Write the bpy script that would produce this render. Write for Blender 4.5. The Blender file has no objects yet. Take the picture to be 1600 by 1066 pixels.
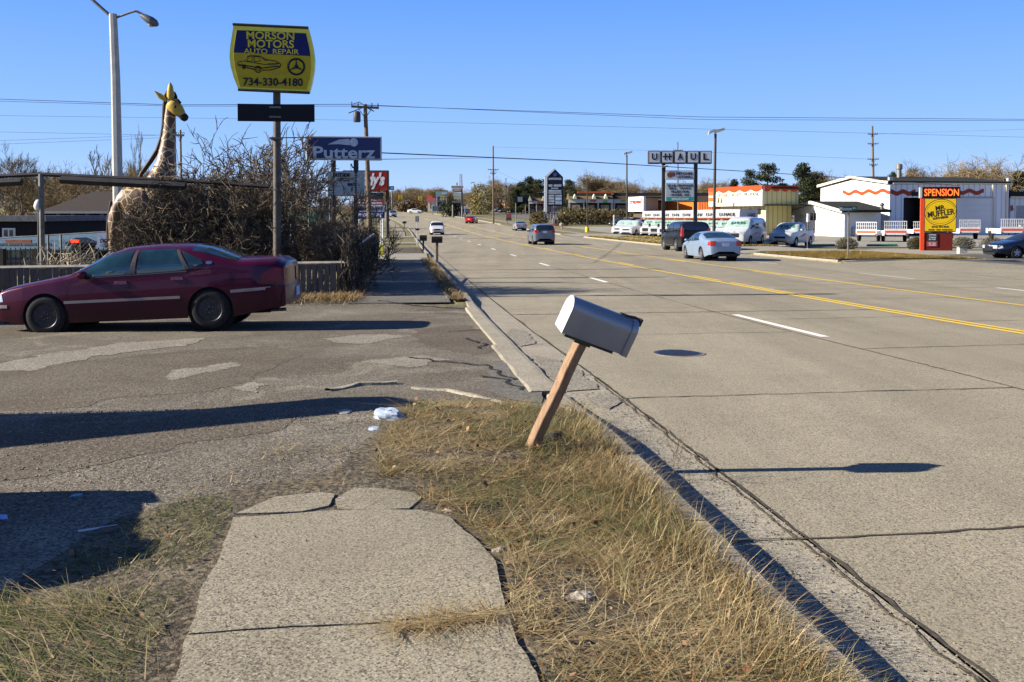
import bpy, bmesh, math, random
import numpy as np
from mathutils import Vector, Matrix
from mathutils.geometry import delaunay_2d_cdt
from mathutils import noise as mnoise
SC = bpy.context.scene
COL = SC.collection
R = math.radians
rnd = random.Random(7)
# ------------------------------------------------------------------ camera model
CAMZ, F, PP, PITCH = 1.75, 1555.0, 389.3, R(2.0)
Fv = Vector((0, math.cos(PITCH), -math.sin(PITCH))); Uv = Vector((0, math.sin(PITCH), math.cos(PITCH)))
def at(px, py, Y):
    d = Fv + Vector(((px-800)/F, 0, 0)) + Uv*((PP-py)/F)
    return Vector((0, 0, CAMZ)) + d*(Y/d.y)
def mpp(Y): return Y/F          # metres per photo pixel at depth Y
# ------------------------------------------------------------------ terrain
TH = math.atan(175/1555.0); SN, CS = math.sin(TH), math.cos(TH)
SN_NODES = sorted(set([-6,-3]+[i*1.0 for i in range(0, 61)]+[60+i*4.0 for i in range(0, 26)]+[160+i*10.0 for i in range(0, 75)]+[1000,1400,2200,4000]))
_S = [-6, 3.7, 10, 17, 25, 45, 60, 90, 115, 140, 180, 255, 345, 500, 620, 800, 4000]
_D = [1.75, 1.75, 1.82, 1.97, 2.08, 2.26, 2.37, 2.52, 2.6, 2.6, 2.15, .75, -.9, -3.6, -5.0, -5.4, -5.4]
def _raw(s): return 1.75-np.interp(s, _S, _D)
def _sm(s):
    w = 1.0+0.12*max(s, 0)
    return float(np.mean([_raw(s+w*k/6.0) for k in range(-6, 7)]))
ZN = [_sm(s) for s in SN_NODES]
def _c(s): 
    if s < 130: return 0.0
    q = min(s, 420)-130
    return -3.4e-4*q*q - (max(s, 420)-420)*2*3.4e-4*290
CN = [_c(s) for s in SN_NODES]
def zr(s): return float(np.interp(s, SN_NODES, ZN))
def cc(s): return float(np.interp(s, SN_NODES, CN))
def st(x, y):
    s = -x*SN+y*CS
    return s, x*CS+y*SN-cc(s)
def xy(s, t):
    t2 = t+cc(s)
    return -s*SN+t2*CS, s*CS+t2*SN
def sstep(a, b, x):
    u = min(1, max(0, (x-a)/(b-a))); return u*u*(3-2*u)
def hoff(s, t):
    """height of the ground over the road surface"""
    if 1.65 <= t <= 20.1: return 0.0
    if t < 1.65:
        V = 1-sstep(8.3, 9.5, s)
        V2 = sstep(21.0, 22.5, s)*(1-sstep(47, 49, s))+sstep(52.5, 54, s)
        h = 0.125*max(V, V2)
        if t < 1.4 and V > 0:
            h += V*0.05*sstep(1.4, .2, t)
            h += V*0.035*math.sin(s*1.9+t)*sstep(1.3, .8, t)*sstep(-.2, .6, t)
            h -= 0.10*sstep(-3.4, -6, t)*V
        return h
    vr = max(sstep(43.6, 44.2, s)*(1-sstep(55, 56.5, s)), sstep(68.5, 69.5, s)*(1-sstep(107.5, 109, s)), sstep(123, 124.5, s)*(1-sstep(171, 173, s)), sstep(187, 189, s))
    return .015+.11*max(vr, sstep(21, 24, t))-0.22*sstep(26, 30, t)*(1-sstep(120, 150, s))
def g(x, y):
    s, t = st(x, y); return zr(s)+hoff(s, t)
def hit(px, py, off=0.0):
    d = Fv + Vector(((px-800)/F, 0, 0)) + Uv*((PP-py)/F); d /= d.y
    Y = 1.5; step = .05
    o = Vector((0, 0, CAMZ)); prev = Y
    while Y < 3000:
        p = o+d*Y
        if p.z <= g(p.x, p.y)+off:
            a, b = prev, Y
            for _ in range(25):
                m = (a+b)/2; q = o+d*m
                if q.z <= g(q.x, q.y)+off: b = m
                else: a = m
            q = o+d*b
            return Vector((q.x, q.y, g(q.x, q.y)+off))
        prev = Y; Y *= 1.01
    return o+d*600
def gp(px, Y):
    """ground point straight below pixel column px at depth Y"""
    x = (px-800)/F*Y*math.cos(PITCH)
    return Vector((x, Y, g(x, Y)))
# ------------------------------------------------------------------ materials
MATS = {}
def newmat(name):
    m = bpy.data.materials.new(name); m.use_nodes = True
    nt = m.node_tree; b = nt.nodes['Principled BSDF']
    return m, nt, b
def lin(c): return tuple((v/12.92 if v <= .04045 else ((v+.055)/1.055)**2.4) for v in c)
def simple(name, col, rough=.6, metal=0, var=.12, scale=6, coat=0, bump=0, bscale=60, emit=None, estr=1, spec=None):
    """plain material with slight procedural wear"""
    if name in MATS: return MATS[name]
    if not emit: col = tuple(c*.85 for c in col)
    m, nt, b = newmat(name); N = nt.nodes.new; L = nt.links.new
    b.inputs['Roughness'].default_value = rough; b.inputs['Metallic'].default_value = metal
    if spec is None and rough >= .42 and not metal and not coat: spec = .14
    if spec is not None: b.inputs['Specular IOR Level'].default_value = spec
    if coat: b.inputs['Coat Weight'].default_value = coat; b.inputs['Coat Roughness'].default_value = .06
    tc = N('ShaderNodeTexCoord'); n = N('ShaderNodeTexNoise'); n.inputs['Scale'].default_value = scale; n.inputs['Detail'].default_value = 6
    L(tc.outputs['Object'], n.inputs['Vector'])
    r = N('ShaderNodeValToRGB'); e = r.color_ramp.elements
    e[0].position = .3; e[1].position = .7
    e[0].color = tuple(max(0, c*(1-var)) for c in col)+(1,); e[1].color = tuple(min(1, c*(1+var)) for c in col)+(1,)
    L(n.outputs['Fac'], r.inputs['Fac']); L(r.outputs['Color'], b.inputs['Base Color'])
    if bump:
        n2 = N('ShaderNodeTexNoise'); n2.inputs['Scale'].default_value = bscale; n2.inputs['Detail'].default_value = 4
        L(tc.outputs['Object'], n2.inputs['Vector'])
        bp = N('ShaderNodeBump'); bp.inputs['Strength'].default_value = bump; bp.inputs['Distance'].default_value = .01
        L(n2.outputs['Fac'], bp.inputs['Height']); L(bp.outputs['Normal'], b.inputs['Normal'])
    if emit:
        b.inputs['Emission Color'].default_value = emit+(1,); b.inputs['Emission Strength'].default_value = estr
    MATS[name] = m; return m
def mixrgb(nt, fac, a, b):
    n = nt.nodes.new('ShaderNodeMix'); n.data_type = 'RGBA'
    for sock, v in ((0, fac), (6, a), (7, b)):
        if hasattr(v, 'node'): nt.links.new(v, n.inputs[sock])
        elif isinstance(v, tuple): n.inputs[sock].default_value = v+(1,) if len(v) == 3 else v
        else: n.inputs[sock].default_value = v
    return n.outputs[2]
def noise(nt, vec, scale, detail=5, rough=.55, dist=0):
    n = nt.nodes.new('ShaderNodeTexNoise'); n.inputs['Scale'].default_value = scale; n.inputs['Detail'].default_value = detail
    n.inputs['Roughness'].default_value = rough; n.inputs['Distortion'].default_value = dist
    nt.links.new(vec, n.inputs['Vector']); return n.outputs['Fac']
def ramp(nt, fac, stops):
    r = nt.nodes.new('ShaderNodeValToRGB'); e = r.color_ramp.elements
    while len(e) < len(stops): e.new(.5)
    for i, (p, c) in enumerate(stops):
        e[i].position = p; e[i].color = (c if isinstance(c, tuple) else (c, c, c))+(1,)
    nt.links.new(fac, r.inputs['Fac']); return r.outputs['Color']
def voro(nt, vec, scale, feat='F1', out='Distance', rand=1):
    n = nt.nodes.new('ShaderNodeTexVoronoi'); n.feature = feat; n.inputs['Scale'].default_value = scale
    if 'Randomness' in n.inputs: n.inputs['Randomness'].default_value = rand
    nt.links.new(vec, n.inputs['Vector']); return n.outputs[out]
def bump(nt, b, h, strength=.5, dist=.01):
    bp = nt.nodes.new('ShaderNodeBump'); bp.inputs['Strength'].default_value = strength; bp.inputs['Distance'].default_value = dist
    nt.links.new(h, bp.inputs['Height']); nt.links.new(bp.outputs['Normal'], b.inputs['Normal'])
def ground_mat(name, c1, c2, speck, pit, agg=150, patch=.6, bstr=.5, bdist=.006, pitth=.12, rough=.92, stain=None, streak=False):
    """mineral surface: two tones in patches, light aggregate and dark pits"""
    c1, c2, speck, pit = [tuple(q*.72 for q in c) for c in (c1, c2, speck, pit)]
    if stain: stain = tuple(q*.72 for q in stain)
    m, nt, b = newmat(name); tc = nt.nodes.new('ShaderNodeTexCoord'); v = tc.outputs['Object']
    base = mixrgb(nt, ramp(nt, noise(nt, v, patch, 6, .6, .4), [(.38, 0), (.62, 1.0)]), c1, c2)
    if name == 'gravel': base = mixrgb(nt, ramp(nt, noise(nt, v, .8, 7, .7, 1.0), [(.53, 0), (.66, .8)]), base, tuple(q*1.7 for q in c1))
    base = mixrgb(nt, ramp(nt, noise(nt, v, patch*9, 6, .65), [(.3, .0), (.75, .35)]), base, tuple(x*.6 for x in c1))
    vo = voro(nt, v, agg, out='Color')
    sep = nt.nodes.new('ShaderNodeSeparateColor'); nt.links.new(vo, sep.inputs[0])
    base = mixrgb(nt, ramp(nt, sep.outputs[0], [(.74, 0), (.9, .5)]), base, speck)
    if streak:
        mp = nt.nodes.new('ShaderNodeMapping'); mp.inputs['Rotation'].default_value = (0, 0, -TH); mp.inputs['Scale'].default_value = (.9, .035, 1); nt.links.new(v, mp.inputs[0])
        base = mixrgb(nt, ramp(nt, noise(nt, mp.outputs[0], 1.0, 5, .6), [(.42, 0), (.66, .5)]), base, tuple(q*.55 for q in c1))
    base = mixrgb(nt, ramp(nt, sep.outputs[1], [(pitth, .75), (pitth+.16, 0)]), base, pit)
    fine = noise(nt, v, agg*.45, 3, .7)
    base = mixrgb(nt, ramp(nt, fine, [(.35, .45), (.5, 0)]), base, pit)
    if stain: base = mixrgb(nt, ramp(nt, noise(nt, v, .23, 4, .6, 1.2), [(.5, 0), (.68, .55)]), base, stain)
    nt.links.new(base, b.inputs['Base Color']); b.inputs['Roughness'].default_value = rough
    b.inputs['Specular IOR Level'].default_value = .25
    add = nt.nodes.new('ShaderNodeMath'); add.operation = 'ADD'
    nt.links.new(fine, add.inputs[0]); nt.links.new(sep.outputs[2], add.inputs[1])
    bump(nt, b, add.outputs[0], bstr, bdist)
    MATS[name] = m; return m
def attr_mat(name, rough=.8, trans=0):
    m, nt, b = newmat(name); a = nt.nodes.new('ShaderNodeVertexColor'); a.layer_name = 'col'
    nt.links.new(a.outputs['Color'], b.inputs['Base Color']); b.inputs['Roughness'].default_value = rough
    b.inputs['Specular IOR Level'].default_value = .2
    MATS[name] = m; return m
def glassmat(name, col=(.02, .03, .035), rough=.04):
    m, nt, b = newmat(name); b.inputs['Base Color'].default_value = col+(1,); b.inputs['Roughness'].default_value = rough
    b.inputs['Specular IOR Level'].default_value = 1.0; b.inputs['IOR'].default_value = 1.5
    tc = nt.nodes.new('ShaderNodeTexCoord'); n = noise(nt, tc.outputs['Object'], 3, 2)
    nt.links.new(ramp(nt, n, [(.3, col), (.7, tuple(c*2.2 for c in col))]), b.inputs['Base Color'])
    MATS[name] = m; return m
# ------------------------------------------------------------------ objects
def tag(o, label=None, cat=None, group=None, kind=None):
    if label: o['label'] = label
    if cat: o['category'] = cat
    if group: o['group'] = group
    if kind: o['kind'] = kind
    return o
def thing(name, label, cat, loc=(0, 0, 0), rz=0, group=None):
    o = bpy.data.objects.new(name, None); COL.objects.link(o); o.location = loc; o.rotation_euler = (0, 0, rz)
    o.empty_display_size = .2
    return tag(o, label, cat, group)
class MB:
    def __init__(s): s.v = []; s.f = []; s.c = []; s.smooth = False
    def add(s, vs, fs, col=None):
        b = len(s.v); s.v.extend([tuple(p) for p in vs]); s.f.extend([tuple(i+b for i in f) for f in fs])
        if col is not None: s.c.extend([col]*len(fs))
        return s
    def box(s, x0, x1, y0, y1, z0, z1, M=None):
        vs = [Vector((x, y, z)) for z in (z0, z1) for y in (y0, y1) for x in (x0, x1)]
        if M: vs = [M @ v for v in vs]
        return s.add(vs, [(0, 2, 3, 1), (4, 5, 7, 6), (0, 1, 5, 4), (2, 6, 7, 3), (0, 4, 6, 2), (1, 3, 7, 5)])
    def bbox(s, x0, x1, y0, y1, z0, z1, b=.01):
        """box with chamfered vertical and top edges"""
        bm = bmesh.new(); bmesh.ops.create_cube(bm, size=1)
        for v in bm.verts: v.co = Vector(((x0+x1)/2+v.co.x*(x1-x0), (y0+y1)/2+v.co.y*(y1-y0), (z0+z1)/2+v.co.z*(z1-z0)))
        bmesh.ops.bevel(bm, geom=list(bm.edges), offset=b, segments=2, affect='EDGES', profile=.5)
        bm.verts.index_update(); s.add([v.co for v in bm.verts], [[v.index for v in f.verts] for f in bm.faces]); bm.free(); return s
    def tube(s, pts, rad, n=8, cap=True, col=None):
        pts = [Vector(p) for p in pts]; rs = rad if isinstance(rad, (list, tuple)) else [rad]*len(pts)
        vs = []; fs = []; ref = None
        for i, p in enumerate(pts):
            d = (pts[min(i+1, len(pts)-1)]-pts[max(i-1, 0)])
            d = d.normalized() if d.length > 1e-9 else Vector((0, 0, 1))
            if ref is None: ref = Vector((0, 0, 1)) if abs(d.z) < .9 else Vector((1, 0, 0))
            a = d.cross(ref); a = a.normalized() if a.length > 1e-6 else d.orthogonal().normalized()
            b = d.cross(a).normalized(); ref = a.cross(d)
            for k in range(n):
                an = 2*math.pi*k/n; vs.append(p+(a*math.cos(an)+b*math.sin(an))*rs[i])
        for i in range(len(pts)-1):
            for k in range(n):
                k2 = (k+1) % n; fs.append((i*n+k, i*n+k2, (i+1)*n+k2, (i+1)*n+k))
        if cap: fs.append(tuple(range(n))[::-1]); fs.append(tuple((len(pts)-1)*n+k for k in range(n)))
        return s.add(vs, fs, col)
    def lathe(s, prof, n=24, axis='z', M=None, close=False):
        """prof: (r, h) list"""
        vs = []; fs = []
        for r, h in prof:
            for k in range(n):
                a = 2*math.pi*k/n; c, d = r*math.cos(a), r*math.sin(a)
                vs.append(Vector({'z': (c, d, h), 'y': (c, h, d), 'x': (h, c, d)}[axis]))
        if M: vs = [M @ v for v in vs]
        m = len(prof)
        for i in range(m-1 if not close else m):
            i2 = (i+1) % m
            for k in range(n): fs.append((i*n+k, i*n+(k+1) % n, i2*n+(k+1) % n, i2*n+k))
        if not close: fs.append(tuple(range(n))[::-1]); fs.append(tuple((m-1)*n+k for k in range(n)))
        return s.add(vs, fs)
    def prism(s, pts, y0, y1, plane='xz', M=None):
        """outline extruded: plane xz (along y), xy (along z) or yz (along x)"""
        def mk(a, b, h): return Vector((a, h, b)) if plane == 'xz' else (Vector((a, b, h)) if plane == 'xy' else Vector((h, a, b)))
        n = len(pts); vs = [mk(a, b, y0) for a, b in pts]+[mk(a, b, y1) for a, b in pts]
        if M: vs = [M @ v for v in vs]
        return s.add(vs, [tuple(range(n)), tuple(range(n, 2*n))[::-1]]+[(i, i+n, (i+1) % n+n, (i+1) % n) for i in range(n)])
    def build(s, name, mat, parent=None, smooth=None, M=None, fixn=True):
        me = bpy.data.meshes.new(name); me.from_pydata(s.v, [], s.f)
        if M: me.transform(M)
        if fixn and len(s.f) < 20000:
            bm = bmesh.new(); bm.from_mesh(me); bmesh.ops.recalc_face_normals(bm, faces=bm.faces); bm.to_mesh(me); bm.free()
        if s.c and len(s.c) == len(s.f):
            ca = me.color_attributes.new('col', 'FLOAT_COLOR', 'CORNER')
            arr = np.repeat(np.array([tuple(c)+(1,) for c in s.c], dtype=np.float32), [p.loop_total for p in me.polygons], axis=0)
            ca.data.foreach_set('color', arr.ravel())
        me.materials.append(mat)
        if smooth is not None:
            me.polygons.foreach_set('use_smooth', [True]*len(me.polygons))
            if smooth < 180:
                try: me.set_sharp_from_angle(angle=R(smooth))
                except Exception: pass
        o = bpy.data.objects.new(name, me); COL.objects.link(o)
        if parent is not None: o.parent = parent
        return o
def copy_tree(o, parent=None, kids=None):
    if kids is None:
        kids = {}
        for x in COL.objects:
            if x.parent: kids.setdefault(x.parent.name, []).append(x)
    c = o.copy(); COL.objects.link(c)
    if parent is not None: c.parent = parent
    for ch in kids.get(o.name, []): copy_tree(ch, c, kids)
    return c
def place(o, loc, rz=None, label=None, group=None, sc=None):
    o.location = loc
    if rz is not None: o.rotation_euler[2] = rz
    if label: o['label'] = label
    if group: o['group'] = group
    if sc is not None: o.scale = (sc, sc, sc) if not isinstance(sc, tuple) else sc
    return o
def text(s, name, mat, parent, x0, x1, z0, z1, y, bold=.0, depth=.004, shear=0, sp=1.0, M=None, face=1):
    """words fitted in the box x0..x1, z0..z1, standing on the plane y and facing -y"""
    cu = bpy.data.curves.new('t', 'FONT'); cu.body = s; cu.align_x = 'LEFT'; cu.offset = bold; cu.extrude = depth; cu.shear = shear
    cu.space_line = sp; cu.resolution_u = 3
    ob = bpy.data.objects.new('t', cu); COL.objects.link(ob)
    bpy.context.view_layer.update()
    me = bpy.data.meshes.new_from_object(ob.evaluated_get(bpy.context.evaluated_depsgraph_get()))
    bpy.data.objects.remove(ob); bpy.data.curves.remove(cu)
    co = np.empty(len(me.vertices)*3, dtype=np.float32); me.vertices.foreach_get('co', co); co = co.reshape(-1, 3)
    mn, mx = co.min(0), co.max(0); sx = (x1-x0)/max(1e-6, mx[0]-mn[0]); sz = (z1-z0)/max(1e-6, mx[1]-mn[1])
    out = np.stack([x0+(co[:, 0]-mn[0])*sx, y-(co[:, 2]-mn[2])*face, z0+(co[:, 1]-mn[1])*sz], 1)
    me.vertices.foreach_set('co', out.ravel())
    if M: me.transform(M)
    me.name = name; me.materials.clear(); me.materials.append(mat); me.update()
    o = bpy.data.objects.new(name, me); COL.objects.link(o)
    if parent is not None: o.parent = parent
    return o
def part(name, mat, parent, fn, smooth=None, M=None):
    mb = MB(); fn(mb); return mb.build(name, mat, parent, smooth, M)
# ------------------------------------------------------------------ ground materials
concrete = ground_mat('road_concrete', (.47, .405, .28), (.385, .33, .225), (.62, .57, .46), (.10, .088, .07), agg=105, patch=.5, bstr=.7, bdist=.008, pitth=.09, stain=(.33, .285, .20), streak=True)
slabmat = ground_mat('sidewalk_concrete', (.43, .375, .265), (.335, .29, .20), (.62, .56, .45), (.06, .05, .04), agg=130, patch=.9, bstr=.8, bdist=.005, pitth=.13, stain=(.27, .23, .16))
curbmat = ground_mat('curb_concrete', (.50, .44, .33), (.39, .34, .25), (.62, .57, .47), (.12, .105, .085), agg=110, patch=2.5, bstr=.7, bdist=.006)
gravelmat = ground_mat('gravel', (.29, .25, .185), (.145, .108, .068), (.52, .48, .42), (.045, .038, .03), agg=80, patch=.33, bstr=1.0, bdist=.014, pitth=.2, stain=(.12, .098, .072))
asphalt = ground_mat('worn_asphalt', (.22, .20, .165), (.165, .148, .12), (.34, .32, .29), (.05, .046, .04), agg=60, patch=.7, bstr=.7, bdist=.006)
lotmat = ground_mat('lot_concrete', (.44, .40, .32), (.35, .315, .25), (.45, .42, .36), (.14, .13, .11), agg=30, patch=.15, bstr=.3)
soilmat = ground_mat('soil', (.14, .108, .070), (.20, .165, .105), (.30, .25, .17), (.035, .027, .018), agg=45, patch=1.4, bstr=1.0, bdist=.02, pitth=.25)
turfmat = ground_mat('winter_turf', (.30, .25, .115), (.21, .20, .075), (.40, .34, .18), (.09, .08, .03), agg=9, patch=.35, bstr=1.0, bdist=.03, pitth=.2)
crackmat = simple('joint_dirt', (.075, .062, .048), .95, var=.4, scale=20)
tarmat = simple('joint_tar', (.03, .027, .024), .8, var=.3, scale=14)
weatherwhite = None
def paintmat(name, col, wear):
    m, nt, b = newmat(name); tc = nt.nodes.new('ShaderNodeTexCoord'); v = tc.outputs['Object']
    n = noise(nt, v, 9, 8, .75); n2 = noise(nt, v, 1.3, 4, .6)
    add = nt.nodes.new('ShaderNodeMath'); add.operation = 'ADD'; nt.links.new(n, add.inputs[0]); nt.links.new(n2, add.inputs[1])
    c = mixrgb(nt, ramp(nt, add.outputs[0], [(wear-.06, 0), (wear+.06, 1.0)]), (.31, .27, .19), col)
    nt.links.new(c, b.inputs['Base Color']); b.inputs['Roughness'].default_value = .75; MATS[name] = m; return m
whitepaint = paintmat('white_road_paint', (.68, .65, .58), .43)
wornwhite = paintmat('worn_white_road_paint', (.46, .44, .40), .50)
yellowpaint = paintmat('yellow_road_paint', (.66, .43, .02), .40)
# ------------------------------------------------------------------ strips that follow the road
def nodes_between(s0, s1):
    return [s0]+[s for s in SN_NODES if s0+1e-6 < s < s1-1e-6]+[s1]
def strip(name, mat, t0, t1, s0, s1, off=0.0, kind='structure', ts=None, hfn=None, thick=0, lab=None, cat=None, fine=None):
    ss = nodes_between(s0, s1)
    if fine:
        q = []
        for a, b in zip(ss, ss[1:]):
            n = max(1, int((b-a)/fine)); q += [a+(b-a)*i/n for i in range(n)]
        ss = q+[ss[-1]]
    ts = ts or [t0, t1]; mb = MB(); vs = []; fs = []
    for s in ss:
        for t in ts:
            x, y = xy(s, t); vs.append((x, y, (hfn(s, t) if hfn else zr(s)+hoff(s, t))+off))
    n = len(ts)
    for i in range(len(ss)-1):
        for j in range(n-1): fs.append((i*n+j, i*n+j+1, (i+1)*n+j+1, (i+1)*n+j))
    mb.add(vs, fs); o = mb.build(name, mat, fixn=False)
    return tag(o, lab, cat, kind=kind) if kind else tag(o, lab, cat)
# base terrain
TT = sorted(set([-1500, -700, -350, -200, -120, -80, -60, -45, -36]+[-30+i*1.5 for i in range(0, 17)]+[-6+.4*i for i in range(0, 19)]+[1.4, 1.64, 1.66, 4, 8, 12, 16, 20.08, 20.12, 21, 23, 24.5, 26, 27, 28, 29, 30, 34, 40, 50, 65, 90, 130, 200, 350, 700, 1500]))
strip('ground', turfmat, 0, 0, -6, 4000, off=-.03, ts=TT)
# road
strip('road', concrete, 2.2, 20.1, -6, 800, ts=[2.2, 6.3, 10.1, 13.7, 17, 20.1])
strip('gutter', curbmat, 1.65, 2.19, -6, 800, off=-.004)
strip('gutter', curbmat, 19.55, 20.1, -6, 800, off=.004)
crk = MB()
def crackline(pts, w, off=.005, jit=.02, mat=None, seg=.12, zf=None):
    """a ragged thin crack or joint laid on the surface"""
    vs = []; fs = []
    P = []
    for (a, b) in zip(pts, pts[1:]):
        L = math.dist(a, b); n = max(1, int(L/seg))
        for i in range(n): P.append((a[0]+(b[0]-a[0])*i/n, a[1]+(b[1]-a[1])*i/n))
    P.append(pts[-1])
    for i, (s, t) in enumerate(P):
        a = P[max(0, i-1)]; b = P[min(len(P)-1, i+1)]; ds, dt = b[0]-a[0], b[1]-a[1]; L = math.hypot(ds, dt) or 1
        ns, nt_ = -dt/L, ds/L; q = 4.7
        j = jit*mnoise.noise(Vector((s*q, t*q, 3)))*2; ww = w*(.65+.7*abs(mnoise.noise(Vector((s*9, t*9, 8)))*2))
        for sg in (-1, 1):
            s2, t2 = s+ns*(j+sg*ww/2), t+nt_*(j+sg*ww/2); x, y = xy(s2, t2)
            vs.append((x, y, (zf(s2, t2) if zf else zr(s2))+off))
    for i in range(len(P)-1): fs.append((2*i, 2*i+1, 2*i+3, 2*i+2))
    crk.add(vs, fs)
# long joints
crackline([(-2, 2.2), (14, 2.2)], .022, jit=.012); crackline([(14, 2.2), (90, 2.2)], .03, seg=1)
crackline([(4, 6.42), (22, 6.42)], .03, jit=.015); crackline([(22, 6.42), (80, 6.42)], .03, seg=1)
crackline([(14, 10.0), (60, 10.0)], .02, seg=.6)
# cross joints
for s in (5.15, 9.6, 15.6, 20.9): crackline([(s, 2.2), (s+.15, 6.4)], .022, jit=.02)
for s in (8.9, 13.3, 18.0, 24.5): crackline([(s, 6.4), (s+.3, 10.1)], .025, jit=.02, seg=.2)
for s in (30, 37, 45, 53, 62, 74, 88): crackline([(s, 2.2), (s+.2, 20)], .05, seg=.5, jit=.05)
for s in (17.2, 23, 28.5): crackline([(s, 10.1), (s+.3, 20)], .03, seg=.3)
for s in (5.15, 11.2, 14.5): crackline([(s, 1.5), (s, 2.2)], .02)
tag(crk.build('road_joints', crackmat, fixn=False), kind='structure')
crk = MB(); crackline([(19.7, 2.2), (19.95, 10.0)], .05, jit=.03, off=.006); crackline([(26.5, 10.2), (26.9, 19.5)], .04, seg=.3, off=.006)
tag(crk.build('tar_seam', tarmat, fixn=False), kind='structure')
# paint
def paint(name, mat, t, w, s0, s1, **k): return strip(name, mat, t-w/2, t+w/2, s0, s1, off=.007, ts=[t-w/2, t+w/2], **k)
_a, _b = st(*hit(1147, 492)[:2]), st(*hit(1284, 527)[:2])
for s0, s1 in [(_b[0], _a[0])]+[(30.5+12.2*i, 33.5+12.2*i) for i in range(9)]:
    paint('lane_dash', whitepaint, 6.62 if s0 < 20 else 6.42, .15, s0, s1)
# s of the big dash comes from the photograph: (1145,492)-(1282,527)
for s0 in [22.5, 31, 43, 54, 66, 78, 90, 103, 116]:
    paint('lane_dash', whitepaint if s0 < 30 else wornwhite, 16.85, .12, s0, s0+4.0)
for t in (9.98,): paint('lane_line', yellowpaint, t, .13, 14.2, 300)
paint('lane_line', yellowpaint, 10.22, .11, 14.2, 30)
for i in range(18): paint('lane_line', yellowpaint, 10.25, .11, 31+i*12, 34+i*12)
paint('lane_line', yellowpaint, 13.72, .12, 20, 300)
for i in range(18): paint('lane_dash', yellowpaint, 13.48, .11, 34+i*12, 37+i*12)
# ------------------------------------------------------------------ kerbs
def kerb(name, t0, t1, s0, s1, h, mat=curbmat, base=0, taper=None):
    """raised kerb stone with rounded road edge, follows the road"""
    ss = nodes_between(s0, s1); q = []
    for a, b in zip(ss, ss[1:]):
        n = max(1, int(min(b-a, 1)/.25)) if a < 26 else 1; q += [a+(b-a)*i/n for i in range(n)]
    ss = q+[ss[-1]]; vs = []; fs = []
    for s in ss:
        hh = h(s) if callable(h) else h
        w = .012*mnoise.noise(Vector((s*1.3, 2, 1)))
        for (u, v) in ((0, -.12), (0, .6), (.08, 1), (.82, 1.0), (1.0, .8), (1.06, -.1)):
            x, y = xy(s, t0+(t1-t0)*u+w); vs.append((x, y, zr(s)+base+hh*v))
    for i in range(len(ss)-1):
        for j in range(5): fs.append((i*6+j, i*6+j+1, (i+1)*6+j+1, (i+1)*6+j))
    fs += [tuple(range(6)), tuple((len(ss)-1)*6+k for k in range(6))[::-1]]
    mb = MB(); mb.add(vs, fs); return tag(mb.build(name, mat), kind='structure')
kerb('kerb', 1.45, 1.65, -6, 5.1, lambda s: .135)
kerb('kerb', 1.45, 1.65, 5.12, 9.75, lambda s: .135-.10*sstep(7.2, 9.6, s))
kerb('kerb', 1.30, 1.64, 10.0, 14.2, lambda s: .028+.01*math.sin(s*5))
kerb('kerb', 1.36, 1.65, 14.24, 21, lambda s: .032+.03*sstep(18, 21, s))
kerb('kerb', 1.45, 1.65, 21.05, 48, lambda s: .05+.085*sstep(21, 23.5, s))
kerb('kerb', 1.45, 1.65, 56, 300, .135)
kerb('kerb', 20.1, 20.3, 69, 108, .135); kerb('kerb', 20.1, 20.3, 124, 172, .135); kerb('kerb', 20.1, 20.3, 188, 300, .135)
kerb('kerb', 20.1, 20.3, 44, 55, .135)
# ------------------------------------------------------------------ irregular sheets
def inside(p, poly):
    x, y = p; c = False; j = len(poly)-1
    for i in range(len(poly)):
        xi, yi = poly[i]; xj, yj = poly[j]
        if (yi > y) != (yj > y) and x < (xj-xi)*(y-yi)/(yj-yi)+xi: c = not c
        j = i
    return c
def ragged(poly, seg=.15, amp=.03, q=3.0):
    out = []; n = len(poly)
    for i in range(n):
        a, b = poly[i], poly[(i+1) % n]; L = math.dist(a, b); m = max(1, min(200, int(L/seg)))
        for k in range(m):
            p = (a[0]+(b[0]-a[0])*k/m, a[1]+(b[1]-a[1])*k/m)
            v = mnoise.noise_vector(Vector((p[0]*q, p[1]*q, 5.5)))+mnoise.noise_vector(Vector((p[0]*q*4, p[1]*q*4, 1.5)))*.4
            out.append((p[0]+v.x*amp, p[1]+v.y*amp))
    return out
def sheet(name, mat, poly, off=.01, seg=.15, amp=.03, grid=.4, kind='structure', thick=0, zfn=None, smooth=True):
    poly = ragged(poly, seg, amp) if amp else poly
    xs = [p[0] for p in poly]; ys = [p[1] for p in poly]; pts = list(poly)
    x = min(xs)
    while x < max(xs):
        y = min(ys)
        while y < max(ys):
            if inside((x, y), poly): pts.append((x+.001*rnd.random(), y+.001*rnd.random()))
            y += grid
        x += grid
    v, e, f, _, _, _ = delaunay_2d_cdt([Vector(p) for p in pts], [], [list(range(len(poly)))], 1, 1e-5)
    zf = zfn or (lambda x, y: g(x, y))
    vs = [(p.x, p.y, zf(p.x, p.y)+off) for p in v]; mb = MB(); mb.add(vs, [tuple(q) for q in f])
    if thick:
        b = len(mb.v); n = len(poly)
        mb.add([(p[0], p[1], zf(*p)+off) for p in poly]+[(p[0], p[1], zf(*p)+off-thick) for p in poly], [(i, (i+1) % n, (i+1) % n+n, i+n) for i in range(n)])
    o = mb.build(name, mat, fixn=bool(thick)); return tag(o, kind=kind) if kind else o
def px(*pts): return [tuple(hit(a, b))[:2] for a, b in pts]
def stp(*pts): return [xy(s, t) for s, t in pts]
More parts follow.
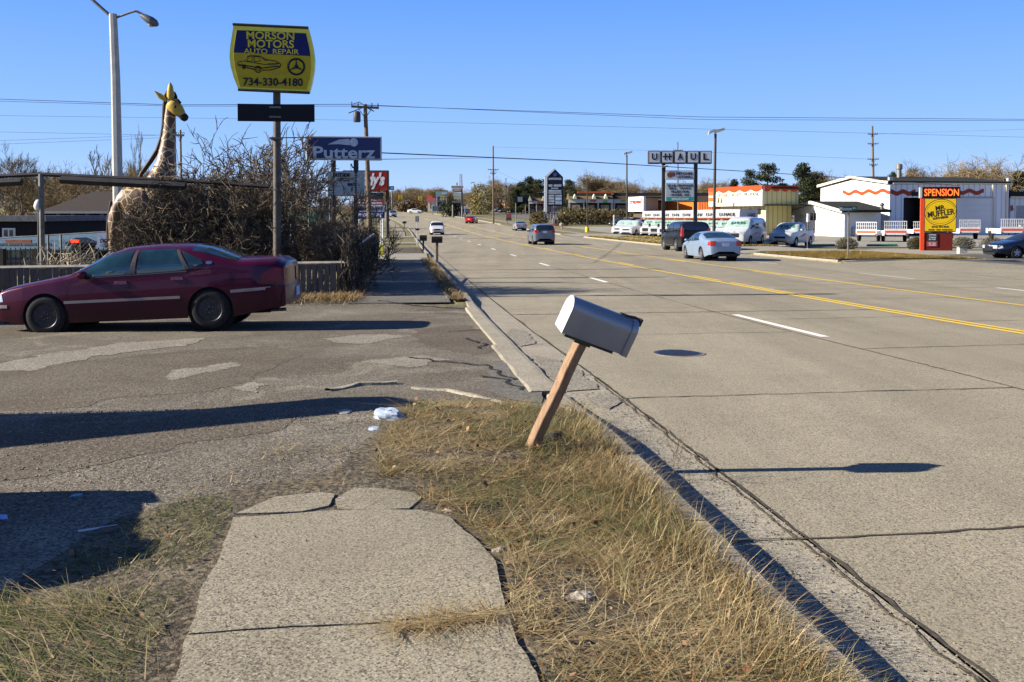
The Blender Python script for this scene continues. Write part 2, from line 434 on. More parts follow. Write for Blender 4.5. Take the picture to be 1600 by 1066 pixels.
# the gravel lot in front of the repair shop
sheet('lot', gravelmat, stp((-4, -20), (-4, 1.40), (3.5, 1.40), (6.2, 1.40), (8.0, 1.40), (9.55, 1.40), (9.9, 1.42), (21.6, 1.42), (22.0, -.9), (22.6, -1.4), (23.2, -16), (24, -34), (8, -34), (-4, -20)), off=.006, grid=.35, amp=.02)
sheet('dirt_patch', soilmat, px((300, 1200), (-200, 1100), (-200, 1000), (0, 935), (120, 850), (230, 800), (360, 770), (520, 742), (575, 690), (640, 628), (760, 622), (870, 648), (925, 664))+stp((8.8, 1.43), (5, 1.43), (1, 1.43), (-3, 1.43)), off=.0, grid=.25, amp=.06, zfn=lambda x, y: g(x, y)+.016)
# footway along the fence
strip('footway', asphalt, 0, 0, 21.9, 49.5, off=.02, ts=[-1.15, -.4, .4, 1.1])
strip('weedy_verge', soilmat, 0, 0, 22.3, 48.5, off=.024, ts=[1.1, 1.28, 1.44])
strip('driveway', lotmat, 0, 0, 49.4, 56.5, off=.02, ts=[-30, -12, -6, -1, 1.44])
strip('planted_island', soilmat, 0, 0, 57.2, 68, off=.03, ts=[-8, -3, 1.3])
kerb('island_kerb', -8, 1.4, 56.8, 57.15, .16)
strip('driveway', lotmat, 0, 0, 79, 84, off=.03, ts=[-30, -8, -2, 1.44])
strip('driveway', lotmat, 0, 0, 104, 111, off=.03, ts=[-30, -8, -2, 1.44])
strip('footway', slabmat, 0, 0, 111.1, 260, off=.04, ts=[-.9, .6])
# right-hand side
strip('footway', slabmat, 0, 0, 69.5, 173, off=.015, ts=[22.3, 23.9])
strip('footway', slabmat, 0, 0, 188, 300, off=.02, ts=[22.5, 24.2])
strip('yard', lotmat, 0, 0, 72.5, 168, off=.02, ts=[27.5, 28, 29, 30, 34, 40, 50, 65, 90, 130])
strip('driveway', lotmat, 0, 0, 108, 124, off=.024, ts=[20.15, 22, 26, 27, 27.5])
strip('parking_lot', asphalt, 0, 0, 188, 330, off=.03, ts=[32, 40, 65, 110, 160])
strip('side_street', lotmat, 0, 0, 56.5, 68.5, off=.018, ts=[20.12, 23, 26, 27, 28, 29, 30, 34, 40, 60, 90, 150])
strip('driveway_apron', slabmat, 0, 0, 20, 43.8, off=.012, ts=[20.0, 20.1, 20.3, 21, 23, 25.5])
sheet('parking_lot', simple('dark_asphalt', (.10, .097, .088), .9, var=.25, scale=2, bump=.5), stp((30, 25.2), (44, 25.2), (44.3, 28.9), (56, 29), (56, 80), (30, 80)), off=.02, grid=3, amp=.1, seg=1)
sheet('kerbed_island', soilmat, stp((45, 20.35), (55.5, 20.35), (55.9, 24), (55.5, 28.5), (50, 28.3), (46.5, 26), (44.4, 22)), off=.03, grid=1.2, amp=.1, seg=.4)
kerb('kerb', 20.35, 28.8, 43.95, 44.35, .12)
# the worn concrete slabs of the footpath in the foreground
def slab(pts, h=.03): return sheet('footpath_slab', slabmat, px(*pts), off=h, seg=.05, amp=.02, grid=.2, thick=.07)
slab([(365, 817), (520, 806), (655, 806), (700, 816), (740, 846), (775, 885), (786, 925), (790, 962), (560, 985), (300, 1001), (318, 925), (345, 872)])
slab([(296, 1004), (560, 988), (792, 965), (808, 1020), (850, 1090), (900, 1180), (200, 1180), (265, 1080)])
slab([(368, 809), (430, 783), (500, 777), (524, 779), (512, 797), (470, 806)], .026)
slab([(527, 800), (524, 786), (556, 768), (600, 768), (650, 776), (660, 784), (640, 800), (590, 803)], .022)
# remains of an old kerb at the edge of the lot
def edging(pts, w, h):
    P = []
    q = [hit(*p) for p in pts]
    for a, b in zip(q, q[1:]):
        n = max(1, int((b-a).length/.12)); P += [a.lerp(b, i/n) for i in range(n)]
    P.append(q[-1]); mb = MB(); vs = []; fs = []
    for i, p in enumerate(P):
        d = (P[min(i+1, len(P)-1)]-P[max(i-1, 0)]); d.z = 0; d.normalize(); nn = Vector((-d.y, d.x, 0))
        ww = w*(.8+.5*mnoise.noise(Vector((i*.5, 1, 4)))); hh = h*(.8+.6*mnoise.noise(Vector((i*.4, 7, 4))))
        for u, z in ((-1, -.05), (-.85, hh*.9), (0, hh), (.85, hh*.85), (1, -.05)):
            c = p+nn*u*ww/2; vs.append((c.x, c.y, g(c.x, c.y)+z))
    for i in range(len(P)-1):
        for j in range(4): fs.append((i*5+j, i*5+j+1, (i+1)*5+j+1, (i+1)*5+j))
    mb.add(vs, fs); return tag(mb.build('concrete_edging', curbmat), kind='structure')
palegr = ground_mat('pale_gravel', (.40, .355, .275), (.31, .27, .205), (.66, .61, .53), (.08, .065, .05), agg=70, patch=2, bstr=1, bdist=.014, pitth=.15)
dirtgr = ground_mat('packed_dirt', (.215, .175, .125), (.15, .118, .08), (.36, .31, .24), (.05, .038, .026), agg=70, patch=.9, bstr=1, bdist=.014, pitth=.2)
for nm, mt, of_, pts in (('dirt_patch', dirtgr, .0085, [(-60, 585), (120, 566), (300, 548), (430, 540), (470, 556), (400, 592), (330, 612), (230, 618), (100, 640), (-60, 655)]), ('dirt_patch', dirtgr, .0085, [(640, 515), (720, 508), (770, 520), (790, 546), (740, 556), (660, 540)]), ('dirt_patch', dirtgr, .0085, [(-60, 690), (200, 660), (420, 640), (480, 660), (300, 700), (60, 745), (-60, 760)]),
        ('pale_patch', palegr, .0115, [(248, 592), (290, 578), (350, 567), (374, 572), (330, 583), (268, 596)]), ('pale_patch', palegr, .0105, [(-40, 580), (60, 556), (190, 538), (320, 528), (300, 540), (160, 556), (40, 582)]), ('pale_patch', palegr, .0105, [(370, 606), (400, 598), (420, 603), (395, 614)]), ('pale_patch', palegr, .0105, [(500, 530), (600, 522), (640, 528), (560, 540)]), ('pale_patch', palegr, .0105, [(560, 566), (660, 556), (700, 562), (640, 574)])):
    sheet(nm, mt, px(*pts), off=of_, seg=.04, amp=.16, grid=.4)
for pts in ([(10.1, 1.7), (10.2, 2.05), (11.5, 2.12), (12.6, 2.0), (13.2, 1.78), (12, 1.69)], [(14.2, 1.72), (14.6, 2.0), (16.2, 2.08), (17.0, 1.9), (15.8, 1.70)], [(9.0, 1.9), (9.4, 2.13), (9.9, 2.1), (9.6, 1.8)]):
    sheet('gutter_break', palegr, stp(*pts), off=.006, seg=.05, amp=.05, grid=.3)
edging([(645, 608), (700, 612), (770, 627), (850, 645), (920, 662)], .10, .035)
edging([(512, 612), (560, 603), (620, 601)], .12, .045)
tag(sheet('asphalt_patch', asphalt, px((770, 566), (830, 560), (850, 610), (845, 632), (800, 628), (758, 610)), off=.014, grid=.3, amp=.05), kind='structure')
for i, pts in enumerate([[(750, 590), (790, 596), (815, 612)], [(640, 560), (700, 568), (760, 572), (800, 596)], [(725, 530), (760, 540), (745, 546)], [(590, 470), (640, 478), (740, 484)], [(700, 520), (770, 515), (790, 530)]]):
    crk = MB(); crackline([st(*hit(*p)[:2]) for p in pts], .05, off=.02, jit=.05, zf=lambda s, t: g(*xy(s, t)), seg=.08)
    tag(crk.build('lot_crack', tarmat, fixn=False), kind='structure')
crk = MB(); crackline([(3, 2.14), (11, 2.15)], .02, jit=.02, off=.003)
tag(crk.build('gutter_dirt', soilmat, fixn=False), kind='structure')
# manhole
mh = thing('manhole', 'round dark iron manhole cover set in the near lane beyond the leaning mailbox', 'manhole', hit(1060, 552, .006), -TH)
part('rim', simple('rusty_iron', (.34, .26, .17), .6, .5, var=.3, scale=30), mh, lambda m: m.lathe([(.36, 0), (.36, .006), (.325, .006), (.325, 0)], 40))
def _cov(m):
    m.lathe([(.32, -.003), (.32, .003), (0.01, .003)], 40)
    for i in range(-4, 5):
        w = math.sqrt(max(0, .28**2-(i*.065)**2)); m.box(-w, w, i*.065-.012, i*.065+.012, .003, .007)
part('cover', simple('dark_iron', (.06, .065, .08), .38, .7, var=.3, scale=30), mh, _cov)
# ------------------------------------------------------------------ vehicles
rubber = simple('tyre_rubber', (.022, .022, .024), .85, var=.3, scale=20)
darkplastic = simple('dark_plastic', (.02, .02, .022), .55, var=.2)
underbody = simple('underbody', (.012, .012, .012), .9, var=.2)
chrome = simple('chrome', (.62, .63, .65), .18, 1, var=.06)
alloy = simple('alloy', (.50, .51, .53), .32, .8, var=.1)
steelrim = simple('black_steel_rim', (.03, .03, .034), .42, .5, var=.4, scale=25)
hubm = simple('hub_metal', (.10, .10, .11), .4, .7, var=.3, scale=30)
carglass = glassmat('car_glass', (.005, .016, .021))
darkglass = glassmat('tinted_glass', (.006, .008, .010))
shadeglass = glassmat('windscreen_with_sunshade', (.16, .23, .20), .10)
redlens = simple('red_lens', (.42, .02, .015), .15, coat=.6, var=.2)
darkred = simple('dark_red_lens', (.17, .008, .008), .25, coat=.15, spec=.2, var=.3)
amber = simple('amber_lens', (.6, .2, .02), .2, coat=.5)
headm = simple('headlamp', (.62, .64, .66), .12, .35, coat=1, var=.2, scale=14)
plate_blue = simple('licence_plate', (.35, .52, .80), .5, var=.1)
plate_ink = simple('plate_ink', (.02, .04, .16), .5)
def smooth_prof(pts, w=.05):
    xs = [p[0] for p in pts]; zs = [p[1] for p in pts]
    o = np.argsort(xs); xs = np.array(xs)[o]; zs = np.array(zs)[o]
    K = np.linspace(-1, 1, 9)
    return lambda x: float(np.mean(np.interp(x+K*w, xs, zs)))
class CarShape:
    def __init__(s, L, W, top, belt, plan, z0=.2, wheels=(1.4, -1.4), wr=.34, arch=None, a=2.6, b=3.5, nose=.05, endz=(.3, .32), sm=.05):
        s.xf, s.xr = L/2, -L/2; s.W = W/2; s.top = smooth_prof(top, sm); s.belt = smooth_prof(belt, .08); s.plan = smooth_prof(plan, .05)
        s.z0 = z0; s.wheels = wheels; s.wr = wr; s.arch = arch or wr+.05; s.a, s.b = a, b; s.endz = endz
    def zt(s, x): return s.top(x)
    def zb(s, x): return min(s.belt(x), s.top(x)-.015)
    def hw(s, x): return s.W*s.plan(x)
    def bot(s, x):
        z = s.z0
        if x > s.wheels[0]+.35: z = s.z0+(s.endz[0]-s.z0)*sstep(s.wheels[0]+.35, s.xf, x)
        if x < s.wheels[1]-.35: z = s.z0+(s.endz[1]-s.z0)*sstep(s.wheels[1]-.35, s.xr, x)
        return z
    def botarch(s, x):
        z = s.bot(x)
        for w in s.wheels:
            d = abs(x-w)
            if d < s.arch: z = max(z, s.wr+math.sqrt(s.arch**2-d*d)*1.0)
        return z
    def side(s, x, z):
        """half width of the flank at height z"""
        zb = s.zb(x); z0 = s.bot(x); W = s.hw(x)
        if z <= zb:
            u = (z-z0)/max(.05, zb-z0); u = max(0, min(1, u))
            return W*(1-.07*(1-u)**2.5-.045*u**3)
        H = s.zt(x)-zb; v = min(1, (z-zb)/H)
        return W*.955*max(0, 1-v**s.a)**(1/s.b)
    def topz(s, x, y):
        W = s.hw(x)*.955; zb = s.zb(x); q = min(1, abs(y)/W)
        return zb+(s.zt(x)-zb)*max(0, 1-q**s.b)**(1/s.a)
    def section(s, x, nlow=7, nup=12):
        zb, zt, z0 = s.zb(x), s.zt(x), s.botarch(x); z0 = min(z0, zb-.02); P = []
        for i in range(nlow): z = z0+(zb-z0)*i/nlow; P.append((s.side(x, z), z))
        W = s.hw(x)*.955; H = zt-zb
        for i in range(nup+1):
            an = math.pi/2*i/nup
            P.append((W*math.cos(an)**(2/s.b), zb+H*math.sin(an)**(2/s.a)))
        return P
    def body(s, mb):
        xs = set()
        n = 76
        for i in range(n+1): xs.add(round(s.xr+(s.xf-s.xr)*i/n, 4))
        for w in s.wheels:
            for k in range(-9, 10): xs.add(round(w+s.arch*math.sin(k/9*math.pi/2)*.999, 4))
            xs.add(round(w-s.arch-.002, 4)); xs.add(round(w+s.arch+.002, 4))
        xs = sorted(xs); rows = []
        for x in xs:
            P = s.section(x); rows.append([(x, y, z) for y, z in P]+[(x, -y, z) for y, z in reversed(P[:-1])])
        m = len(rows[0]); vs = [p for r in rows for p in r]; fs = []
        for i in range(len(rows)-1):
            for j in range(m-1): fs.append((i*m+j, i*m+j+1, (i+1)*m+j+1, (i+1)*m+j))
        # rounded end caps
        for i, sg in ((0, -1), (len(rows)-1, 1)):
            base = [i*m+j for j in range(m)]; prev = base
            cx = sum(rows[i][j][2] for j in range(m))/m
            for k, (q, dx) in enumerate(((.985, .02), (.94, .042), (.80, .062), (.5, .075))):
                b0 = len(vs)
                for j in range(m):
                    x, y, z = rows[i][j]; vs.append((x+sg*dx, y*q, cx+(z-cx)*(q*.5+.5 if k < 3 else .7)))
                new = list(range(b0, b0+m))
                for j in range(m-1): fs.append((prev[j], prev[j+1], new[j+1], new[j]))
                prev = new
            fs.append(tuple(prev))
        mb.add(vs, fs)
    def sidepatch(s, mb, poly, off=.006, sg=1, thick=0, grid=.045):
        pts = []; n = len(poly)
        for i in range(n):
            a, b = poly[i], poly[(i+1) % n]; m = max(1, int(math.dist(a, b)/.06))
            pts += [(a[0]+(b[0]-a[0])*k/m, a[1]+(b[1]-a[1])*k/m) for k in range(m)]
        nb = len(pts); x = min(p[0] for p in pts)
        while x < max(p[0] for p in poly):
            z = min(p[1] for p in poly)
            while z < max(p[1] for p in poly):
                if inside((x, z), poly): pts.append((x+.0003, z+.0007))
                z += grid
            x += grid
        v, e, f, *_ = delaunay_2d_cdt([Vector(p) for p in pts], [], [list(range(nb))], 1, 1e-6)
        mb.add([(p.x, sg*(s.side(p.x, p.y)+off), p.y) for p in v], [tuple(q) for q in f])
        if thick:
            mb.add([(p[0], sg*(s.side(*p)+off), p[1]) for p in pts[:nb]]+[(p[0], sg*(s.side(*p)-.01), p[1]) for p in pts[:nb]], [(i, (i+1) % nb, (i+1) % nb+nb, i+nb) for i in range(nb)])
    def toppatch(s, mb, x0, x1, q0=.86, q1=.80, off=.006, nx=10, ny=12, yc=None):
        vs = []; fs = []
        for i in range(nx+1):
            u = i/nx; x = x0+(x1-x0)*u; q = q0+(q1-q0)*u
            for j in range(ny+1):
                y = s.hw(x)*.955*q*(2*j/ny-1); bow = -.07*(1-(2*j/ny-1)**2)*0
                # normal offset
                e = .01; dzx = (s.topz(x+e, y)-s.topz(x-e, y))/(2*e); nn = Vector((-dzx, 0, 1)).normalized()
                z = s.topz(x, y); vs.append((x+nn.x*off, y, z+nn.z*off))
        for i in range(nx):
            for j in range(ny): fs.append((i*(ny+1)+j, i*(ny+1)+j+1, (i+1)*(ny+1)+j+1, (i+1)*(ny+1)+j))
        mb.add(vs, fs)
def wheel(parent, x, y, r, w, style, sg):
    def tyre(m):
        m.lathe([(r*.60, -w/2), (r*.80, -w/2-.008), (r*.93, -w/2+.004), (r, -w/2+.03), (r*1.003, 0), (r, w/2-.03), (r*.93, w/2-.004), (r*.80, w/2+.008), (r*.60, w/2)], 36, 'y', Matrix.Translation((x, y, r)), close=True)
    t = part('wheel', rubber, parent, tyre, 40)
    T = Matrix.Translation((x, y, r))
    if style == 'steel':
        def rim(m):
            m.lathe([(r*.64, sg*(w/2-.01)), (r*.62, sg*(w/2+.004)), (r*.585, sg*(w/2-.004)), (r*.55, sg*(w/2-.035)), (r*.44, sg*(w/2-.04)), (r*.38, sg*(w/2-.012)), (r*.30, sg*(w/2-.008)), (r*.24, sg*(w/2-.03)), (.001, sg*(w/2-.03))], 40, 'y', T)
            for k in range(8):   # ventilation openings
                a = k*math.pi/4
                m.lathe([(.001, sg*(w/2-.030)), (.018, sg*(w/2-.030)), (.022, sg*(w/2-.036))], 8, 'y', Matrix.Translation((x+math.cos(a)*r*.49, y, r+math.sin(a)*r*.49)))
        rm = part('rim', steelrim, t, rim, 30)
        def hub(m):
            m.lathe([(r*.20, sg*(w/2-.032)), (r*.20, sg*(w/2-.018)), (r*.10, sg*(w/2-.01)), (.001, sg*(w/2-.01))], 20, 'y', T)
            for k in range(5):
                a = k*2*math.pi/5; m.lathe([(.012, sg*(w/2-.03)), (.012, sg*(w/2+.0)), (.001, sg*(w/2+.002))], 6, 'y', Matrix.Translation((x+math.cos(a)*.055, y, r+math.sin(a)*.055)))
        part('hub', hubm, t, hub, 30)
    else:
        def rim(m):
            m.lathe([(r*.66, sg*(w/2-.012)), (r*.64, sg*(w/2+.004)), (r*.60, sg*(w/2-.006)), (r*.57, sg*(w/2-.05)), (.001, sg*(w/2-.06))], 28, 'y', T)
        part('rim', hubm, t, rim, 30)
        def sp(m):
            for k in range(5):
                a = k*2*math.pi/5+.3; c, d = math.cos(a), math.sin(a); n = Vector((-d, 0, c))
                P0 = Vector((x, 0, r)); o = Vector((c, 0, d))
                vs = []
                for q, hw in ((.02, .035), (r*.6, .030)):
                    for s2 in (-1, 1):
                        p = P0+o*q+n*hw*s2; vs.append((p.x, y+sg*(w/2-.008), p.z)); vs.append((p.x, y+sg*(w/2-.05), p.z))
                m.add(vs, [(0, 2, 6, 4), (0, 4, 5, 1), (2, 3, 7, 6), (4, 6, 7, 5)])
            m.lathe([(.055, sg*(w/2-.03)), (.055, sg*(w/2-.002)), (.001, sg*(w/2+.004))], 16, 'y', T)
            m.lathe([(r*.665, sg*(w/2-.02)), (r*.655, sg*(w/2+.006)), (r*.60, sg*(w/2-.004)), (r*.60, sg*(w/2-.02))], 28, 'y', T, close=True)
        part('spokes', alloy, t, sp)
    return t
def car(name, label, cat, S, paint, side_windows, ws, rw, loc, rz, group=None, glass=carglass, wsglass=None, rims='alloy', seams=(), extra=None, tail='sedan', mirror=.95, grille=None, tailm=redlens, handles=(), plate='rear', trackin=.11):
    t = thing(name, label, cat, loc, rz, group)
    part('body', paint, t, S.body, 35)
    def under(m):
        m.box(S.xr+.25, S.xf-.25, -S.W+.28, S.W-.28, S.z0+.02, .62)
        for w in S.wheels:
            for s2 in (-1, 1): m.lathe([(S.arch+.02, -.15), (S.arch+.02, .15)], 24, 'y', Matrix.Translation((w, s2*(S.hw(w)-.24), S.wr)))
        m.box(S.xr+.1, S.xf-.1, -S.W*.8, S.W*.8, S.z0+.12, S.z0+.2)
    part('underbody', underbody, t, under)
    for poly in side_windows:
        for sg in (1, -1): part('side_window', glass, t, lambda m: S.sidepatch(m, poly, .010, sg, .004))
    if ws: part('windscreen', wsglass or glass, t, lambda m: S.toppatch(m, ws[0], ws[1], ws[2], ws[3]), 60)
    if rw: part('rear_window', glass, t, lambda m: S.toppatch(m, rw[0], rw[1], rw[2], rw[3]), 60)
    for w in S.wheels:
        for sg in (1, -1): wheel(t, w, sg*(S.hw(w)-trackin-.02), S.wr, .21, rims, sg)
    if seams:
        for line in seams:
            for sg in (1, -1):
                L = []; Rr = []
                for i, b in enumerate(line):
                    a = line[max(0, i-1)]; c = line[min(len(line)-1, i+1)]; d = Vector((c[0]-a[0], c[1]-a[1])).normalized()
                    L.append((b[0]-d.y*.004, b[1]+d.x*.004)); Rr.append((b[0]+d.y*.004, b[1]-d.x*.004))
                part('door_seam', darkplastic, t, lambda m: S.sidepatch(m, L+Rr[::-1], .0015, sg, grid=9))
    if mirror:
        for sg in (1, -1):
            mx = mirror if isinstance(mirror, (tuple, list)) else (mirror, S.zb(mirror)+.06)
            y = S.side(mx[0], mx[1]-.03)
            def mir(m):
                M = Matrix.Translation((mx[0]-.02, sg*(y+.11), mx[1]+.03)) @ Matrix.Diagonal((.07, .10, .07, 1))
                m.lathe([(.02, -1), (.6, -.85), (.95, -.4), (1, .2), (.9, .8), (.02, .85)], 12, 'x', M)
                m.box(mx[0]-.04, mx[0]+.03, min(sg*(y-.03), sg*(y+.08)), max(sg*(y-.03), sg*(y+.08)), mx[1]-.03, mx[1]+.0)
            part('wing_mirror', paint if mirror is not None else darkplastic, t, mir, 40)
    if extra: extra(t, S)
    return t
def endpatch(S, mb, end, y0, y1, z0, z1, off=.034, bulge=.0):
    """flat-ish panel lying on the front (1) or rear (-1) face"""
    x = (S.xf if end > 0 else S.xr)+end*(.055+off); n = 6; vs = []
    for i in range(n+1):
        y = y0+(y1-y0)*i/n; q = abs(y)/(S.W*S.plan(S.xf if end > 0 else S.xr)); dx = -.06*min(1.4, q)**4*end
        vs += [(x+dx, y, z0), (x+dx, y, z1), (x+dx-end*.07, y, z0), (x+dx-end*.07, y, z1)]
    fs = []
    for i in range(n):
        a = i*4; fs += [(a, a+4, a+5, a+1), (a+1, a+5, a+7, a+3), (a, a+2, a+6, a+4)]
    fs += [(0, 1, 3, 2), (n*4, n*4+2, n*4+3, n*4+1)]
    mb.add(vs, fs)
def paintmt(name, col, flake=0.0, rough=.28): 
    m = simple(name, col, rough, flake, var=.05, coat=.45, spec=.3); return m
# ------------------------------------------------------------------ the maroon saloon beside the plank wall
def road_maroon():
    m, nt, b = newmat('maroon_paint'); tc = nt.nodes.new('ShaderNodeTexCoord'); v = tc.outputs['Object']
    sx = nt.nodes.new('ShaderNodeSeparateXYZ'); nt.links.new(v, sx.inputs[0])
    dirt = ramp(nt, sx.outputs[2], [(.25, 1.0), (.62, 0)])
    n = noise(nt, v, 4, 8, .7); mm = nt.nodes.new('ShaderNodeMath'); mm.operation = 'MULTIPLY'; nt.links.new(dirt, mm.inputs[0]); nt.links.new(n, mm.inputs[1])
    c = mixrgb(nt, mm.outputs[0], (.048, .002, .018), (.018, .011, .009)); nt.links.new(c, b.inputs['Base Color'])
    b.inputs['Metallic'].default_value = .25; b.inputs['Roughness'].default_value = .36; b.inputs['Specular IOR Level'].default_value = .15
    b.inputs['Coat Weight'].default_value = .35; b.inputs['Coat Roughness'].default_value = .05
    MATS['maroon_paint'] = m; return m
maroon = road_maroon()
imp = CarShape(5.08, 1.86, top=[(-2.60, .98), (-2.54, 1.14), (-2.46, 1.165), (-1.80, 1.175), (-1.22, 1.39), (-.92, 1.445), (-.35, 1.465), (.15, 1.44), (.45, 1.36), (1.12, 1.02), (1.5, .955), (2.1, .86), (2.4, .76), (2.56, .60)],
    belt=[(-2.6, .92), (-2.2, 1.02), (-1.6, 1.035), (0, .97), (1, .93), (1.6, .86), (2.2, .75), (2.6, .54)],
    plan=[(-2.6, .80), (-2.45, .90), (-2.1, .965), (-1.3, 1.0), (1.3, 1.0), (1.9, .955), (2.3, .87), (2.45, .78), (2.6, .62)], z0=.20, wheels=(1.49, -1.32), wr=.335, arch=.385)
def Z(px_, py_): return (1.49-(px_-225)/290.0, (520-40*(px_-225)/815.0-py_)/290.0)
W1 = [(.80, .965), (.90, 1.0), (.42, 1.31), (.06, 1.375), (-.015, 1.375), (.02, .985)]
W2 = [(-.13, 1.38), (-.72, 1.385), (-.93, 1.06), (-.93, 1.015), (-.10, .99)]
W3 = [(-.84, 1.35), (-1.20, 1.18), (-1.235, 1.12), (-1.02, 1.055)]
def imp_extra(t, S):
    for nm, mt, polys, off in (('side_moulding', simple('grey_moulding', (.30, .27, .27), .35, .4), [[(1.15, .53), (1.15, .575), (-.82, .585), (-.82, .54)], [(-1.68, .60), (-1.68, .65), (-2.36, .68), (-2.36, .63)]], .016),
                               ('fuel_door', maroon, [[(-1.50, .80), (-1.68, .80), (-1.68, .95), (-1.50, .95)]], .005)):
        for p in polys:
            for sg in (1, -1):
                if nm == 'fuel_door' and sg < 0: continue
                part(nm, mt, t, lambda m: S.sidepatch(m, p, off, sg, .01), None)
    if True:
        for p in ([(.035, .99), (-.05, 1.38), (-.10, 1.385), (-.07, .99)], [(.70, .955), (-.95, 1.005), (-.95, .99), (.70, .94)], [(-.93, 1.03), (-.74, 1.37), (-.80, 1.37), (-1.0, 1.04)]):
            for sg in (1, -1): part('window_trim', simple('window_trim', (.05, .045, .045), .4), t, lambda m: S.sidepatch(m, p, .012, sg))
    for x, z in ((.18, .845), (-.78, .88)):
        for sg in (1, -1):
            def hd(m):
                S.sidepatch(m, [(x-.10, z-.022), (x+.10, z-.022), (x+.11, z), (x+.10, z+.03), (x-.10, z+.03), (x-.11, z)], .018, sg, .02)
            part('door_handle', simple('handle', (.09, .010, .03), .25, coat=.8), t, hd)
    for sg in (1, -1):
        part('headlight', headm, t, lambda m: S.sidepatch(m, [(2.22, .60), (2.54, .56), (2.54, .68), (2.40, .74), (2.25, .72)], .006, sg, .01))
        part('tail_light', darkred, t, lambda m: (S.sidepatch(m, [(-2.20, .72), (-2.54, .74), (-2.54, .98), (-2.42, 1.0), (-2.22, .90)], .006, sg, .01), endpatch(S, m, -1, min(sg*.22, sg*.74), max(sg*.22, sg*.74), .72, .97)))
    for sg in (1, -1): part('bumper_strip', simple('grey_moulding', (.3, .27, .27)), t, lambda m: S.sidepatch(m, [(2.15, .49), (2.54, .49), (2.54, .54), (2.15, .545)], .012, sg, .01))
    part('rear_bumper', maroon, t, lambda m: endpatch(S, m, -1, -.80, .80, .36, .67, .075), 50)
    for sg in (1, -1): part('bumper_corner', maroon, t, lambda m: S.sidepatch(m, [(-2.28, .36), (-2.54, .38), (-2.54, .67), (-2.28, .66)], .03, sg, .04), 40)
    part('licence_plate', plate_blue, t, lambda m: m.box(S.xr-.148, S.xr-.134, -.15, .15, .46, .62))
    part('badge', chrome, t, lambda m: S.sidepatch(m, [(-1.33+.055*math.cos(a*.52), 1.13+.028*math.sin(a*.52)) for a in range(12)], .006, 1))
    part('exhaust', hubm, t, lambda m: m.tube([(-2.2, .5, .25), (-2.55, .5, .25)], .03, 12))
# ground contact: rear wheel (325,520), front wheel (70,532)
A, B = hit(73, 531), hit(325, 519)
dirv = (A-B); ang = math.atan2(dirv.y, dirv.x)
seamsI = [[(1.13, .24), (1.14, .60), (1.04, .93)], [(.02, .23), (.03, .6), (.03, .98)], [(-.86, .60), (-.96, .85), (-.99, 1.01)], [(-.86, .6), (-.80, .45)]]
mc = car('parked_car', 'maroon four-door saloon with black steel wheels parked beside the low plank wall', 'car', imp, maroon, [W1, W2, W3], (1.05, .40, .90, .84), (-1.78, -1.02, .88, .82), (0, 0, 0), 0,
    extra=imp_extra, rims='steel', seams=seamsI, mirror=(.80, .98))
MID = (A+B)/2; K = 94.5
cy = F/K; cxw = (197.5-800)/F*cy
mc.scale = (.965, .965, .985)
mc.location = (cxw+.04, cy+.93, g(cxw, cy)+.0); mc.rotation_euler = (0, R(2.2), R(180+2.5))
def simple_end(front_z=(.55, .72), tail_z=(.75, .95), grille=(.42, .66), gm=darkplastic, tm=redlens, tw=.34, plate=True, bump_m=None, rear_glass_low=None):
    def ex(t, S):
        yF = S.W*S.plan(S.xf); yR = S.W*S.plan(S.xr)
        for sg in (1, -1):
            part('headlight', headm, t, lambda m: (endpatch(S, m, 1, min(sg*yF*.55, sg*yF*.98), max(sg*yF*.55, sg*yF*.98), *front_z), S.sidepatch(m, [(S.xf-.25, front_z[0]+.03), (S.xf-.02, front_z[0]), (S.xf-.02, front_z[1]), (S.xf-.22, front_z[1])], .006, sg, .01)))
            part('tail_light', tm, t, lambda m: (endpatch(S, m, -1, min(sg*yR*(1-tw), sg*yR*.98), max(sg*yR*(1-tw), sg*yR*.98), *tail_z), S.sidepatch(m, [(S.xr+.22, tail_z[0]+.05), (S.xr+.02, tail_z[0]), (S.xr+.02, tail_z[1]), (S.xr+.18, tail_z[1]-.02)], .006, sg, .01)))
        part('grille', gm, t, lambda m: endpatch(S, m, 1, -yF*.5, yF*.5, *grille))
        part('rear_bumper', darkplastic, t, lambda m: endpatch(S, m, -1, -yR*.8, yR*.8, .24, .36)); part('front_bumper', darkplastic, t, lambda m: endpatch(S, m, 1, -yF*.75, yF*.75, .22, .34))
        if plate:
            part('licence_plate', simple('white_plate', (.7, .72, .78), .5), t, lambda m: m.box(S.xr-.085, S.xr-.072, -.16, .16, tail_z[0]-.02, tail_z[0]+.14))
    return ex
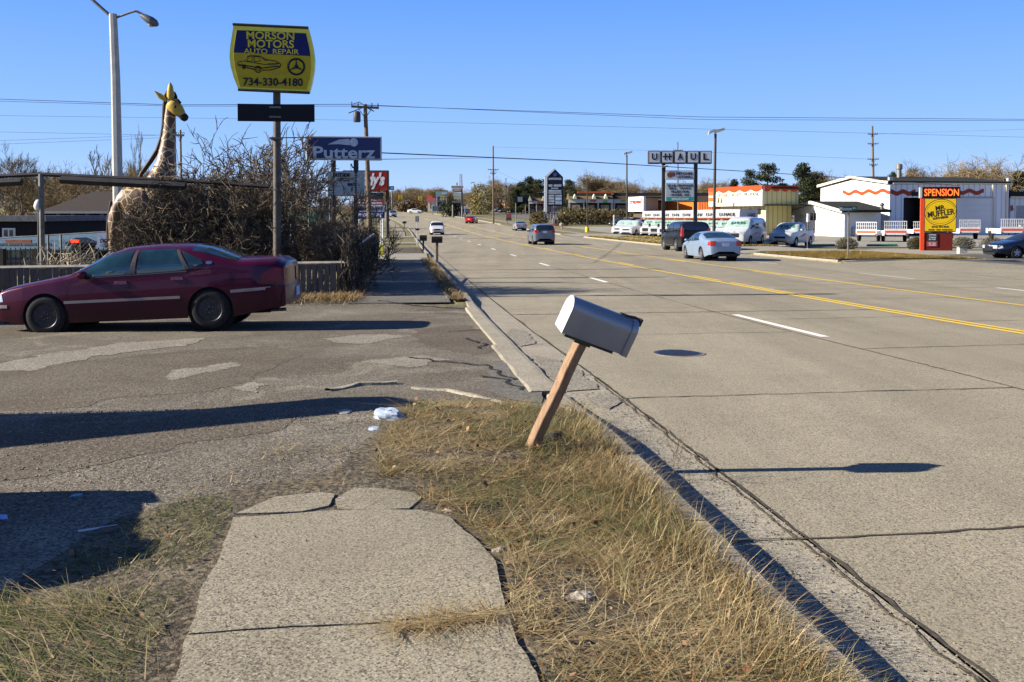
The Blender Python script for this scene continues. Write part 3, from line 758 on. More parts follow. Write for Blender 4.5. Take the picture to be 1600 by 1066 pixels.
# ------------------------------------------------------------------ moving cars
fus = CarShape(4.84, 1.83, top=[(-2.46, .92), (-2.38, 1.06), (-2.25, 1.10), (-1.85, 1.12), (-1.2, 1.34), (-.8, 1.42), (-.2, 1.445), (.2, 1.42), (.55, 1.32), (1.25, 1.0), (1.7, .92), (2.2, .80), (2.46, .58)],
    belt=[(-2.5, .86), (-2, .97), (0, .92), (1.2, .87), (2.1, .72), (2.5, .52)], plan=[(-2.5, .80), (-2.3, .92), (-1.9, .98), (-1, 1), (1.2, 1), (1.9, .95), (2.3, .86), (2.5, .68)], z0=.2, wheels=(1.42, -1.31), wr=.33)
sedw = [[(.95, .93), (.45, 1.28), (.05, 1.36), (0, .95)], [(-.07, .95), (-.02, 1.365), (-.70, 1.34), (-1.0, 1.0)]]
suvS = CarShape(4.6, 1.84, top=[(-2.35, 1.0), (-2.30, 1.15), (-2.12, 1.55), (-1.95, 1.66), (-1.0, 1.70), (.1, 1.68), (.5, 1.58), (1.15, 1.14), (1.5, 1.06), (2.1, .96), (2.36, .74)],
    belt=[(-2.35, 1.0), (0, 1.0), (1.2, .97), (2.2, .84), (2.4, .62)], plan=[(-2.35, .88), (-2.1, .96), (-1.2, 1), (1.2, 1), (1.9, .95), (2.2, .86), (2.4, .7)], z0=.24, wheels=(1.38, -1.30), wr=.35, a=3.4, b=4.2)
suvw = [[(.85, 1.05), (.40, 1.50), (.02, 1.58), (0, 1.05)], [(-.08, 1.05), (-.06, 1.58), (-.95, 1.58), (-1.0, 1.06)], [(-1.08, 1.07), (-1.03, 1.57), (-1.75, 1.52), (-1.95, 1.15)]]
bigS = CarShape(5.2, 2.02, top=[(-2.66, 1.1), (-2.62, 1.25), (-2.52, 1.80), (-2.40, 1.90), (-1.0, 1.93), (.3, 1.91), (.65, 1.80), (1.15, 1.32), (1.45, 1.20), (2.35, 1.12), (2.6, .96)],
    belt=[(-2.7, 1.15), (0, 1.15), (1.2, 1.12), (2.3, 1.02), (2.7, .8)], plan=[(-2.7, .93), (-2.5, .97), (-1.2, 1), (1.2, 1), (2.1, .97), (2.45, .9), (2.7, .8)], z0=.28, wheels=(1.60, -1.35), wr=.40, a=4, b=5)
bigw = [[(1.0, 1.22), (.58, 1.66), (.25, 1.78), (.22, 1.22)], [(.14, 1.22), (.16, 1.79), (-.72, 1.79), (-.80, 1.22)], [(-.9, 1.22), (-.82, 1.79), (-2.15, 1.77), (-2.30, 1.24)]]
hatS = CarShape(4.2, 1.76, top=[(-2.12, .9), (-2.06, 1.05), (-1.6, 1.32), (-1.1, 1.46), (-.3, 1.49), (.2, 1.46), (.5, 1.34), (1.1, 1.0), (1.6, .92), (2.0, .78), (2.14, .58)],
    belt=[(-2.2, .92), (0, .92), (1.2, .86), (2.0, .7), (2.2, .52)], plan=[(-2.2, .85), (-1.9, .96), (-1, 1), (1, 1), (1.7, .94), (2.0, .84), (2.2, .66)], z0=.2, wheels=(1.28, -1.27), wr=.32, a=3, b=3.8)
vanS = CarShape(5.6, 2.02, top=[(-2.85, 1.2), (-2.80, 1.9), (-2.6, 2.06), (0, 2.12), (1.0, 2.08), (1.35, 1.95), (2.05, 1.30), (2.5, 1.12), (2.85, .92)],
    belt=[(-2.9, 1.2), (0, 1.15), (1.8, 1.08), (2.5, .95), (2.9, .75)], plan=[(-2.9, .93), (-2.5, .98), (-1.2, 1), (1.6, 1), (2.3, .95), (2.65, .87), (2.9, .76)], z0=.28, wheels=(1.75, -1.55), wr=.36, a=4.5, b=5.5)
P_ice = paintmt('ice_blue_paint', (.25, .33, .46), .35); P_black = simple('black_paint', (.007, .007, .010), .3, 0, var=.05, coat=.25, spec=.15); P_white = paintmt('white_paint', (.62, .62, .62))
P_grey = paintmt('grey_blue_paint', (.15, .175, .22), .4); P_red = paintmt('red_paint', (.50, .02, .015)); P_silver = paintmt('silver_paint', (.30, .33, .38), .4)
P_navy = paintmt('navy_paint', (.005, .008, .022), .1); P_blue = paintmt('blue_paint', (.03, .07, .30), .2)
AWAY = math.pi/2+TH      # heading of traffic driving away from the camera
def onroad(px_, py_, S, away=True, back=True, dx=0):
    """body centre of a car whose nearer wheels touch the road at this pixel"""
    p = hit(px_, py_); s, t = st(p.x, p.y); return s, t
def putcar(t, s, tt, rz, pitch=0):
    x, y = xy(s, tt); t.location = (x, y, zr(s)+.005+(hoff(s, tt) if not 2.2 < tt < 20.1 else 0)); t.rotation_euler[2] = rz
    ds = 3; dz = zr(s+ds)-zr(s-ds); fwd = Vector((math.cos(rz), math.sin(rz))); rd = Vector((-SN, CS)); t.rotation_euler[1] = -math.atan(dz/6)*fwd.dot(rd)
lt = car('moving_car', 'ice blue saloon driving away in the right-hand lanes, nearest of the moving cars', 'car', fus, P_ice, sedw, (1.18, .50, .90, .84), (-1.82, -1.0, .86, .80), (0, 0, 0), 0, extra=simple_end(tail_z=(.74, .98)), mirror=(.85, .95), seams=[[(.0, .25), (0, .93)], [(-.95, .5), (-1.0, .95)], [(1.0, .25), (.98, .9)]])
fa = hit(1124, 407.5); fs_, ft_ = st(fa.x, fa.y); putcar(lt, fs_+1.5, ft_, AWAY)
bs = car('moving_car', 'big black sport utility wagon with chrome sills just ahead of the ice blue saloon', 'car', bigS, P_black, bigw, (1.18, .62, .92, .88), (-2.60, -2.47, .86, .84), (0, 0, 0), 0, extra=lambda t, S: (simple_end(front_z=(.75, .98), tail_z=(.95, 1.5), grille=(.62, .95), tw=.16)(t, S), [part('running_board', chrome, t, lambda m: m.box(-.85, 1.1, min(sg*.86, sg*1.03), max(sg*.86, sg*1.03), .36, .42)) for sg in (1, -1)]), glass=darkglass, mirror=(1.0, 1.22))
fb = hit(1082, 393.2); s_, t_ = st(fb.x, fb.y); putcar(bs, s_+2.2, t_+.1, AWAY)
gs = car('moving_car', 'grey-blue crossover seen from behind in the middle of the road', 'car', suvS, P_grey, suvw, (1.12, .52, .90, .86), (-2.30, -2.06, .84, .80), (0, 0, 0), 0, extra=simple_end(tail_z=(.98, 1.22), grille=(.6, .8)), glass=darkglass, mirror=(.9, 1.05))
fb = hit(849, 382.5); s_, t_ = st(fb.x, fb.y); putcar(gs, s_+1.4, t_, AWAY)
ws_ = car('moving_car', 'white crossover coming towards the camera in the left lanes', 'car', suvS, P_white, suvw, (1.12, .52, .90, .86), (-2.30, -2.06, .84, .80), (0, 0, 0), 0, extra=simple_end(tail_z=(.98, 1.22), grille=(.58, .76)), glass=darkglass, mirror=(.9, 1.05))
fb = hit(683, 367); s_, t_ = st(fb.x, fb.y); putcar(ws_, s_+1.4, t_, AWAY+math.pi)
sc_ = car('moving_car', 'silver crossover coming over the far rise in the left lanes', 'car', suvS, P_silver, suvw, (1.12, .52, .90, .86), (-2.30, -2.06, .84, .80), (0, 0, 0), 0, extra=simple_end(tail_z=(.98, 1.22)), glass=darkglass, mirror=None)
fb = hit(613.5, 339.3); s_, t_ = st(fb.x, fb.y); putcar(sc_, s_, t_, AWAY+math.pi+.12)
wc = car('moving_car', 'white saloon seen side-on turning across the far end of the road', 'car', fus, P_white, sedw, (1.18, .50, .90, .84), (-1.82, -1.0, .86, .80), (0, 0, 0), 0, extra=simple_end(), mirror=None, glass=darkglass)
fb = hit(649, 333.3); s_, t_ = st(fb.x, fb.y); putcar(wc, s_, t_, R(-15))
rc = car('moving_car', 'red hatchback driving away near the turning to the plaza', 'car', hatS, P_red, sedw, (1.05, .50, .90, .84), (-2.0, -1.3, .86, .80), (0, 0, 0), 0, extra=simple_end(tail_z=(.8, 1.0)), mirror=None, glass=darkglass)
fb = hit(737, 349); s_, t_ = st(fb.x, fb.y); putcar(rc, s_, t_, AWAY-.35)
sv = car('moving_car', 'silver saloon driving away along the right kerb beyond the grey crossover', 'car', fus, P_silver, sedw, (1.18, .50, .90, .84), (-1.82, -1.0, .86, .80), (0, 0, 0), 0, extra=simple_end(tail_z=(.74, .98)), mirror=None)
fb = hit(813, 360.5); s_, t_ = st(fb.x, fb.y); putcar(sv, s_+1, t_, AWAY)
# parked ones
bk = car('parked_car', 'black saloon with silver wheels at the right edge behind the kerbed island', 'car', fus, P_navy, sedw, (1.18, .50, .90, .84), (-1.82, -1.0, .86, .80), (0, 0, 0), 0, extra=simple_end(), glass=darkglass, mirror=(.85, .95))
fb = hit(1603, 404); s_, t_ = st(fb.x, fb.y); bk.location = (fb.x+.55, fb.y+.5, fb.z); bk.rotation_euler[2] = R(187)
nb = car('parked_car', 'dark blue car, only its tail showing at the left edge behind the maroon saloon', 'car', fus, P_navy, sedw, (1.18, .50, .90, .84), (-1.82, -1.0, .86, .80), (0, 0, 0), 0, extra=simple_end(tail_z=(.80, 1.0)), mirror=(.85, .95))
fb = hit(-20, 508); nb.location = (fb.x-3.0, fb.y+.6, fb.z); nb.rotation_euler[2] = R(181)
def plot(name, label, S, P, wn, px_, py_, rz, group=None, ws=(1.12, .52, .90, .86), rw=(-2.30, -2.06, .84, .80)):
    c = car(name, label, 'car', S, P, wn, ws, rw, hit(px_, py_), rz, group, extra=simple_end(tail_z=(.98, 1.22) if S is suvS else (.8, 1)), glass=darkglass, mirror=None, plate=None)
    return c
plot('parked_car', 'black pickup-like wagon crossing the open yard in front of the long hedge', suvS, P_black, suvw, 924, 348.5, R(150))
plot('parked_car', 'dark grey crossover parked beside the red and white cafe, left of the blue car', suvS, P_black, suvw, 972, 355, R(215))
plot('parked_car', 'black crossover parked third from the right in the cafe yard, half behind the lamp base', suvS, P_navy, suvw, 985, 355.5, R(215))
plot('parked_car', 'bright blue small car parked left of the first rental pickup', hatS, P_blue, sedw, 999, 357, R(215), ws=(1.05, .50, .90, .84), rw=(-2.0, -1.3, .86, .80))
for i, (a, b, S, P, wn, lab) in enumerate([(765, 330.5, suvS, P_silver, suvw, 'silver crossover at the left end of the plaza parking row'), (781, 331, hatS, P_ice, sedw, 'pale blue hatchback in the plaza parking row behind the utility pole'),
        (788, 332.5, hatS, P_navy, sedw, 'dark blue hatchback in the plaza parking row, fourth from the pylon sign'), (803, 333.5, fus, P_black, sedw, 'black saloon in the middle of the plaza parking row'),
        (813, 330, suvS, P_white, suvw, 'white crossover behind the black saloon in the plaza parking row'), (826, 334, suvS, P_black, suvw, 'black crossover nearest the pylon sign in the plaza parking row')]):
    ws = (1.12, .52, .90, .86); rw = (-2.30, -2.06, .84, .80)
    if S is hatS: ws, rw = (1.05, .50, .90, .84), (-2.0, -1.3, .86, .80)
    if S is fus: ws, rw = (1.18, .50, .90, .84), (-1.82, -1.0, .86, .80)
    plot('parked_car', lab, S, P, wn, a, b, R(200+i*9), 'cars parked in front of the plaza', ws, rw)
plot('parked_car', 'blue and black wagon parked by the hedge at the far right of the road', suvS, P_blue, suvw, 721, 335, R(170))
# a car just outside the left edge of the picture; its shadow crosses the lot
x, y = -5.2, 4.15
car('parked_car', 'silver hatchback standing left of the picture', 'car', hatS, P_silver, sedw, (1.05, .50, .90, .84), (-2.0, -1.3, .86, .80), (x, y, g(x, y)), R(22), extra=simple_end(), mirror=None)
# ------------------------------------------------------------------ rental yard
hwh = simple('vehicle_white', (.50, .51, .53), .35, coat=.5, var=.03)
orangered = simple('orange_red_paint', (.75, .12, .03), .5, var=.08)
lett = simple('black_lettering', (.02, .02, .022), .6, var=.1)
pickS = CarShape(5.8, 2.03, top=[(-2.95, 1.1), (-2.9, 1.30), (-.62, 1.30), (-.55, 1.40), (-.40, 1.84), (-.2, 1.91), (.55, 1.90), (.85, 1.80), (1.40, 1.32), (1.7, 1.24), (2.7, 1.16), (2.95, 1.0)],
    belt=[(-3, 1.22), (0, 1.2), (1.4, 1.17), (2.6, 1.05), (3, .9)], plan=[(-3, .96), (-1.5, 1), (1.6, 1), (2.4, .97), (2.8, .9), (3, .82)], z0=.34, wheels=(1.95, -1.75), wr=.40, a=4, b=5, sm=.04)
cabS = CarShape(3.2, 2.02, top=[(-1.65, 1.2), (-1.6, 2.0), (-1.4, 2.10), (-.4, 2.12), (0, 2.05), (.62, 1.36), (.9, 1.22), (1.4, 1.12), (1.65, .92)],
    belt=[(-1.7, 1.2), (0, 1.15), (.8, 1.1), (1.4, .98), (1.7, .8)], plan=[(-1.7, .95), (0, 1), (.6, 1), (1.1, .95), (1.45, .88), (1.7, .78)], z0=.30, wheels=(.75, -9), wr=.38, a=4.5, b=5.5)
def front_end(t, S, fz, gz, side=True):
    simple_end(front_z=fz, tail_z=(1.0, 1.4), grille=gz, tw=.14, plate=False)(t, S)
FACE = R(180+61)     # noses of the rental row point down-left
def pricing(t, S, ws, word):
    x = (ws[0]+ws[1])/2; z = S.topz(x, 0); sl = math.atan2(S.topz(ws[1], 0)-S.topz(ws[0], 0), ws[0]-ws[1])
    o = text(word, 'price_lettering', simple('price_green', (.02, .10, .06), .6), t, -.55, .55, -.16, .16, 0, bold=.02)
    o.location = (x, 0, z); o.matrix_local = Matrix.Translation((x+.03*math.sin(sl), 0, z+.04)) @ Matrix.Rotation(math.pi/2, 4, 'Z') @ Matrix.Rotation(-(math.pi/2-sl), 4, 'X')
vt = car('rental_van', 'white rental cargo van with a priced windscreen, between the pickup and box trucks', 'van', vanS, hwh, [[(1.75, 1.22), (1.25, 1.80), (.75, 1.86), (.70, 1.22)], [(-1.9, 1.30), (-1.9, 1.85), (-2.55, 1.80), (-2.6, 1.34)]], (1.98, 1.42, .88, .84), None, hit(1163, 382.5), FACE, glass=darkglass, wsglass=shadeglass,
    extra=lambda t, S: (front_end(t, S, (.86, 1.05), (.62, .92)), part('side_graphic', orangered, t, lambda m: [S.sidepatch(m, [(1.2, .80), (.2, .98), (-.9, .84), (-1.0, .80), (.1, .90), (1.2, .72)], .006, sg) for sg in (1, -1)]),
        [part('side_lettering', lett, t, lambda m: [S.sidepatch(m, [(.45-i*.14, zz), (.36-i*.14, zz), (.36-i*.14, zz+.13), (.45-i*.14, zz+.13)], .006, sg) for i in range(7) for sg in (1, -1)]) for zz in (1.25, 1.50)]), mirror=(1.55, 1.25))
pricing(vt, vanS, (1.98, 1.42), '$19.95')
pt = car('rental_pickup', 'white rental pickup truck with an open bed, rightmost vehicle of the rental row', 'pickup', pickS, hwh, [[(1.2, 1.26), (.80, 1.70), (.40, 1.78), (.10, 1.78), (.05, 1.26)]], (1.36, .88, .90, .86), (-.56, -.44, .84, .82), hit(1237, 385.5), FACE-R(4), glass=darkglass, wsglass=shadeglass,
    extra=lambda t, S: (front_end(t, S, (.92, 1.08), (.70, .86)), part('side_graphic', orangered, t, lambda m: [S.sidepatch(m, [(.9, .86), (-.1, 1.08), (-1.0, .9), (-1.1, .86), (-.2, .96), (.9, .76)], .006, sg) for sg in (1, -1)]),
        part('bed_interior', underbody, t, lambda m: S.toppatch(m, -2.8, -.72, .92, .92, .012)), part('chrome_bumper', chrome, t, lambda m: endpatch(S, m, 1, -.84, .84, .48, .62, .05))), mirror=(1.1, 1.32))
pricing(pt, pickS, (1.36, .88), '$19.95')
def box_truck(label, s, t_, price=True, boxlen=4.6, cream=False):
    x, y = xy(s, t_); th = thing('rental_box_truck', label, 'truck', (x, y, g(x, y)), FACE, 'white rental trucks parked in a row')
    S = cabS; M = Matrix.Translation((1.6, 0, 0))
    def shift(o): o.location.x = 1.6; return o
    shift(part('cab', hwh, th, S.body, 35))
    for sg in (1, -1):
        shift(part('side_window', darkglass, th, lambda m: S.sidepatch(m, [(.35, 1.24), (-.15, 1.84), (-.75, 1.88), (-.8, 1.24)], .005, sg)))
        shift(part('headlight', headm, th, lambda m: endpatch(S, m, 1, min(sg*.52, sg*.84), max(sg*.52, sg*.84), .80, 1.0)))
        shift(part('marker_light', amber, th, lambda m: endpatch(S, m, 1, min(sg*.78, sg*.86), max(sg*.78, sg*.86), .74, .80)))
        shift(part('wing_mirror', darkplastic, th, lambda m: (m.box(.25, .33, min(sg*1.06, sg*1.28), max(sg*1.06, sg*1.28), 1.22, 1.62), m.box(.25, .30, min(sg*.95, sg*1.1), max(sg*.95, sg*1.1), 1.35, 1.40))))
    shift(part('windscreen', shadeglass, th, lambda m: S.toppatch(m, .56, .06, .86, .84), 60))
    shift(part('windscreen_seal', darkplastic, th, lambda m: S.toppatch(m, .61, .02, .92, .90, .003), 60))
    shift(part('grille', darkplastic, th, lambda m: endpatch(S, m, 1, -.50, .50, .66, 1.04)))
    shift(part('bumper', simple('grey_bumper', (.25, .25, .26), .5), th, lambda m: endpatch(S, m, 1, -.82, .82, .42, .60, .04)))
    part('chassis', underbody, th, lambda m: (m.box(-boxlen+.2, 2.9, -.7, .7, .42, .7)))
    def bx(m):
        m.prism([(-boxlen, .82), (.05, .82), (.05, 2.16), (1.62, 2.18), (1.72, 2.30), (1.62, 2.95), (1.45, 3.08), (-boxlen, 3.08)], -1.14, 1.14)
    part('cargo_box', simple('box_panels', (.50, .50, .50), .45, var=.05, scale=1.5), th, bx)
    part('front_stripe', orangered, th, lambda m: m.prism([(1.655, 2.20), (1.725, 2.285), (1.735, 2.285), (1.665, 2.195)], -1.1, 1.1))
    Mx = Matrix.Translation((1.70, 0, 0)) @ Matrix.Rotation(math.pi/2, 4, 'Z')
    text('U-HAUL', 'box_lettering', lett, th, -.78, .78, 2.42, 2.76, -.0, bold=.03, M=Mx)
    for sg in (1, -1):
        part('side_stripe', orangered, th, lambda m: m.box(-boxlen+.1, 0, min(sg*1.141, sg*1.146), max(sg*1.141, sg*1.146), .95, 1.12))
        o = text('U-HAUL', 'side_lettering', lett, th, -boxlen+1, -.8, 2.3, 2.75, 0, bold=.03); o.matrix_local = Matrix.Translation((-boxlen if sg < 0 else -.0, sg*1.147, 0)) @ (Matrix.Rotation(math.pi, 4, 'Z') if sg > 0 else Matrix.Identity(4)) if sg > 0 else Matrix.Translation((0, -1.147, 0))
        if sg > 0: o.matrix_local = Matrix.Translation((-boxlen, 1.147, 0)) @ Matrix.Rotation(math.pi, 4, 'Z')
        wheel(th, 2.35, sg*.86, .38, .22, 'steel', sg)
        wheel(th, -boxlen+1.1, sg*.86, .38, .3, 'steel', sg)
    if price:
        o = text('$19.95', 'price_lettering', simple('price_green', (.02, .10, .06)), th, -.5, .5, -.13, .13, 0, bold=.02)
        sl = math.atan2(.62, .54); o.matrix_local = Matrix.Translation((1.6+.34, 0, S.topz(.31, 0)+.05)) @ Matrix.Rotation(math.pi/2, 4, 'Z') @ Matrix.Rotation(-(math.pi/2-sl), 4, 'X')
    return th
names = ['first', 'second', 'third', 'fourth', 'fifth', 'sixth', 'seventh', 'eighth']
for i in range(8):
    box_truck('white rental box truck, %s from the cargo van in the slanted row' % names[i], 91+i*4.05, 31.2)
p1 = car('rental_pickup', 'white rental pickup at the far left end of the slanted row', 'pickup', pickS, hwh, [[(1.2, 1.26), (.80, 1.70), (.10, 1.78), (.05, 1.26)]], (1.36, .88, .90, .86), (-.56, -.44, .84, .82), Vector((0, 0, 0)), FACE, glass=darkglass, wsglass=shadeglass, extra=lambda t, S: front_end(t, S, (.92, 1.08), (.70, .86)), mirror=None)
x, y = xy(126.5, 29.2); p1.location = (x, y, g(x, y))
p2 = car('rental_pickup', 'white rental pickup second from the left end of the slanted row', 'pickup', pickS, hwh, [[(1.2, 1.26), (.80, 1.70), (.10, 1.78), (.05, 1.26)]], (1.36, .88, .90, .86), (-.56, -.44, .84, .82), Vector((0, 0, 0)), FACE, glass=darkglass, wsglass=shadeglass, extra=lambda t, S: front_end(t, S, (.92, 1.08), (.70, .86)), mirror=None)
x, y = xy(122, 29.2); p2.location = (x, y, g(x, y))
# cargo trailers
def trailer(label, px_, py_, rz, sc=1.0):
    t = thing('utility_trailer', label, 'trailer', hit(px_, py_), rz, 'open rental trailers in the yard')
    wt = simple('trailer_white', (.74, .74, .73), .45, var=.1, scale=5)
    part('deck', underbody, t, lambda m: m.box(-1.4, 1.4, -.72, .72, .52, .58))
    part('side_panel', wt, t, lambda m: (m.box(-1.4, 1.4, -.80, -.76, .50, .86), m.box(-1.4, 1.4, .76, .80, .50, .86)))
    part('tail_panel', wt, t, lambda m: (m.box(1.38, 1.42, -.80, .80, .55, 1.0)))
    part('stripe', orangered, t, lambda m: m.box(1.422, 1.428, -.74, .74, .70, .86))
    def ramp_(m):
        for i in range(11): m.box(1.385, 1.415, -.78+i*.154, -.76+i*.154+.012, 1.0, 1.55)
        m.box(1.38, 1.42, -.80, .80, 1.52, 1.58); m.box(1.38, 1.42, -.80, .80, 1.24, 1.27)
    part('ramp_gate', wt, t, ramp_)
    part('mudguard', wt, t, lambda m: [m.prism([(-.45, .5), (-.36, .74), (.36, .74), (.45, .5), (.40, .5), (.33, .70), (-.33, .70), (-.40, .5)], min(sg*.82, sg*1.06), max(sg*.82, sg*1.06)) for sg in (1, -1)])
    part('drawbar', underbody, t, lambda m: (m.tube([(-1.4, -.5, .5), (-2.5, 0, .48)], .04, 6), m.tube([(-1.4, .5, .5), (-2.5, 0, .48)], .04, 6)))
    for sg in (1, -1): 
        wheel(t, 0, sg*.94, .31, .18, 'steel', sg)
        part('tail_light', redlens, t, lambda m: m.box(1.42, 1.44, min(sg*.70, sg*.78), max(sg*.70, sg*.78), .56, .66))
    sc *= 1.2; t.scale = (sc, sc, sc); return t
trailer('leftmost open trailer with an orange stripe in the muffler shop yard', 1361, 377.5, R(-125), 1.0)
trailer('open trailer with a white ramp gate standing right of the dark garage doorway edge', 1393, 378, R(-100), 1.05)
trailer('open trailer mostly hidden behind the muffler sign', 1436, 373.5, R(-100))
trailer('open trailer with white ramp gate in front of the closed garage door', 1505, 374, R(-95), 1.1)
trailer('rightmost open trailer with white ramp gate, above the black saloon', 1569, 375, R(-95), 1.15)
# ------------------------------------------------------------------ shared materials
greymetal = simple('weathered_steel', (.16, .155, .145), .6, .4, var=.25, scale=8)
blackmetal = simple('black_metal', (.018, .018, .02), .55, .2, var=.3)
polewood = simple('pole_wood', (.17, .125, .085), .9, var=.35, scale=7, bump=.5, bscale=25)
concpole = simple('pale_concrete_pole', (.42, .41, .38), .8, var=.12, scale=4)
wire_m = simple('cable', (.03, .03, .035), .6)
whitem = simple('white_panel', (.74, .75, .76), .5, var=.04)
def woodmat(name, c1, c2, sc=1.0):
    m, nt, b = newmat(name); tc = nt.nodes.new('ShaderNodeTexCoord'); mp = nt.nodes.new('ShaderNodeMapping')
    mp.inputs['Scale'].default_value = (18*sc, 18*sc, 1.6*sc); nt.links.new(tc.outputs['Object'], mp.inputs[0])
    n = noise(nt, mp.outputs[0], 1.6, 8, .7, 1.5); n2 = noise(nt, tc.outputs['Object'], 3, 4)
    c = mixrgb(nt, ramp(nt, n, [(.35, 0), (.65, 1.0)]), c1, c2); c = mixrgb(nt, ramp(nt, n2, [(.45, 0), (.75, .5)]), c, tuple(v*.4 for v in c1))
    nt.links.new(c, b.inputs['Base Color']); b.inputs['Roughness'].default_value = .85; bump(nt, b, n, .5, .006); MATS[name] = m; return m
freshwood = woodmat('bare_pine_post', (.30, .185, .105), (.16, .09, .048))
oldwood = woodmat('weathered_planks', (.15, .125, .10), (.075, .06, .048))
# ------------------------------------------------------------------ the leaning mailbox
galv = simple('galvanised_shaded', (.26, .28, .31), .36, .5, var=.05, scale=7, bump=.02, bscale=12)  # darker copy of the metal for the sides lying in shade
pb = hit(829, 702); mbx = thing('mailbox', 'grey arched metal mailbox leaning right on a bare wooden post in the foreground grass', 'mailbox', pb)
top = at(909, 531, pb.y-.05)-pb
def post(m):
    d = top.normalized(); n = Vector((0, 1, 0)); a = n.cross(d).normalized(); n = d.cross(a).normalized(); h = .036
    ca, sa = math.cos(.55), math.sin(.55); a, n = a*ca+n*sa, n*ca-a*sa
    vs = []
    for k in range(9):
        p = d*(-.12+(top.length+.12)*k/8)+a*.004*math.sin(k*1.7)
        for u, v in ((-1, -.86), (-.86, -1), (.86, -1), (1, -.86), (1, .86), (.86, 1), (-.86, 1), (-1, .86)): vs.append(p+a*u*h+n*v*h)
    m.add(vs, [(i*8+j, i*8+(j+1) % 8, (i+1)*8+(j+1) % 8, (i+1)*8+j) for i in range(8) for j in range(8)]+[tuple(range(8)), tuple(64+k for k in range(8))])
part('post', freshwood, mbx, post)
av = Vector((.90, .27, -.36)).normalized(); wv = Vector((.20, -.95, -.22)); wv = (wv-av*wv.dot(av)).normalized(); uv_ = -wv.cross(av); uv_ = uv_ if uv_.z > 0 else -uv_
LB, WB, HB = .50, .175, .245
org = top-av*.185+uv_*.018     # bottom centre of the back end
MBM = Matrix((( av.x, wv.x, uv_.x, org.x), (av.y, wv.y, uv_.y, org.y), (av.z, wv.z, uv_.z, org.z), (0, 0, 0, 1)))
def arch(w, h, n=20, e=0):
    r = w/2+e; st_ = h-w/2; return [(-r, -e), (-r, st_)]+[(-r*math.cos(math.pi*k/n), st_+r*math.sin(math.pi*k/n)) for k in range(1, n)]+[(r, st_), (r, -e)]
def shell(m):
    P = arch(WB, HB); vs = []; n = len(P); xs = [0, .012, .016, .14, .28, .42, .455, .46]
    es = [0, 0, -.002, -.002, -.002, -.002, -.002, .0]
    for x, e in zip(xs, es): vs += [(x, y*(1+e*8), z*(1+e*3)) for y, z in P]
    fs = [(i*n+j, i*n+(j+1) % n, (i+1)*n+(j+1) % n, (i+1)*n+j) for i in range(len(xs)-1) for j in range(n)]
    m.add(vs, fs+[tuple((len(xs)-1)*n+k for k in range(n))])
part('body', galv, mbx, shell, 35, MBM)
def backp(m):
    P = arch(WB, HB, e=.002); n = len(P); vs = [(-.003, y, z) for y, z in P]+[(-.008, y*.93, z*.97+.004) for y, z in P]+[(-.004, y*.88, z*.94+.007) for y, z in P]
    m.add(vs, [(i*n+j, i*n+(j+1) % n, (i+1)*n+(j+1) % n, (i+1)*n+j) for i in range(2) for j in range(n)]+[tuple(2*n+k for k in range(n))])
part('back_panel', simple('galvanised_sunlit', (.66, .68, .70), .42, .1, var=.03), mbx, backp, 30, MBM)  # same metal as the body, coloured paler where the sun strikes
def door(m):
    P = arch(WB, HB, e=.006); n = len(P); vs = [(x, y*s_, z*s_+.0) for x, s_ in ((.452, 1), (.492, 1), (.498, .985), (.50, .93)) for y, z in P]
    m.add(vs, [(i*n+j, i*n+(j+1) % n, (i+1)*n+(j+1) % n, (i+1)*n+j) for i in range(3) for j in range(n)]+[tuple(3*n+k for k in range(n))])
part('door', galv, mbx, door, 30, MBM)
def latch(m):
    m.tube([(.40, .0, HB+.002), (.47, .0, HB+.012), (.515, 0, HB+.006), (.52, 0, HB-.03)], [.006, .009, .010, .008], 8); m.bbox(.36, .53, -.014, .014, HB+.001, HB+.010, .003); m.bbox(.505, .53, -.02, .02, HB-.035, HB+.018, .004)
part('latch', blackmetal, mbx, latch, None, MBM)
part('bracket', simple('mount_plate', (.06, .06, .045), .7, var=.4), mbx, lambda m: (m.box(.03, .40, -.07, .07, -.022, -.002), m.box(.12, .24, -.05, .05, -.04, -.022)), None, MBM)
tb = hit(868, 694); o = MB()
def lump(m, c, r, seed, sq=.6, n=14):
    vs = []; fs = []
    for i in range(n+1):
        for j in range(n):
            th, ph = math.pi*i/n, 2*math.pi*j/n; d = Vector((math.sin(th)*math.cos(ph), math.sin(th)*math.sin(ph), math.cos(th)))
            q = 1+.45*mnoise.noise(d*1.8+Vector((seed, 0, 0)))+.2*mnoise.noise(d*5+Vector((seed, 3, 0)))
            vs.append(Vector(c)+Vector((d.x*r*q, d.y*r*q, d.z*r*q*sq)))
    for i in range(n):
        for j in range(n): fs.append((i*n+j, i*n+(j+1) % n, (i+1)*n+(j+1) % n, (i+1)*n+j))
    m.add(vs, fs)
lump(o, (0, 0, .03), .075, 3, .7); lump(o, (-.09, -.02, .02), .06, 9, .7)
o = o.build('rubber_scrap', simple('black_rubber', (.02, .02, .02), .6), smooth=60); o.location = tb
tag(o, 'black rubber scrap lying at the foot of the leaning mailbox post', 'litter')
def litter(name, label, px_, py_, size, mat, seed, sq=.3, cat='litter'):
    m = MB(); lump(m, (0, 0, size*.15), size, seed, sq); o = m.build(name, mat, smooth=25); o.location = hit(px_, py_); o.rotation_euler[2] = seed; o.scale = (1.25, .8, 1); return tag(o, label, cat)
snowm = simple('pale_plastic', (.36, .42, .52), .5, var=.15, scale=15, bump=.4, bscale=14)
stonem = simple('pale_stone', (.34, .30, .25), .9, var=.2, scale=20, bump=.4)
litter('plastic_bag', 'crumpled pale plastic bag lying in the shade at the edge of the lot', 607, 655, .13, snowm, 2.2, .45)
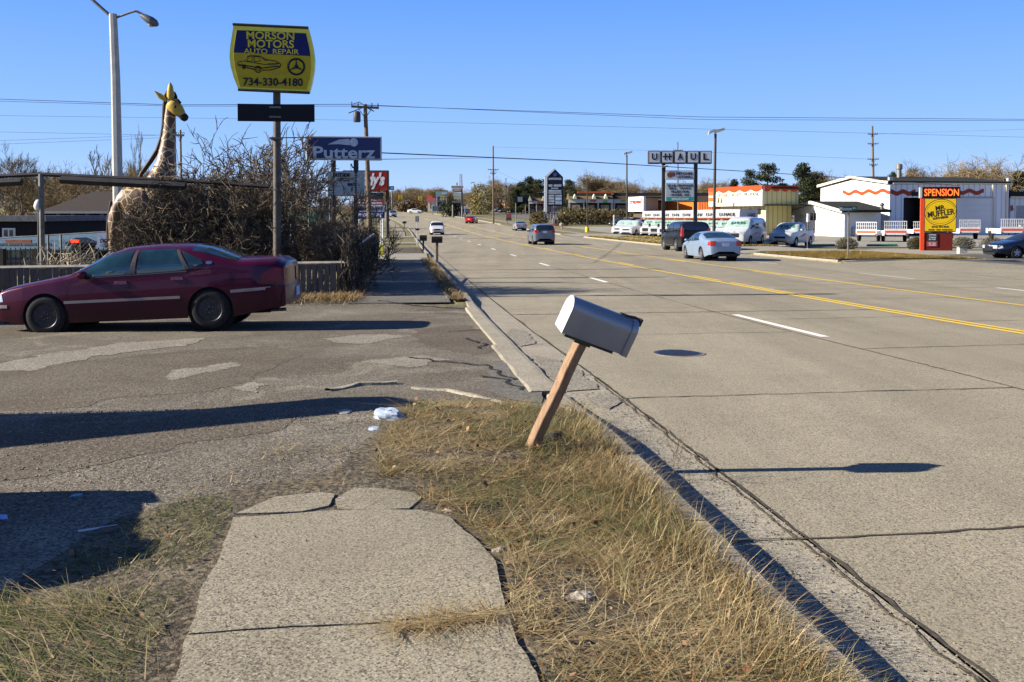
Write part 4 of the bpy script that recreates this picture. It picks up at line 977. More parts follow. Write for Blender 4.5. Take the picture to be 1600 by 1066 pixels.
litter('plastic_scrap', 'small flat white scrap just below the plastic bag', 586, 672, .06, snowm, 5, .15)
litter('plastic_scrap', 'faint grey scrap in the shadow left of the plastic bag', 538, 645, .07, simple('grey_scrap', (.3, .3, .28), .7), 8, .12)
litter('stone', 'flat pinkish stone between the broken slab and the grass', 701, 803, .045, simple('pink_stone', (.5, .38, .30), .9, var=.2), 1.2, .4, 'stone')
litter('stone', 'whitish stone at the right edge of the footpath slab', 779, 866, .04, stonem, 4.1, .6, 'stone')
litter('stone', 'white rounded stone lying in the grass verge near the bottom', 908, 940, .05, stonem, 6.1, .6, 'stone')
litter('paper_scrap', 'white paper scrap in the grass right of the mailbox post', 913, 736, .05, whitem, 3.3, .2)
litter('plastic_scrap', 'bright blue-white scrap at the left edge in the shade', -1, 812, .045, simple('blue_scrap', (.45, .58, .95), .5), 2.9, .3)
litter('plastic_disc', 'small teal lid lying in the shade near the left edge', 119, 776, .03, simple('teal_plastic', (.02, .32, .42), .4), 7.3, .2)
s1, s2 = hit(122, 834), hit(183, 825); o = MB(); o.tube([s1+Vector((0, 0, .012)), s2+Vector((0, 0, .012))], .006, 6)
tag(o.build('drinking_straw', whitem), 'thin white stick lying in the shade at lower left', 'litter')
# ------------------------------------------------------------------ plank wall
pw = thing('plank_wall', 'low wall of weathered vertical planks with a pale cap behind the maroon car', 'fence', (0, 0, 0))
E1 = at(546, 470, 23.4); E0 = Vector((-13.9, 21.3, 0)); dv = (E0-E1); dv.z = 0; Lw = dv.length; dv.normalize(); nv = Vector((-dv.y, dv.x, 0))
def planks(m):
    u = 0.0
    while u < Lw:
        w = rnd.uniform(.12, .17); p = E1+dv*u; zb = g(p.x, p.y)-.05; zt = .60-.004*u*0-.05*(u/Lw)+rnd.uniform(-.03, .01)
        o = rnd.uniform(-.02, .02); tw = rnd.uniform(-.02, .02)
        vs = []
        for (a, b) in ((0, 0), (w-.018, tw), (w-.018, tw+.03), (0, .03)):
            q = p+dv*a+nv*(b+o); vs += [(q.x, q.y, zb), (q.x+rnd.uniform(-.006, .006), q.y, zt)]
        m.add(vs, [(0, 2, 3, 1), (2, 4, 5, 3), (4, 6, 7, 5), (6, 0, 1, 7), (1, 3, 5, 7)]); u += w
part('planks', oldwood, pw, planks)
part('cap_rail', simple('pale_weathered_cap', (.40, .36, .30), .85, var=.25, scale=5), pw, lambda m: m.tube([E1+Vector((0, 0, .61-E1.z)), E1+dv*Lw*.5+Vector((0, 0, .585-E1.z)), E1+dv*Lw+Vector((0, 0, .56-E1.z))], .045, 4))
part('end_post', greymetal, pw, lambda m: m.tube([Vector((E1.x+.08, E1.y, -.35)), Vector((E1.x+.0, E1.y, .62))], .04, 8))
# ------------------------------------------------------------------ steel frame over the garden
fr = thing('steel_frame', 'dark steel post and overhead beam frame at the left edge above the garden', 'frame', gp(65, 25))
def F2(px_, py_, Y): return at(px_, py_, Y)-Vector(fr.location)
part('post', greymetal, fr, lambda m: m.tube([(0, 0, -.2), F2(64, 272, 25)], .065, 10))
beammat = simple('dark_beam', (.035, .033, .035), .6, var=.3)
part('beam', beammat, fr, lambda m: [m.tube([F2(a, b, 25), F2(c, d, 25)], .05, 4) for a, b, c, d in ((-30, 277, 62, 272.5), (62, 272.5, 310, 284), (310, 284, 420, 292))])
part('panel', beammat, fr, lambda m: [m.tube([F2(a, b, 24.9), F2(c, d, 24.9)], .10, 4) for a, b, c, d in ((-30, 287, 34, 284), (95, 281, 290, 291))])
lm = thing('globe_lamp', 'white globe lamp beside the dark steel post at the left', 'lamp', gp(58, 26))
part('globe', simple('white_glass_globe', (.72, .70, .62), .4, var=.1), lm, lambda m: m.lathe([(.001, -.13), (.08, -.11), (.12, 0), (.09, .10), (.05, .16), (.001, .17)], 12, M=Matrix.Translation(at(60, 322, 26)-gp(58, 26))), 60)
part('stem', blackmetal, lm, lambda m: m.tube([(0, 0, 0), at(60, 328, 26)-gp(58, 26)], .025, 6))
# ------------------------------------------------------------------ street lamp
sl_ = thing('street_lamp', 'tall square pale concrete street lamp with two arms, one lamp head in view', 'street lamp', gp(185, 38))
q = Vector(sl_.location)
def pole(m):
    vs = []
    for (pxx, pyy, w) in ((185.5, 365, .185), (180.5, 120, .155), (176.5, 22, .135)):
        c = at(pxx, pyy, 38)-q; c.y = 0
        for a, b in ((-1, -.4), (-.4, -1), (.4, -1), (1, -.4), (1, .4), (.4, 1), (-.4, 1), (-1, .4)): vs.append((c.x+a*w, b*w, c.z))
    m.add(vs, [(i*8+j, i*8+(j+1) % 8, (i+1)*8+(j+1) % 8, (i+1)*8+j) for i in range(2) for j in range(8)]+[tuple(16+k for k in range(8))])
part('pole', concpole, sl_, pole)
A3 = lambda a, b, y=38: at(a, b, y)-q
part('arm', greymetal, sl_, lambda m: m.tube([A3(178, 29), A3(200, 21), A3(211, 17.5), A3(214, 18), A3(224, 23)], .045, 8))
part('arm', greymetal, sl_, lambda m: m.tube([A3(175, 27), A3(160, 14), A3(140, -4), A3(122, -24)], .06, 8))
def lhead(m):
    d = (A3(246, 38)-A3(220, 22)).normalized(); M = Matrix.Translation(A3(220, 23)) @ d.to_track_quat('X', 'Z').to_matrix().to_4x4()
    m.lathe([(.02, 0), (.11, .03), (.17, .2), (.22, .45), (.20, .62), (.10, .74), (.01, .78)], 14, 'x', M @ Matrix.Diagonal((1, 1, .75, 1)))
part('lamp_head', simple('lamp_housing', (.12, .12, .12), .5, .3), sl_, lhead, 50)
part('lens', simple('lamp_lens', (.42, .40, .28), .2, coat=.5), sl_, lambda m: m.lathe([(.001, -.19), (.09, -.16), (.15, -.06), (.17, 0)], 14, M=Matrix.Translation(A3(237.5, 35)) @ Matrix.Rotation(R(28), 4, 'Y')), 50)
# ------------------------------------------------------------------ giraffe figure
def gmat():
    m, nt, b = newmat('giraffe_paint'); tc = nt.nodes.new('ShaderNodeTexCoord'); v = tc.outputs['Object']
    d = voro(nt, v, 4.0, 'DISTANCE_TO_EDGE'); c = mixrgb(nt, ramp(nt, d, [(.042, 0), (.058, 1.0)]), (.42, .33, .17), (.075, .028, .012))
    n = noise(nt, v, 5, 5); c = mixrgb(nt, ramp(nt, n, [(.5, 0), (.75, .35)]), c, (.30, .20, .10)); nt.links.new(c, b.inputs['Base Color']); b.inputs['Roughness'].default_value = .5; return m
GY = 30; gq = gp(235, GY); gi = thing('giraffe_statue', 'life-size painted giraffe statue with brown patches rising behind the dense brush', 'statue', gq)
GA = lambda a, b, dy=0: at(a, b, GY)-gq+Vector((0, dy, 0))
def skin(name, chain, mat, parent, sub=2):
    """chain: list of (point, radius_x, radius_y, parent index)"""
    me = bpy.data.meshes.new(name); me.from_pydata([c[0] for c in chain], [(i, c[3]) for i, c in enumerate(chain) if c[3] is not None], [])
    o = bpy.data.objects.new(name, me); COL.objects.link(o)
    md = o.modifiers.new('s', 'SKIN'); md.use_smooth_shade = True
    me.skin_vertices  # created by the modifier layer
    if not me.skin_vertices: 
        bm = bmesh.new(); bm.from_mesh(me); bm.verts.layers.skin.verify(); bm.to_mesh(me); bm.free()
    sv = me.skin_vertices[0].data
    for i, c in enumerate(chain): sv[i].radius = (c[1], c[2]); sv[i].use_root = (i == 0)
    ss = o.modifiers.new('u', 'SUBSURF'); ss.levels = sub; ss.render_levels = sub
    bpy.context.view_layer.update(); m2 = bpy.data.meshes.new_from_object(o.evaluated_get(bpy.context.evaluated_depsgraph_get()))
    m2.materials.clear(); m2.materials.append(mat); m2.polygons.foreach_set('use_smooth', [True]*len(m2.polygons))
    o.modifiers.clear(); o.data = m2; m2.name = name
    if parent is not None: o.parent = parent
    return o
ch = [(GA(228, 325), .62, .55, None), (GA(252, 300), .58, .50, 0), (GA(258, 268), .42, .36, 1), (GA(262, 235), .26, .26, 2), (GA(265, 205), .20, .20, 3), (GA(266, 178), .17, .17, 4), (GA(268, 160), .18, .17, 5), (GA(276, 166, -.02), .16, .16, 6), (GA(283, 176, -.03), .10, .11, 7), (GA(287, 181, -.03), .08, .09, 8),
      (GA(198, 312), .58, .52, 0), (GA(183, 322), .40, .42, 10),
      (GA(180, 355, .28), .22, .22, 11), (GA(184, 385, .3), .13, .13, 12), (GA(182, 425, .3), .11, .11, 13),
      (GA(186, 355, -.28), .22, .22, 11), (GA(182, 388, -.3), .13, .13, 15), (GA(184, 425, -.3), .11, .11, 16),
      (GA(255, 350, .26), .20, .20, 1), (GA(256, 385, .28), .12, .12, 18), (GA(256, 425, .28), .10, .10, 19),
      (GA(262, 350, -.26), .20, .20, 1), (GA(262, 385, -.28), .12, .12, 21), (GA(262, 425, -.28), .10, .10, 22)]
skin('body', ch, gmat(), gi)
yel = simple('giraffe_yellow', (.50, .34, .07), .5, var=.12, scale=9)
dk = simple('giraffe_dark', (.03, .02, .018), .5)
def face(m):
    d = (GA(290, 183)-GA(267, 160)); M = Matrix.Translation(GA(267, 161, -.05)) @ d.to_track_quat('X', 'Z').to_matrix().to_4x4()
    m.lathe([(.02, -.06), (.17, .0), (.215, .14), (.19, .32), (.13, .48), (.10, .56), (.02, .58)], 16, 'x', M)
part('face', yel, gi, face, 60)
part('muzzle', dk, gi, lambda m: m.lathe([(.02, 0), (.11, .02), (.125, .10), (.10, .19), (.02, .23)], 14, 'x', Matrix.Translation(GA(284.5, 180, -.05)) @ (GA(292, 186)-GA(284, 179)).to_track_quat('X', 'Z').to_matrix().to_4x4()), 60)
for dy, a, b, c, d in ((-.12, 262.5, 158, 245.5, 144), (.12, 0, 0, 0, 0)):
    if a: part('ear', yel, gi, lambda m: m.tube([GA(a, b, dy), GA((a+c)/2, (b+d)/2+1, dy*1.3), GA(c, d, dy*1.8)], [.05, .085, .015], 8), 60)
part('horn', yel, gi, lambda m: m.tube([GA(268, 158, -.1), GA(268.5, 146, -.12), GA(268.5, 135, -.13), GA(268, 130, -.13)], [.10, .105, .07, .02], 10), 60)
part('horn', dk, gi, lambda m: m.tube([GA(273, 160, .1), GA(272, 150, .12), GA(270, 143, .13)], [.07, .06, .03], 8), 60)
part('mane', dk, gi, lambda m: m.tube([GA(262, 142), GA(258.5, 150), GA(257, 170), GA(256, 195), GA(253, 215), GA(246, 235), GA(235, 252), GA(222, 270), GA(214, 285)], [.04, .07, .07, .07, .075, .08, .08, .07, .03], 8), 60)
part('eye', dk, gi, lambda m: [m.lathe([(.001, -.05), (.05, 0), (.001, .05)], 10, 'y', Matrix.Translation(GA(x, y, -.24))) for x, y in ((277.5, 168),)], 60)
part('brow', dk, gi, lambda m: m.tube([GA(275, 157, -.15), GA(281, 158, -.2), GA(285, 163, -.2)], .05, 6), 60)
part('tail', dk, gi, lambda m: m.tube([GA(180, 315, -.3), GA(175, 345, -.35), GA(177, 375, -.35)], [.05, .03, .07], 6), 60)
# ------------------------------------------------------------------ signs on the left
def signpost(name, label, cat, px_, Y, group=None):
    b = gp(px_, Y); return thing(name, label, cat, b, TH, group), (lambda a, c, dy=0, b=b, Y=Y: at(a, c, Y)-b+Vector((0, dy, 0)))
def rect(P, a, b, c, d): p, q = P(a, d), P(c, b); return p.x, q.x, p.z, q.z      # x0,x1,z0,z1 from photo box
yellowface = simple('yellow_sign_face', (.48, .35, .012), .45, var=.05)
navyface = simple('navy_sign_face', (.012, .018, .10), .45, var=.08)
yellowtrim = simple('yellow_sign_trim', (.80, .68, .03), .4, var=.05)
mo, P = signpost('pole_sign', 'barrel-shaped yellow and navy auto repair sign with a phone number on a dark pole', 'sign', 431.5, 24.4)
part('pole', simple('brown_pole', (.085, .07, .055), .6, .3, var=.3), mo, lambda m: m.tube([(0, .12, -.1), P(431.5, 142, .12)], [.105, .09], 14), 60)
prof = [(383, 44), (367, 42), (364, 70), (362, 92), (365, 115), (375, 141), (483, 145), (489, 125), (491.5, 100), (488, 70), (482, 45)]
def spl(pts, inset):
    cx, cz = 427, 93; out = []
    for a, b in pts: p = P(cx+(a-cx)*inset, cz+(b-cz)*inset); out.append((p.x, p.z))
    return out
barrel = [(368, 42), (365.5, 60), (363, 76), (362, 92), (363.5, 106), (368.5, 124), (375.5, 141.5), (483, 145), (487.5, 128), (491, 108), (491.5, 92), (489.5, 76), (485.5, 58), (482, 45)]
part('cabinet', yellowtrim, mo, lambda m: m.prism(spl(barrel, 1), -.16, .12))
part('rim', blackmetal, mo, lambda m: (m.tube([P(367, 41.5, -.17), P(482, 44.5, -.17)], .035, 6), m.tube([P(375, 142.5, -.17), P(484, 146, -.17)], .035, 6)))
part('face', yellowface, mo, lambda m: m.prism([(p.x, p.z) for p in [P(*c) for c in ((373, 50), (369.5, 74), (368.5, 92), (370.5, 108), (378, 138), (479, 141), (484, 124), (486, 104), (485, 84), (478.5, 53))]], -.172, -.160))
part('navy_panel', navyface, mo, lambda m: m.prism([(p.x, p.z) for p in [P(*c) for c in ((373.5, 50.5), (369.5, 74), (368.5, 85), (485, 88.5), (483, 74), (478, 53.5))]], -.178, -.172))
ymt = simple('yellow_lettering', (.66, .53, .03), .5); blk = simple('sign_black', (.018, .016, .03), .5)
for s_, a, b, c, d, mt, bo in (('MORSON', 388, 52, 460.5, 64, ymt, .02), ('MOTORS', 390, 64.5, 460, 77, ymt, .02), ('AUTO  REPAIR', 384, 78.5, 467.5, 86.5, ymt, .012), ('734-330-4180', 383, 123.5, 473.5, 136, blk, .02)):
    x0, x1, z0, z1 = rect(P, a, b, c, d); text(s_, 'lettering', mt, mo, x0, x1, z0, z1, -.183, bo)
def carline(m):
    L = lambda pts, w=.008: m.tube([P(a, b, -.181) for a, b in pts], w, 4)
    L([(374, 101), (377, 99), (383, 98), (388, 91), (395, 89.5), (408, 90), (417, 95), (430, 97), (437, 100), (440, 103), (439, 106)], .010)
    L([(374, 101), (375, 105), (380, 106)], .009); L([(388, 108), (401, 111)], .014); L([(412, 112), (425, 111), (439, 106.5)], .011)
    L([(384, 98), (398, 100), (415, 103), (437, 101)], .009); L([(376, 103.5), (400, 107), (412, 108.5), (438, 105)], .012)
    L([(390, 92), (389, 98), (396, 99), (397, 91), (390, 92)], .006); L([(399, 91), (400, 99), (409, 97.5), (407, 91), (399, 91)], .008); L([(411, 91.5), (415, 97), (421, 97)], .006)
    for cx, cy_, r in ((405.5, 110.5, 4.6), (384, 107, 2.6)):
        L([(cx+r*math.cos(k*.52), cy_+r*1.1*math.sin(k*.52)) for k in range(13)], .012); L([(cx+r*.45*math.cos(k*.52), cy_+r*.5*math.sin(k*.52)) for k in range(13)], .007)
    for i in range(5): L([(421+i*3, 100), (422+i*3, 105)], .005)
part('car_drawing', blk, mo, carline)
def star(m):
    c = (463.5, 105.5); r = 12.6
    m.tube([P(c[0]+r*math.cos(k*math.pi/16), c[1]+r*math.sin(k*math.pi/16), -.181) for k in range(33)], .017, 5); m.tube([P(c[0]+r*.88*math.cos(k*math.pi/16), c[1]+r*.88*math.sin(k*math.pi/16), -.181) for k in range(33)], .006, 5)
    for k in range(3):
        a = -math.pi/2+k*2*math.pi/3; m.tube([P(c[0], c[1], -.181), P(c[0]+r*.85*math.cos(a), c[1]+r*.85*math.sin(a), -.181)], [.028, .008], 5)
    m.lathe([(.001, -.01), (.05, -.01), (.05, .01)], 12, 'y', Matrix.Translation(P(c[0], c[1], -.18)))
part('wheel_emblem', blk, mo, star)
x0, x1, z0, z1 = rect(P, 424.5, 112.5, 448, 118.5); text('BMW', 'faded_lettering', simple('faded_ochre', (.50, .37, .03), .5), mo, x0, x1, z0, z1, -.176, .03)
bb = P(373, 190); bt = P(490.5, 163)
part('lower_board', simple('blank_black_board', (.010, .010, .013), .5), mo, lambda m: m.box(bb.x, bt.x, -.03, .02, bb.z, bt.z))
for y in (168, 183, 216): part('clamp', greymetal, mo, lambda m: m.box(-.14, .14, -.05, .26, P(431, y).z-.02, P(431, y).z+.02))
part('stay_rod', greymetal, mo, lambda m: m.tube([P(433, 215, .1), P(481, 214.5, 0)], .015, 6))
# fun centre sign
pu, P = signpost('pole_sign', 'navy rectangular sign with white playful lettering and a flying golf ball', 'sign', 537, 33)
x0, x1, z0, z1 = rect(P, 480, 213.5, 596, 250.5)
part('cabinet', simple('pale_frame', (.50, .50, .46), .4, .3), pu, lambda m: m.bbox(x0, x1, -.15, .15, z0, z1, .02))
part('face', simple('royal_navy', (.006, .011, .11), .4, var=.12), pu, lambda m: m.box(x0+.05, x1-.05, -.16, -.15, z0+.05, z1-.05))
a0, a1, b0, b1 = rect(P, 491, 229.5, 586, 248); lwm = simple('pale_lettering', (.55, .62, .68), .5, var=.12)
text('Putterz', 'lettering', lwm, pu, a0, a1, b0, b1, -.166, .022)
part('golf_ball', lwm, pu, lambda m: (m.lathe([(.001, -.012), (P(6.5, 0).x-P(0, 0).x, -.008), (P(6.5, 0).x-P(0, 0).x, .004)], 20, 'y', Matrix.Translation(P(553, 223, -.165)))), 30)
part('ball_trail', lwm, pu, lambda m: m.prism([(p.x, p.z) for p in [P(*c) for c in ((513, 226.5), (530, 219), (546, 217.5), (547, 227.5), (530, 226))]], -.168, -.160))
for a, b in ((521, 253), (556, 250)): part('post', blackmetal, pu, lambda m: m.tube([P(a, b-2, .05), P(a, 400, .05)], .085, 10), 60)
part('floodlight', blackmetal, pu, lambda m: m.tube([P(548, 256), P(551, 262), P(560, 262)], .03, 6))
lb_, P = signpost('letter_board_sign', 'pale ribbed letter board with black letters under the navy golf sign', 'sign', 545, 33.2)
x0, x1, z0, z1 = rect(P, 512, 268, 570, 307)
part('cabinet', simple('pale_frame', (.5, .5, .46)), lb_, lambda m: m.bbox(x0, x1, -.20, .05, z0, z1, .02))
def board(m):
    n = 9
    for i in range(n): a, b = z0+.05+(z1-z0-.1)*i/n, z0+.05+(z1-z0-.1)*(i+1)/n; m.box(x0+.05, x1-.05, -.212, -.20, a, b-.022)
part('board', simple('ribbed_board', (.42, .50, .50), .5, var=.15, scale=4), lb_, board)
for s_, a, b, c, d in (('OUTSIDE', 521, 271, 547, 277), ('OPEN', 528, 278.5, 546, 284), ('MAY', 544, 286, 556, 291.5), ('5', 549, 293, 552, 299)):
    e0, e1, f0, f1 = rect(P, a, b, c, d); text(s_, 'lettering', blk, lb_, e0, e1, f0, f1, -.218, .05)
part('post', blackmetal, lb_, lambda m: m.tube([P(556, 306), P(556, 400)], .06, 8))
# utility pole beside the signs
def utility(label, px0, Y, top_y, px1, rbase, arms, tilt=0, base_py=None, transformer=False):
    b = gp(px0, Y); t = thing('utility_pole', label, 'utility pole', b)
    tp = at(px1, top_y, Y)-b
    part('pole', polewood, t, lambda m: m.tube([Vector((0, 0, -.3)), tp*.5, tp], [rbase, rbase*.85, rbase*.65], 10), 60)
    for (ay, hw, ang_) in arms:
        z = at(px1, ay, Y).z-b.z; cx = tp.x*z/tp.z; ca, sa = math.cos(ang_), math.sin(ang_)
        def arm(m): m.box(-hw, hw, -.05, .05, -.06, .06, Matrix.Translation((cx, -.12, z)) @ Matrix.Rotation(ang_, 4, 'Z')); m.tube([(cx, -.05, z-.6), (cx+ca*hw*.55, -.1+sa*hw*.55, z)], .02, 4); m.tube([(cx, -.05, z-.6), (cx-ca*hw*.55, -.1-sa*hw*.55, z)], .02, 4)
        part('crossarm', polewood, t, arm)
        for k in (-.95, -.5, .5, .95): part('insulator', simple('insulator', (.12, .08, .06), .3, coat=.5), t, lambda m: m.lathe([(.03, 0), (.05, .06), (.03, .12), (.045, .16), (.01, .2)], 8, M=Matrix.Translation((cx+ca*hw*k, -.12+sa*hw*k, z+.06))))
    if transformer:
        z = tp.z-.9; part('transformer', simple('transformer_grey', (.07, .07, .075), .5), t, lambda m: m.lathe([(.18, 0), (.2, .05), (.2, .5), (.12, .6)], 14, M=Matrix.Translation((tp.x-.42, -.2, z-.1))), 40)
        part('bracket', blackmetal, t, lambda m: (m.tube([(tp.x-.9, -.1, z+.4), (tp.x, -.1, z+.75), (tp.x+.5, -.1, z+.5)], .03, 5), m.tube([(tp.x-.6, -.2, z+.9), (tp.x-.3, -.2, z+1.0), (tp.x, -.2, z+.8)], .02, 5)))
    return t
utility('wooden utility pole with transformer and crossarm behind the navy golf sign', 579, 55, 163, 570.5, .16, [(168, .8, .5)], transformer=True)
# hamburger restaurant sign
hb = hit(606, 371.5); YY = hb.y; hq = gp(590, YY)
we = thing('pole_sign', 'dark red restaurant sign with white script partly hidden behind the utility pole', 'sign', hq)
P = lambda a, c, dy=0, b=hq, Y=YY: at(a, c, Y)-b+Vector((0, dy, 0))
x0, x1, z0, z1 = rect(P, 536, 266.5, 607.5, 300)
part('cabinet', blackmetal, we, lambda m: m.bbox(x0, x1, -.3, .3, z0, z1, .05))
part('face', simple('deep_red_face', (.30, .022, .015), .45, var=.08), we, lambda m: m.box(x0+.12, x1-.12, -.32, -.3, z0+.12, z1-.12))
a0, a1, b0, b1 = rect(P, 541, 270, 602, 296); text("Wendy's", 'script', whitem, we, a0, a1, b0, b1, -.33, .05, shear=.25)
part('reader_board', blackmetal, we, lambda m: m.box(P(560, 300).x, P(599, 300).x, -.2, .2, P(0, 312).z, P(0, 301).z))
for a in (605.5, 566): part('post', blackmetal, we, lambda m: m.tube([P(a, 298), P(a, 373)], .17, 10), 60)
# insurance sign
iq = gp(578, 62); ins = thing('yard_sign', 'small white, red and blue insurance sign below the red restaurant sign', 'sign', iq)
P = lambda a, c, dy=0, b=iq, Y=62: at(a, c, Y)-b+Vector((0, dy, 0))
for nm, a, b, c, d, mt in (('red_panel', 556, 313.5, 601, 320, simple('sign_red', (.38, .03, .03), .5)), ('white_panel', 556, 320, 601, 331, simple('sign_pale', (.62, .66, .72), .5)), ('blue_panel', 556, 331, 601, 341, simple('sign_blue', (.02, .04, .22), .5))):
    x0, x1, z0, z1 = rect(P, a, b, c, d); part(nm, mt, ins, lambda m: m.box(x0, x1, -.05, .05, z0, z1))
for s_, a, b, c, d, mt in (('Maecrum Insurance', 559, 315, 598, 319, whitem), ('BUNDLE & SAVE', 558, 322.5, 599, 329, blk), ('PROGRESSIVE', 560, 333.5, 598, 338.5, whitem)):
    x0, x1, z0, z1 = rect(P, a, b, c, d); text(s_, 'lettering', mt, ins, x0, x1, z0, z1, -.056, .03, shear=.2)
for a in (561, 598): part('post', whitem, ins, lambda m: m.tube([P(a, 340), P(a, 400)], .05, 6))
gm_ = hit(596, 404); t = thing('marker_post', 'thin pale post with a yellow marker tag at the end of the overgrown fence', 'post', gm_)
part('post', simple('pale_post', (.5, .5, .5), .5), t, lambda m: m.tube([(0, 0, 0), (-.02, 0, 2.3)], .03, 8))
part('tag', simple('yellow_tag', (.75, .70, .02), .5), t, lambda m: m.box(-.07, .07, -.04, .04, .15, .75))
# letterboxes further down the road
def roadbox(label, px_, py_, topy, w=.22, h=.24, post='wood', length=.5, rz=0):
    b = hit(px_, py_); t = thing('mailbox', label, 'mailbox', b, rz); Y = b.y; zt = at(px_, topy, Y).z-b.z
    part('post', polewood if post == 'wood' else blackmetal, t, lambda m: m.box(-.05, .05, -.05, .05, -.1, zt-h))
    def bx(m): m.prism([(a, zt-h+b_) for a, b_ in arch(h*.8, h)], -length/2, length/2, 'yz')
    part('box', simple('black_mailbox', (.015, .015, .016), .5), t, bx)
    part('flag', simple('dark_flag', (.06, .02, .02), .5), t, lambda m: m.box(.05, .16, -h*.42-.01, -h*.42, zt-h*.4, zt-h*.2)); return t
roadbox('black mailbox on a thick wooden post at the far end of the footway', 683, 411.5, 369.5, h=.28, length=.46)
roadbox('large black mailbox on a dark post beside the grey road sign', 661.5, 391.5, 367.5, h=.36, length=.44, post='m')
roadbox('lone black mailbox on a thin post before the distant white crossover', 632, 357, 346, h=.35, length=.6, post='m')
roadbox('most distant black mailbox by the left kerb', 606.5, 350, 342, h=.4, length=.6, post='m')
b = hit(652, 385); t = thing('road_sign', 'narrow grey road sign seen on a thin pale post by the left kerb', 'sign', b); Z_ = lambda py_: at(652, py_, b.y).z-b.z
part('post', simple('pale_post', (.5, .5, .5)), t, lambda m: m.tube([(0, 0, 0), (-.0, 0, Z_(338))], .035, 6))
part('panel', simple('sign_back', (.16, .18, .20), .4, .3), t, lambda m: m.box(-.13, .13, -.03, -.02, Z_(347), Z_(338)))
part('small_box', blackmetal, t, lambda m: m.box(-.13, .16, -.08, .08, Z_(360), Z_(357)))
# ------------------------------------------------------------------ buildings behind the garden
def block(name, label, px0, px1, Y, top_y, wallm, roofm, depth=10, cat='building', rz=0, overhang=.3, roof='flat', peak=None, group=None):
    a, b_ = gp(px0, Y), gp(px1, Y); c = (a+b_)/2; zg = min(a.z, b_.z, c.z); t = thing(name, label, cat, (c.x, c.y, zg), rz, group); w = (b_.x-a.x)/2; h = at(px0, top_y, Y).z-zg
    part('wall', wallm, t, lambda m: m.box(-w, w, 0, depth, -.3, h))
    if roof == 'flat': part('roof', roofm, t, lambda m: m.box(-w-overhang, w+overhang, -overhang, depth+overhang, h, h+.25))
    elif roof == 'hip':
        pk = peak or 1.2; part('roof', roofm, t, lambda m: m.add([(-w-overhang, -overhang, h), (w+overhang, -overhang, h), (w+overhang, depth+overhang, h), (-w-overhang, depth+overhang, h), (-w*.55, depth/2, h+pk), (w*.55, depth/2, h+pk)], [(0, 1, 5, 4), (1, 2, 5), (2, 3, 4, 5), (3, 0, 4), (3, 2, 1, 0)]))
    return t, w, h
darkwall = simple('dark_siding', (.020, .019, .020), .8, var=.3); pale_roof = simple('shingle_grey', (.16, .16, .17), .85, var=.25, scale=6)
t, w, h = block('garden_shop', 'low black shop with a pale roof edge and a white window at the left edge', -40, 66, 44, 346, darkwall, pale_roof, 7)
def window(t, x0, x1, z0, z1, y=-.04, fm=whitem, gm2=darkglass, name='window', bars=1):
    f = part(name, fm, t, lambda m: (m.box(x0, x1, y-.03, y+.04, z0, z0+.07), m.box(x0, x1, y-.03, y+.04, z1-.07, z1), m.box(x0, x0+.07, y-.03, y+.04, z0+.07, z1-.07), m.box(x1-.07, x1, y-.03, y+.04, z0+.07, z1-.07), [m.box(x0+(x1-x0)*(k+1)/(bars+1)-.03, x0+(x1-x0)*(k+1)/(bars+1)+.03, y-.02, y+.03, z0+.07, z1-.07) for k in range(bars)]))
    part('pane', gm2, f, lambda m: m.box(x0+.05, x1-.05, y-.005, y+.03, z0+.05, z1-.05)); return f
Lx = lambda a, Y, t: (at(a, 335, Y).x-t.location.x); Lz = lambda b, Y, t: (at(800, b, Y).z-t.location.z)
window(t, Lx(4, 44, t), Lx(24, 44, t), Lz(372, 44, t), Lz(356.5, 44, t))
t, w, h = block('pavilion', 'long dark pavilion with a grey lean-to roof behind bare trees at the left', 68, 170, 52, 332, darkwall, simple('brown_roof', (.05, .04, .035), .9), 9, roof='hip', peak=1.2)
part('gutter', simple('pale_gutter', (.3, .3, .29), .6), t, lambda m: m.box(-w-.3, w+.3, -.5, -.4, h-.06, h+.06))
for k in range(5): part('post', polewood, t, lambda m: m.box(-w+.2+k*(2*w-.4)/4-.07, -w+.2+k*(2*w-.4)/4+.07, -.47, -.33, -.2, h-.06))
# ticket booth: blue sloping roof over glazed front
bluesh = simple('blue_shingles', (.07, .12, .17), .8, var=.35, scale=12); redsh = simple('rust_roof', (.40, .17, .11), .8, var=.2)
ct = gp(85, 34); t = thing('ticket_booth', 'glass-fronted booth under a blue sloping roof with a rust red strip', 'building', ct)
X = lambda a: (a-800)/F*34-ct.x; Zz = lambda b: at(800, b, 34).z-ct.z
part('roof', bluesh, t, lambda m: m.add([(X(-40), -.6, Zz(389)), (X(176), -.6, Zz(389)), (X(176), 2.2, Zz(364)), (X(-40), 2.2, Zz(372)), (X(-40), -.6, Zz(391)), (X(176), -.6, Zz(391)), (X(176), 2.2, Zz(366)), (X(-40), 2.2, Zz(374))], [(0, 1, 2, 3), (4, 7, 6, 5), (0, 4, 5, 1), (1, 5, 6, 2), (2, 6, 7, 3), (3, 7, 4, 0)]))
part('roof_strip', redsh, t, lambda m: m.box(X(25), X(64), -.72, -.62, Zz(379), Zz(374)))
part('back_wall', simple('booth_wall', (.07, .07, .075), .8, var=.3), t, lambda m: m.box(X(-40), X(176), 2.1, 2.3, -.3, Zz(372)))
part('counter', simple('counter', (.16, .14, .12), .8, var=.3), t, lambda m: m.box(X(-40), X(110), -.3, .2, -.3, Zz(405)))
for k in range(5): 
    x0, x1 = X(-30+k*23), X(-30+k*23+20)
    window(t, x0, x1, Zz(405), Zz(380), -.1, simple('grey_frame', (.16, .17, .15), .6), glassmat('teal_glass', (.07, .11, .11), .1), bars=0)
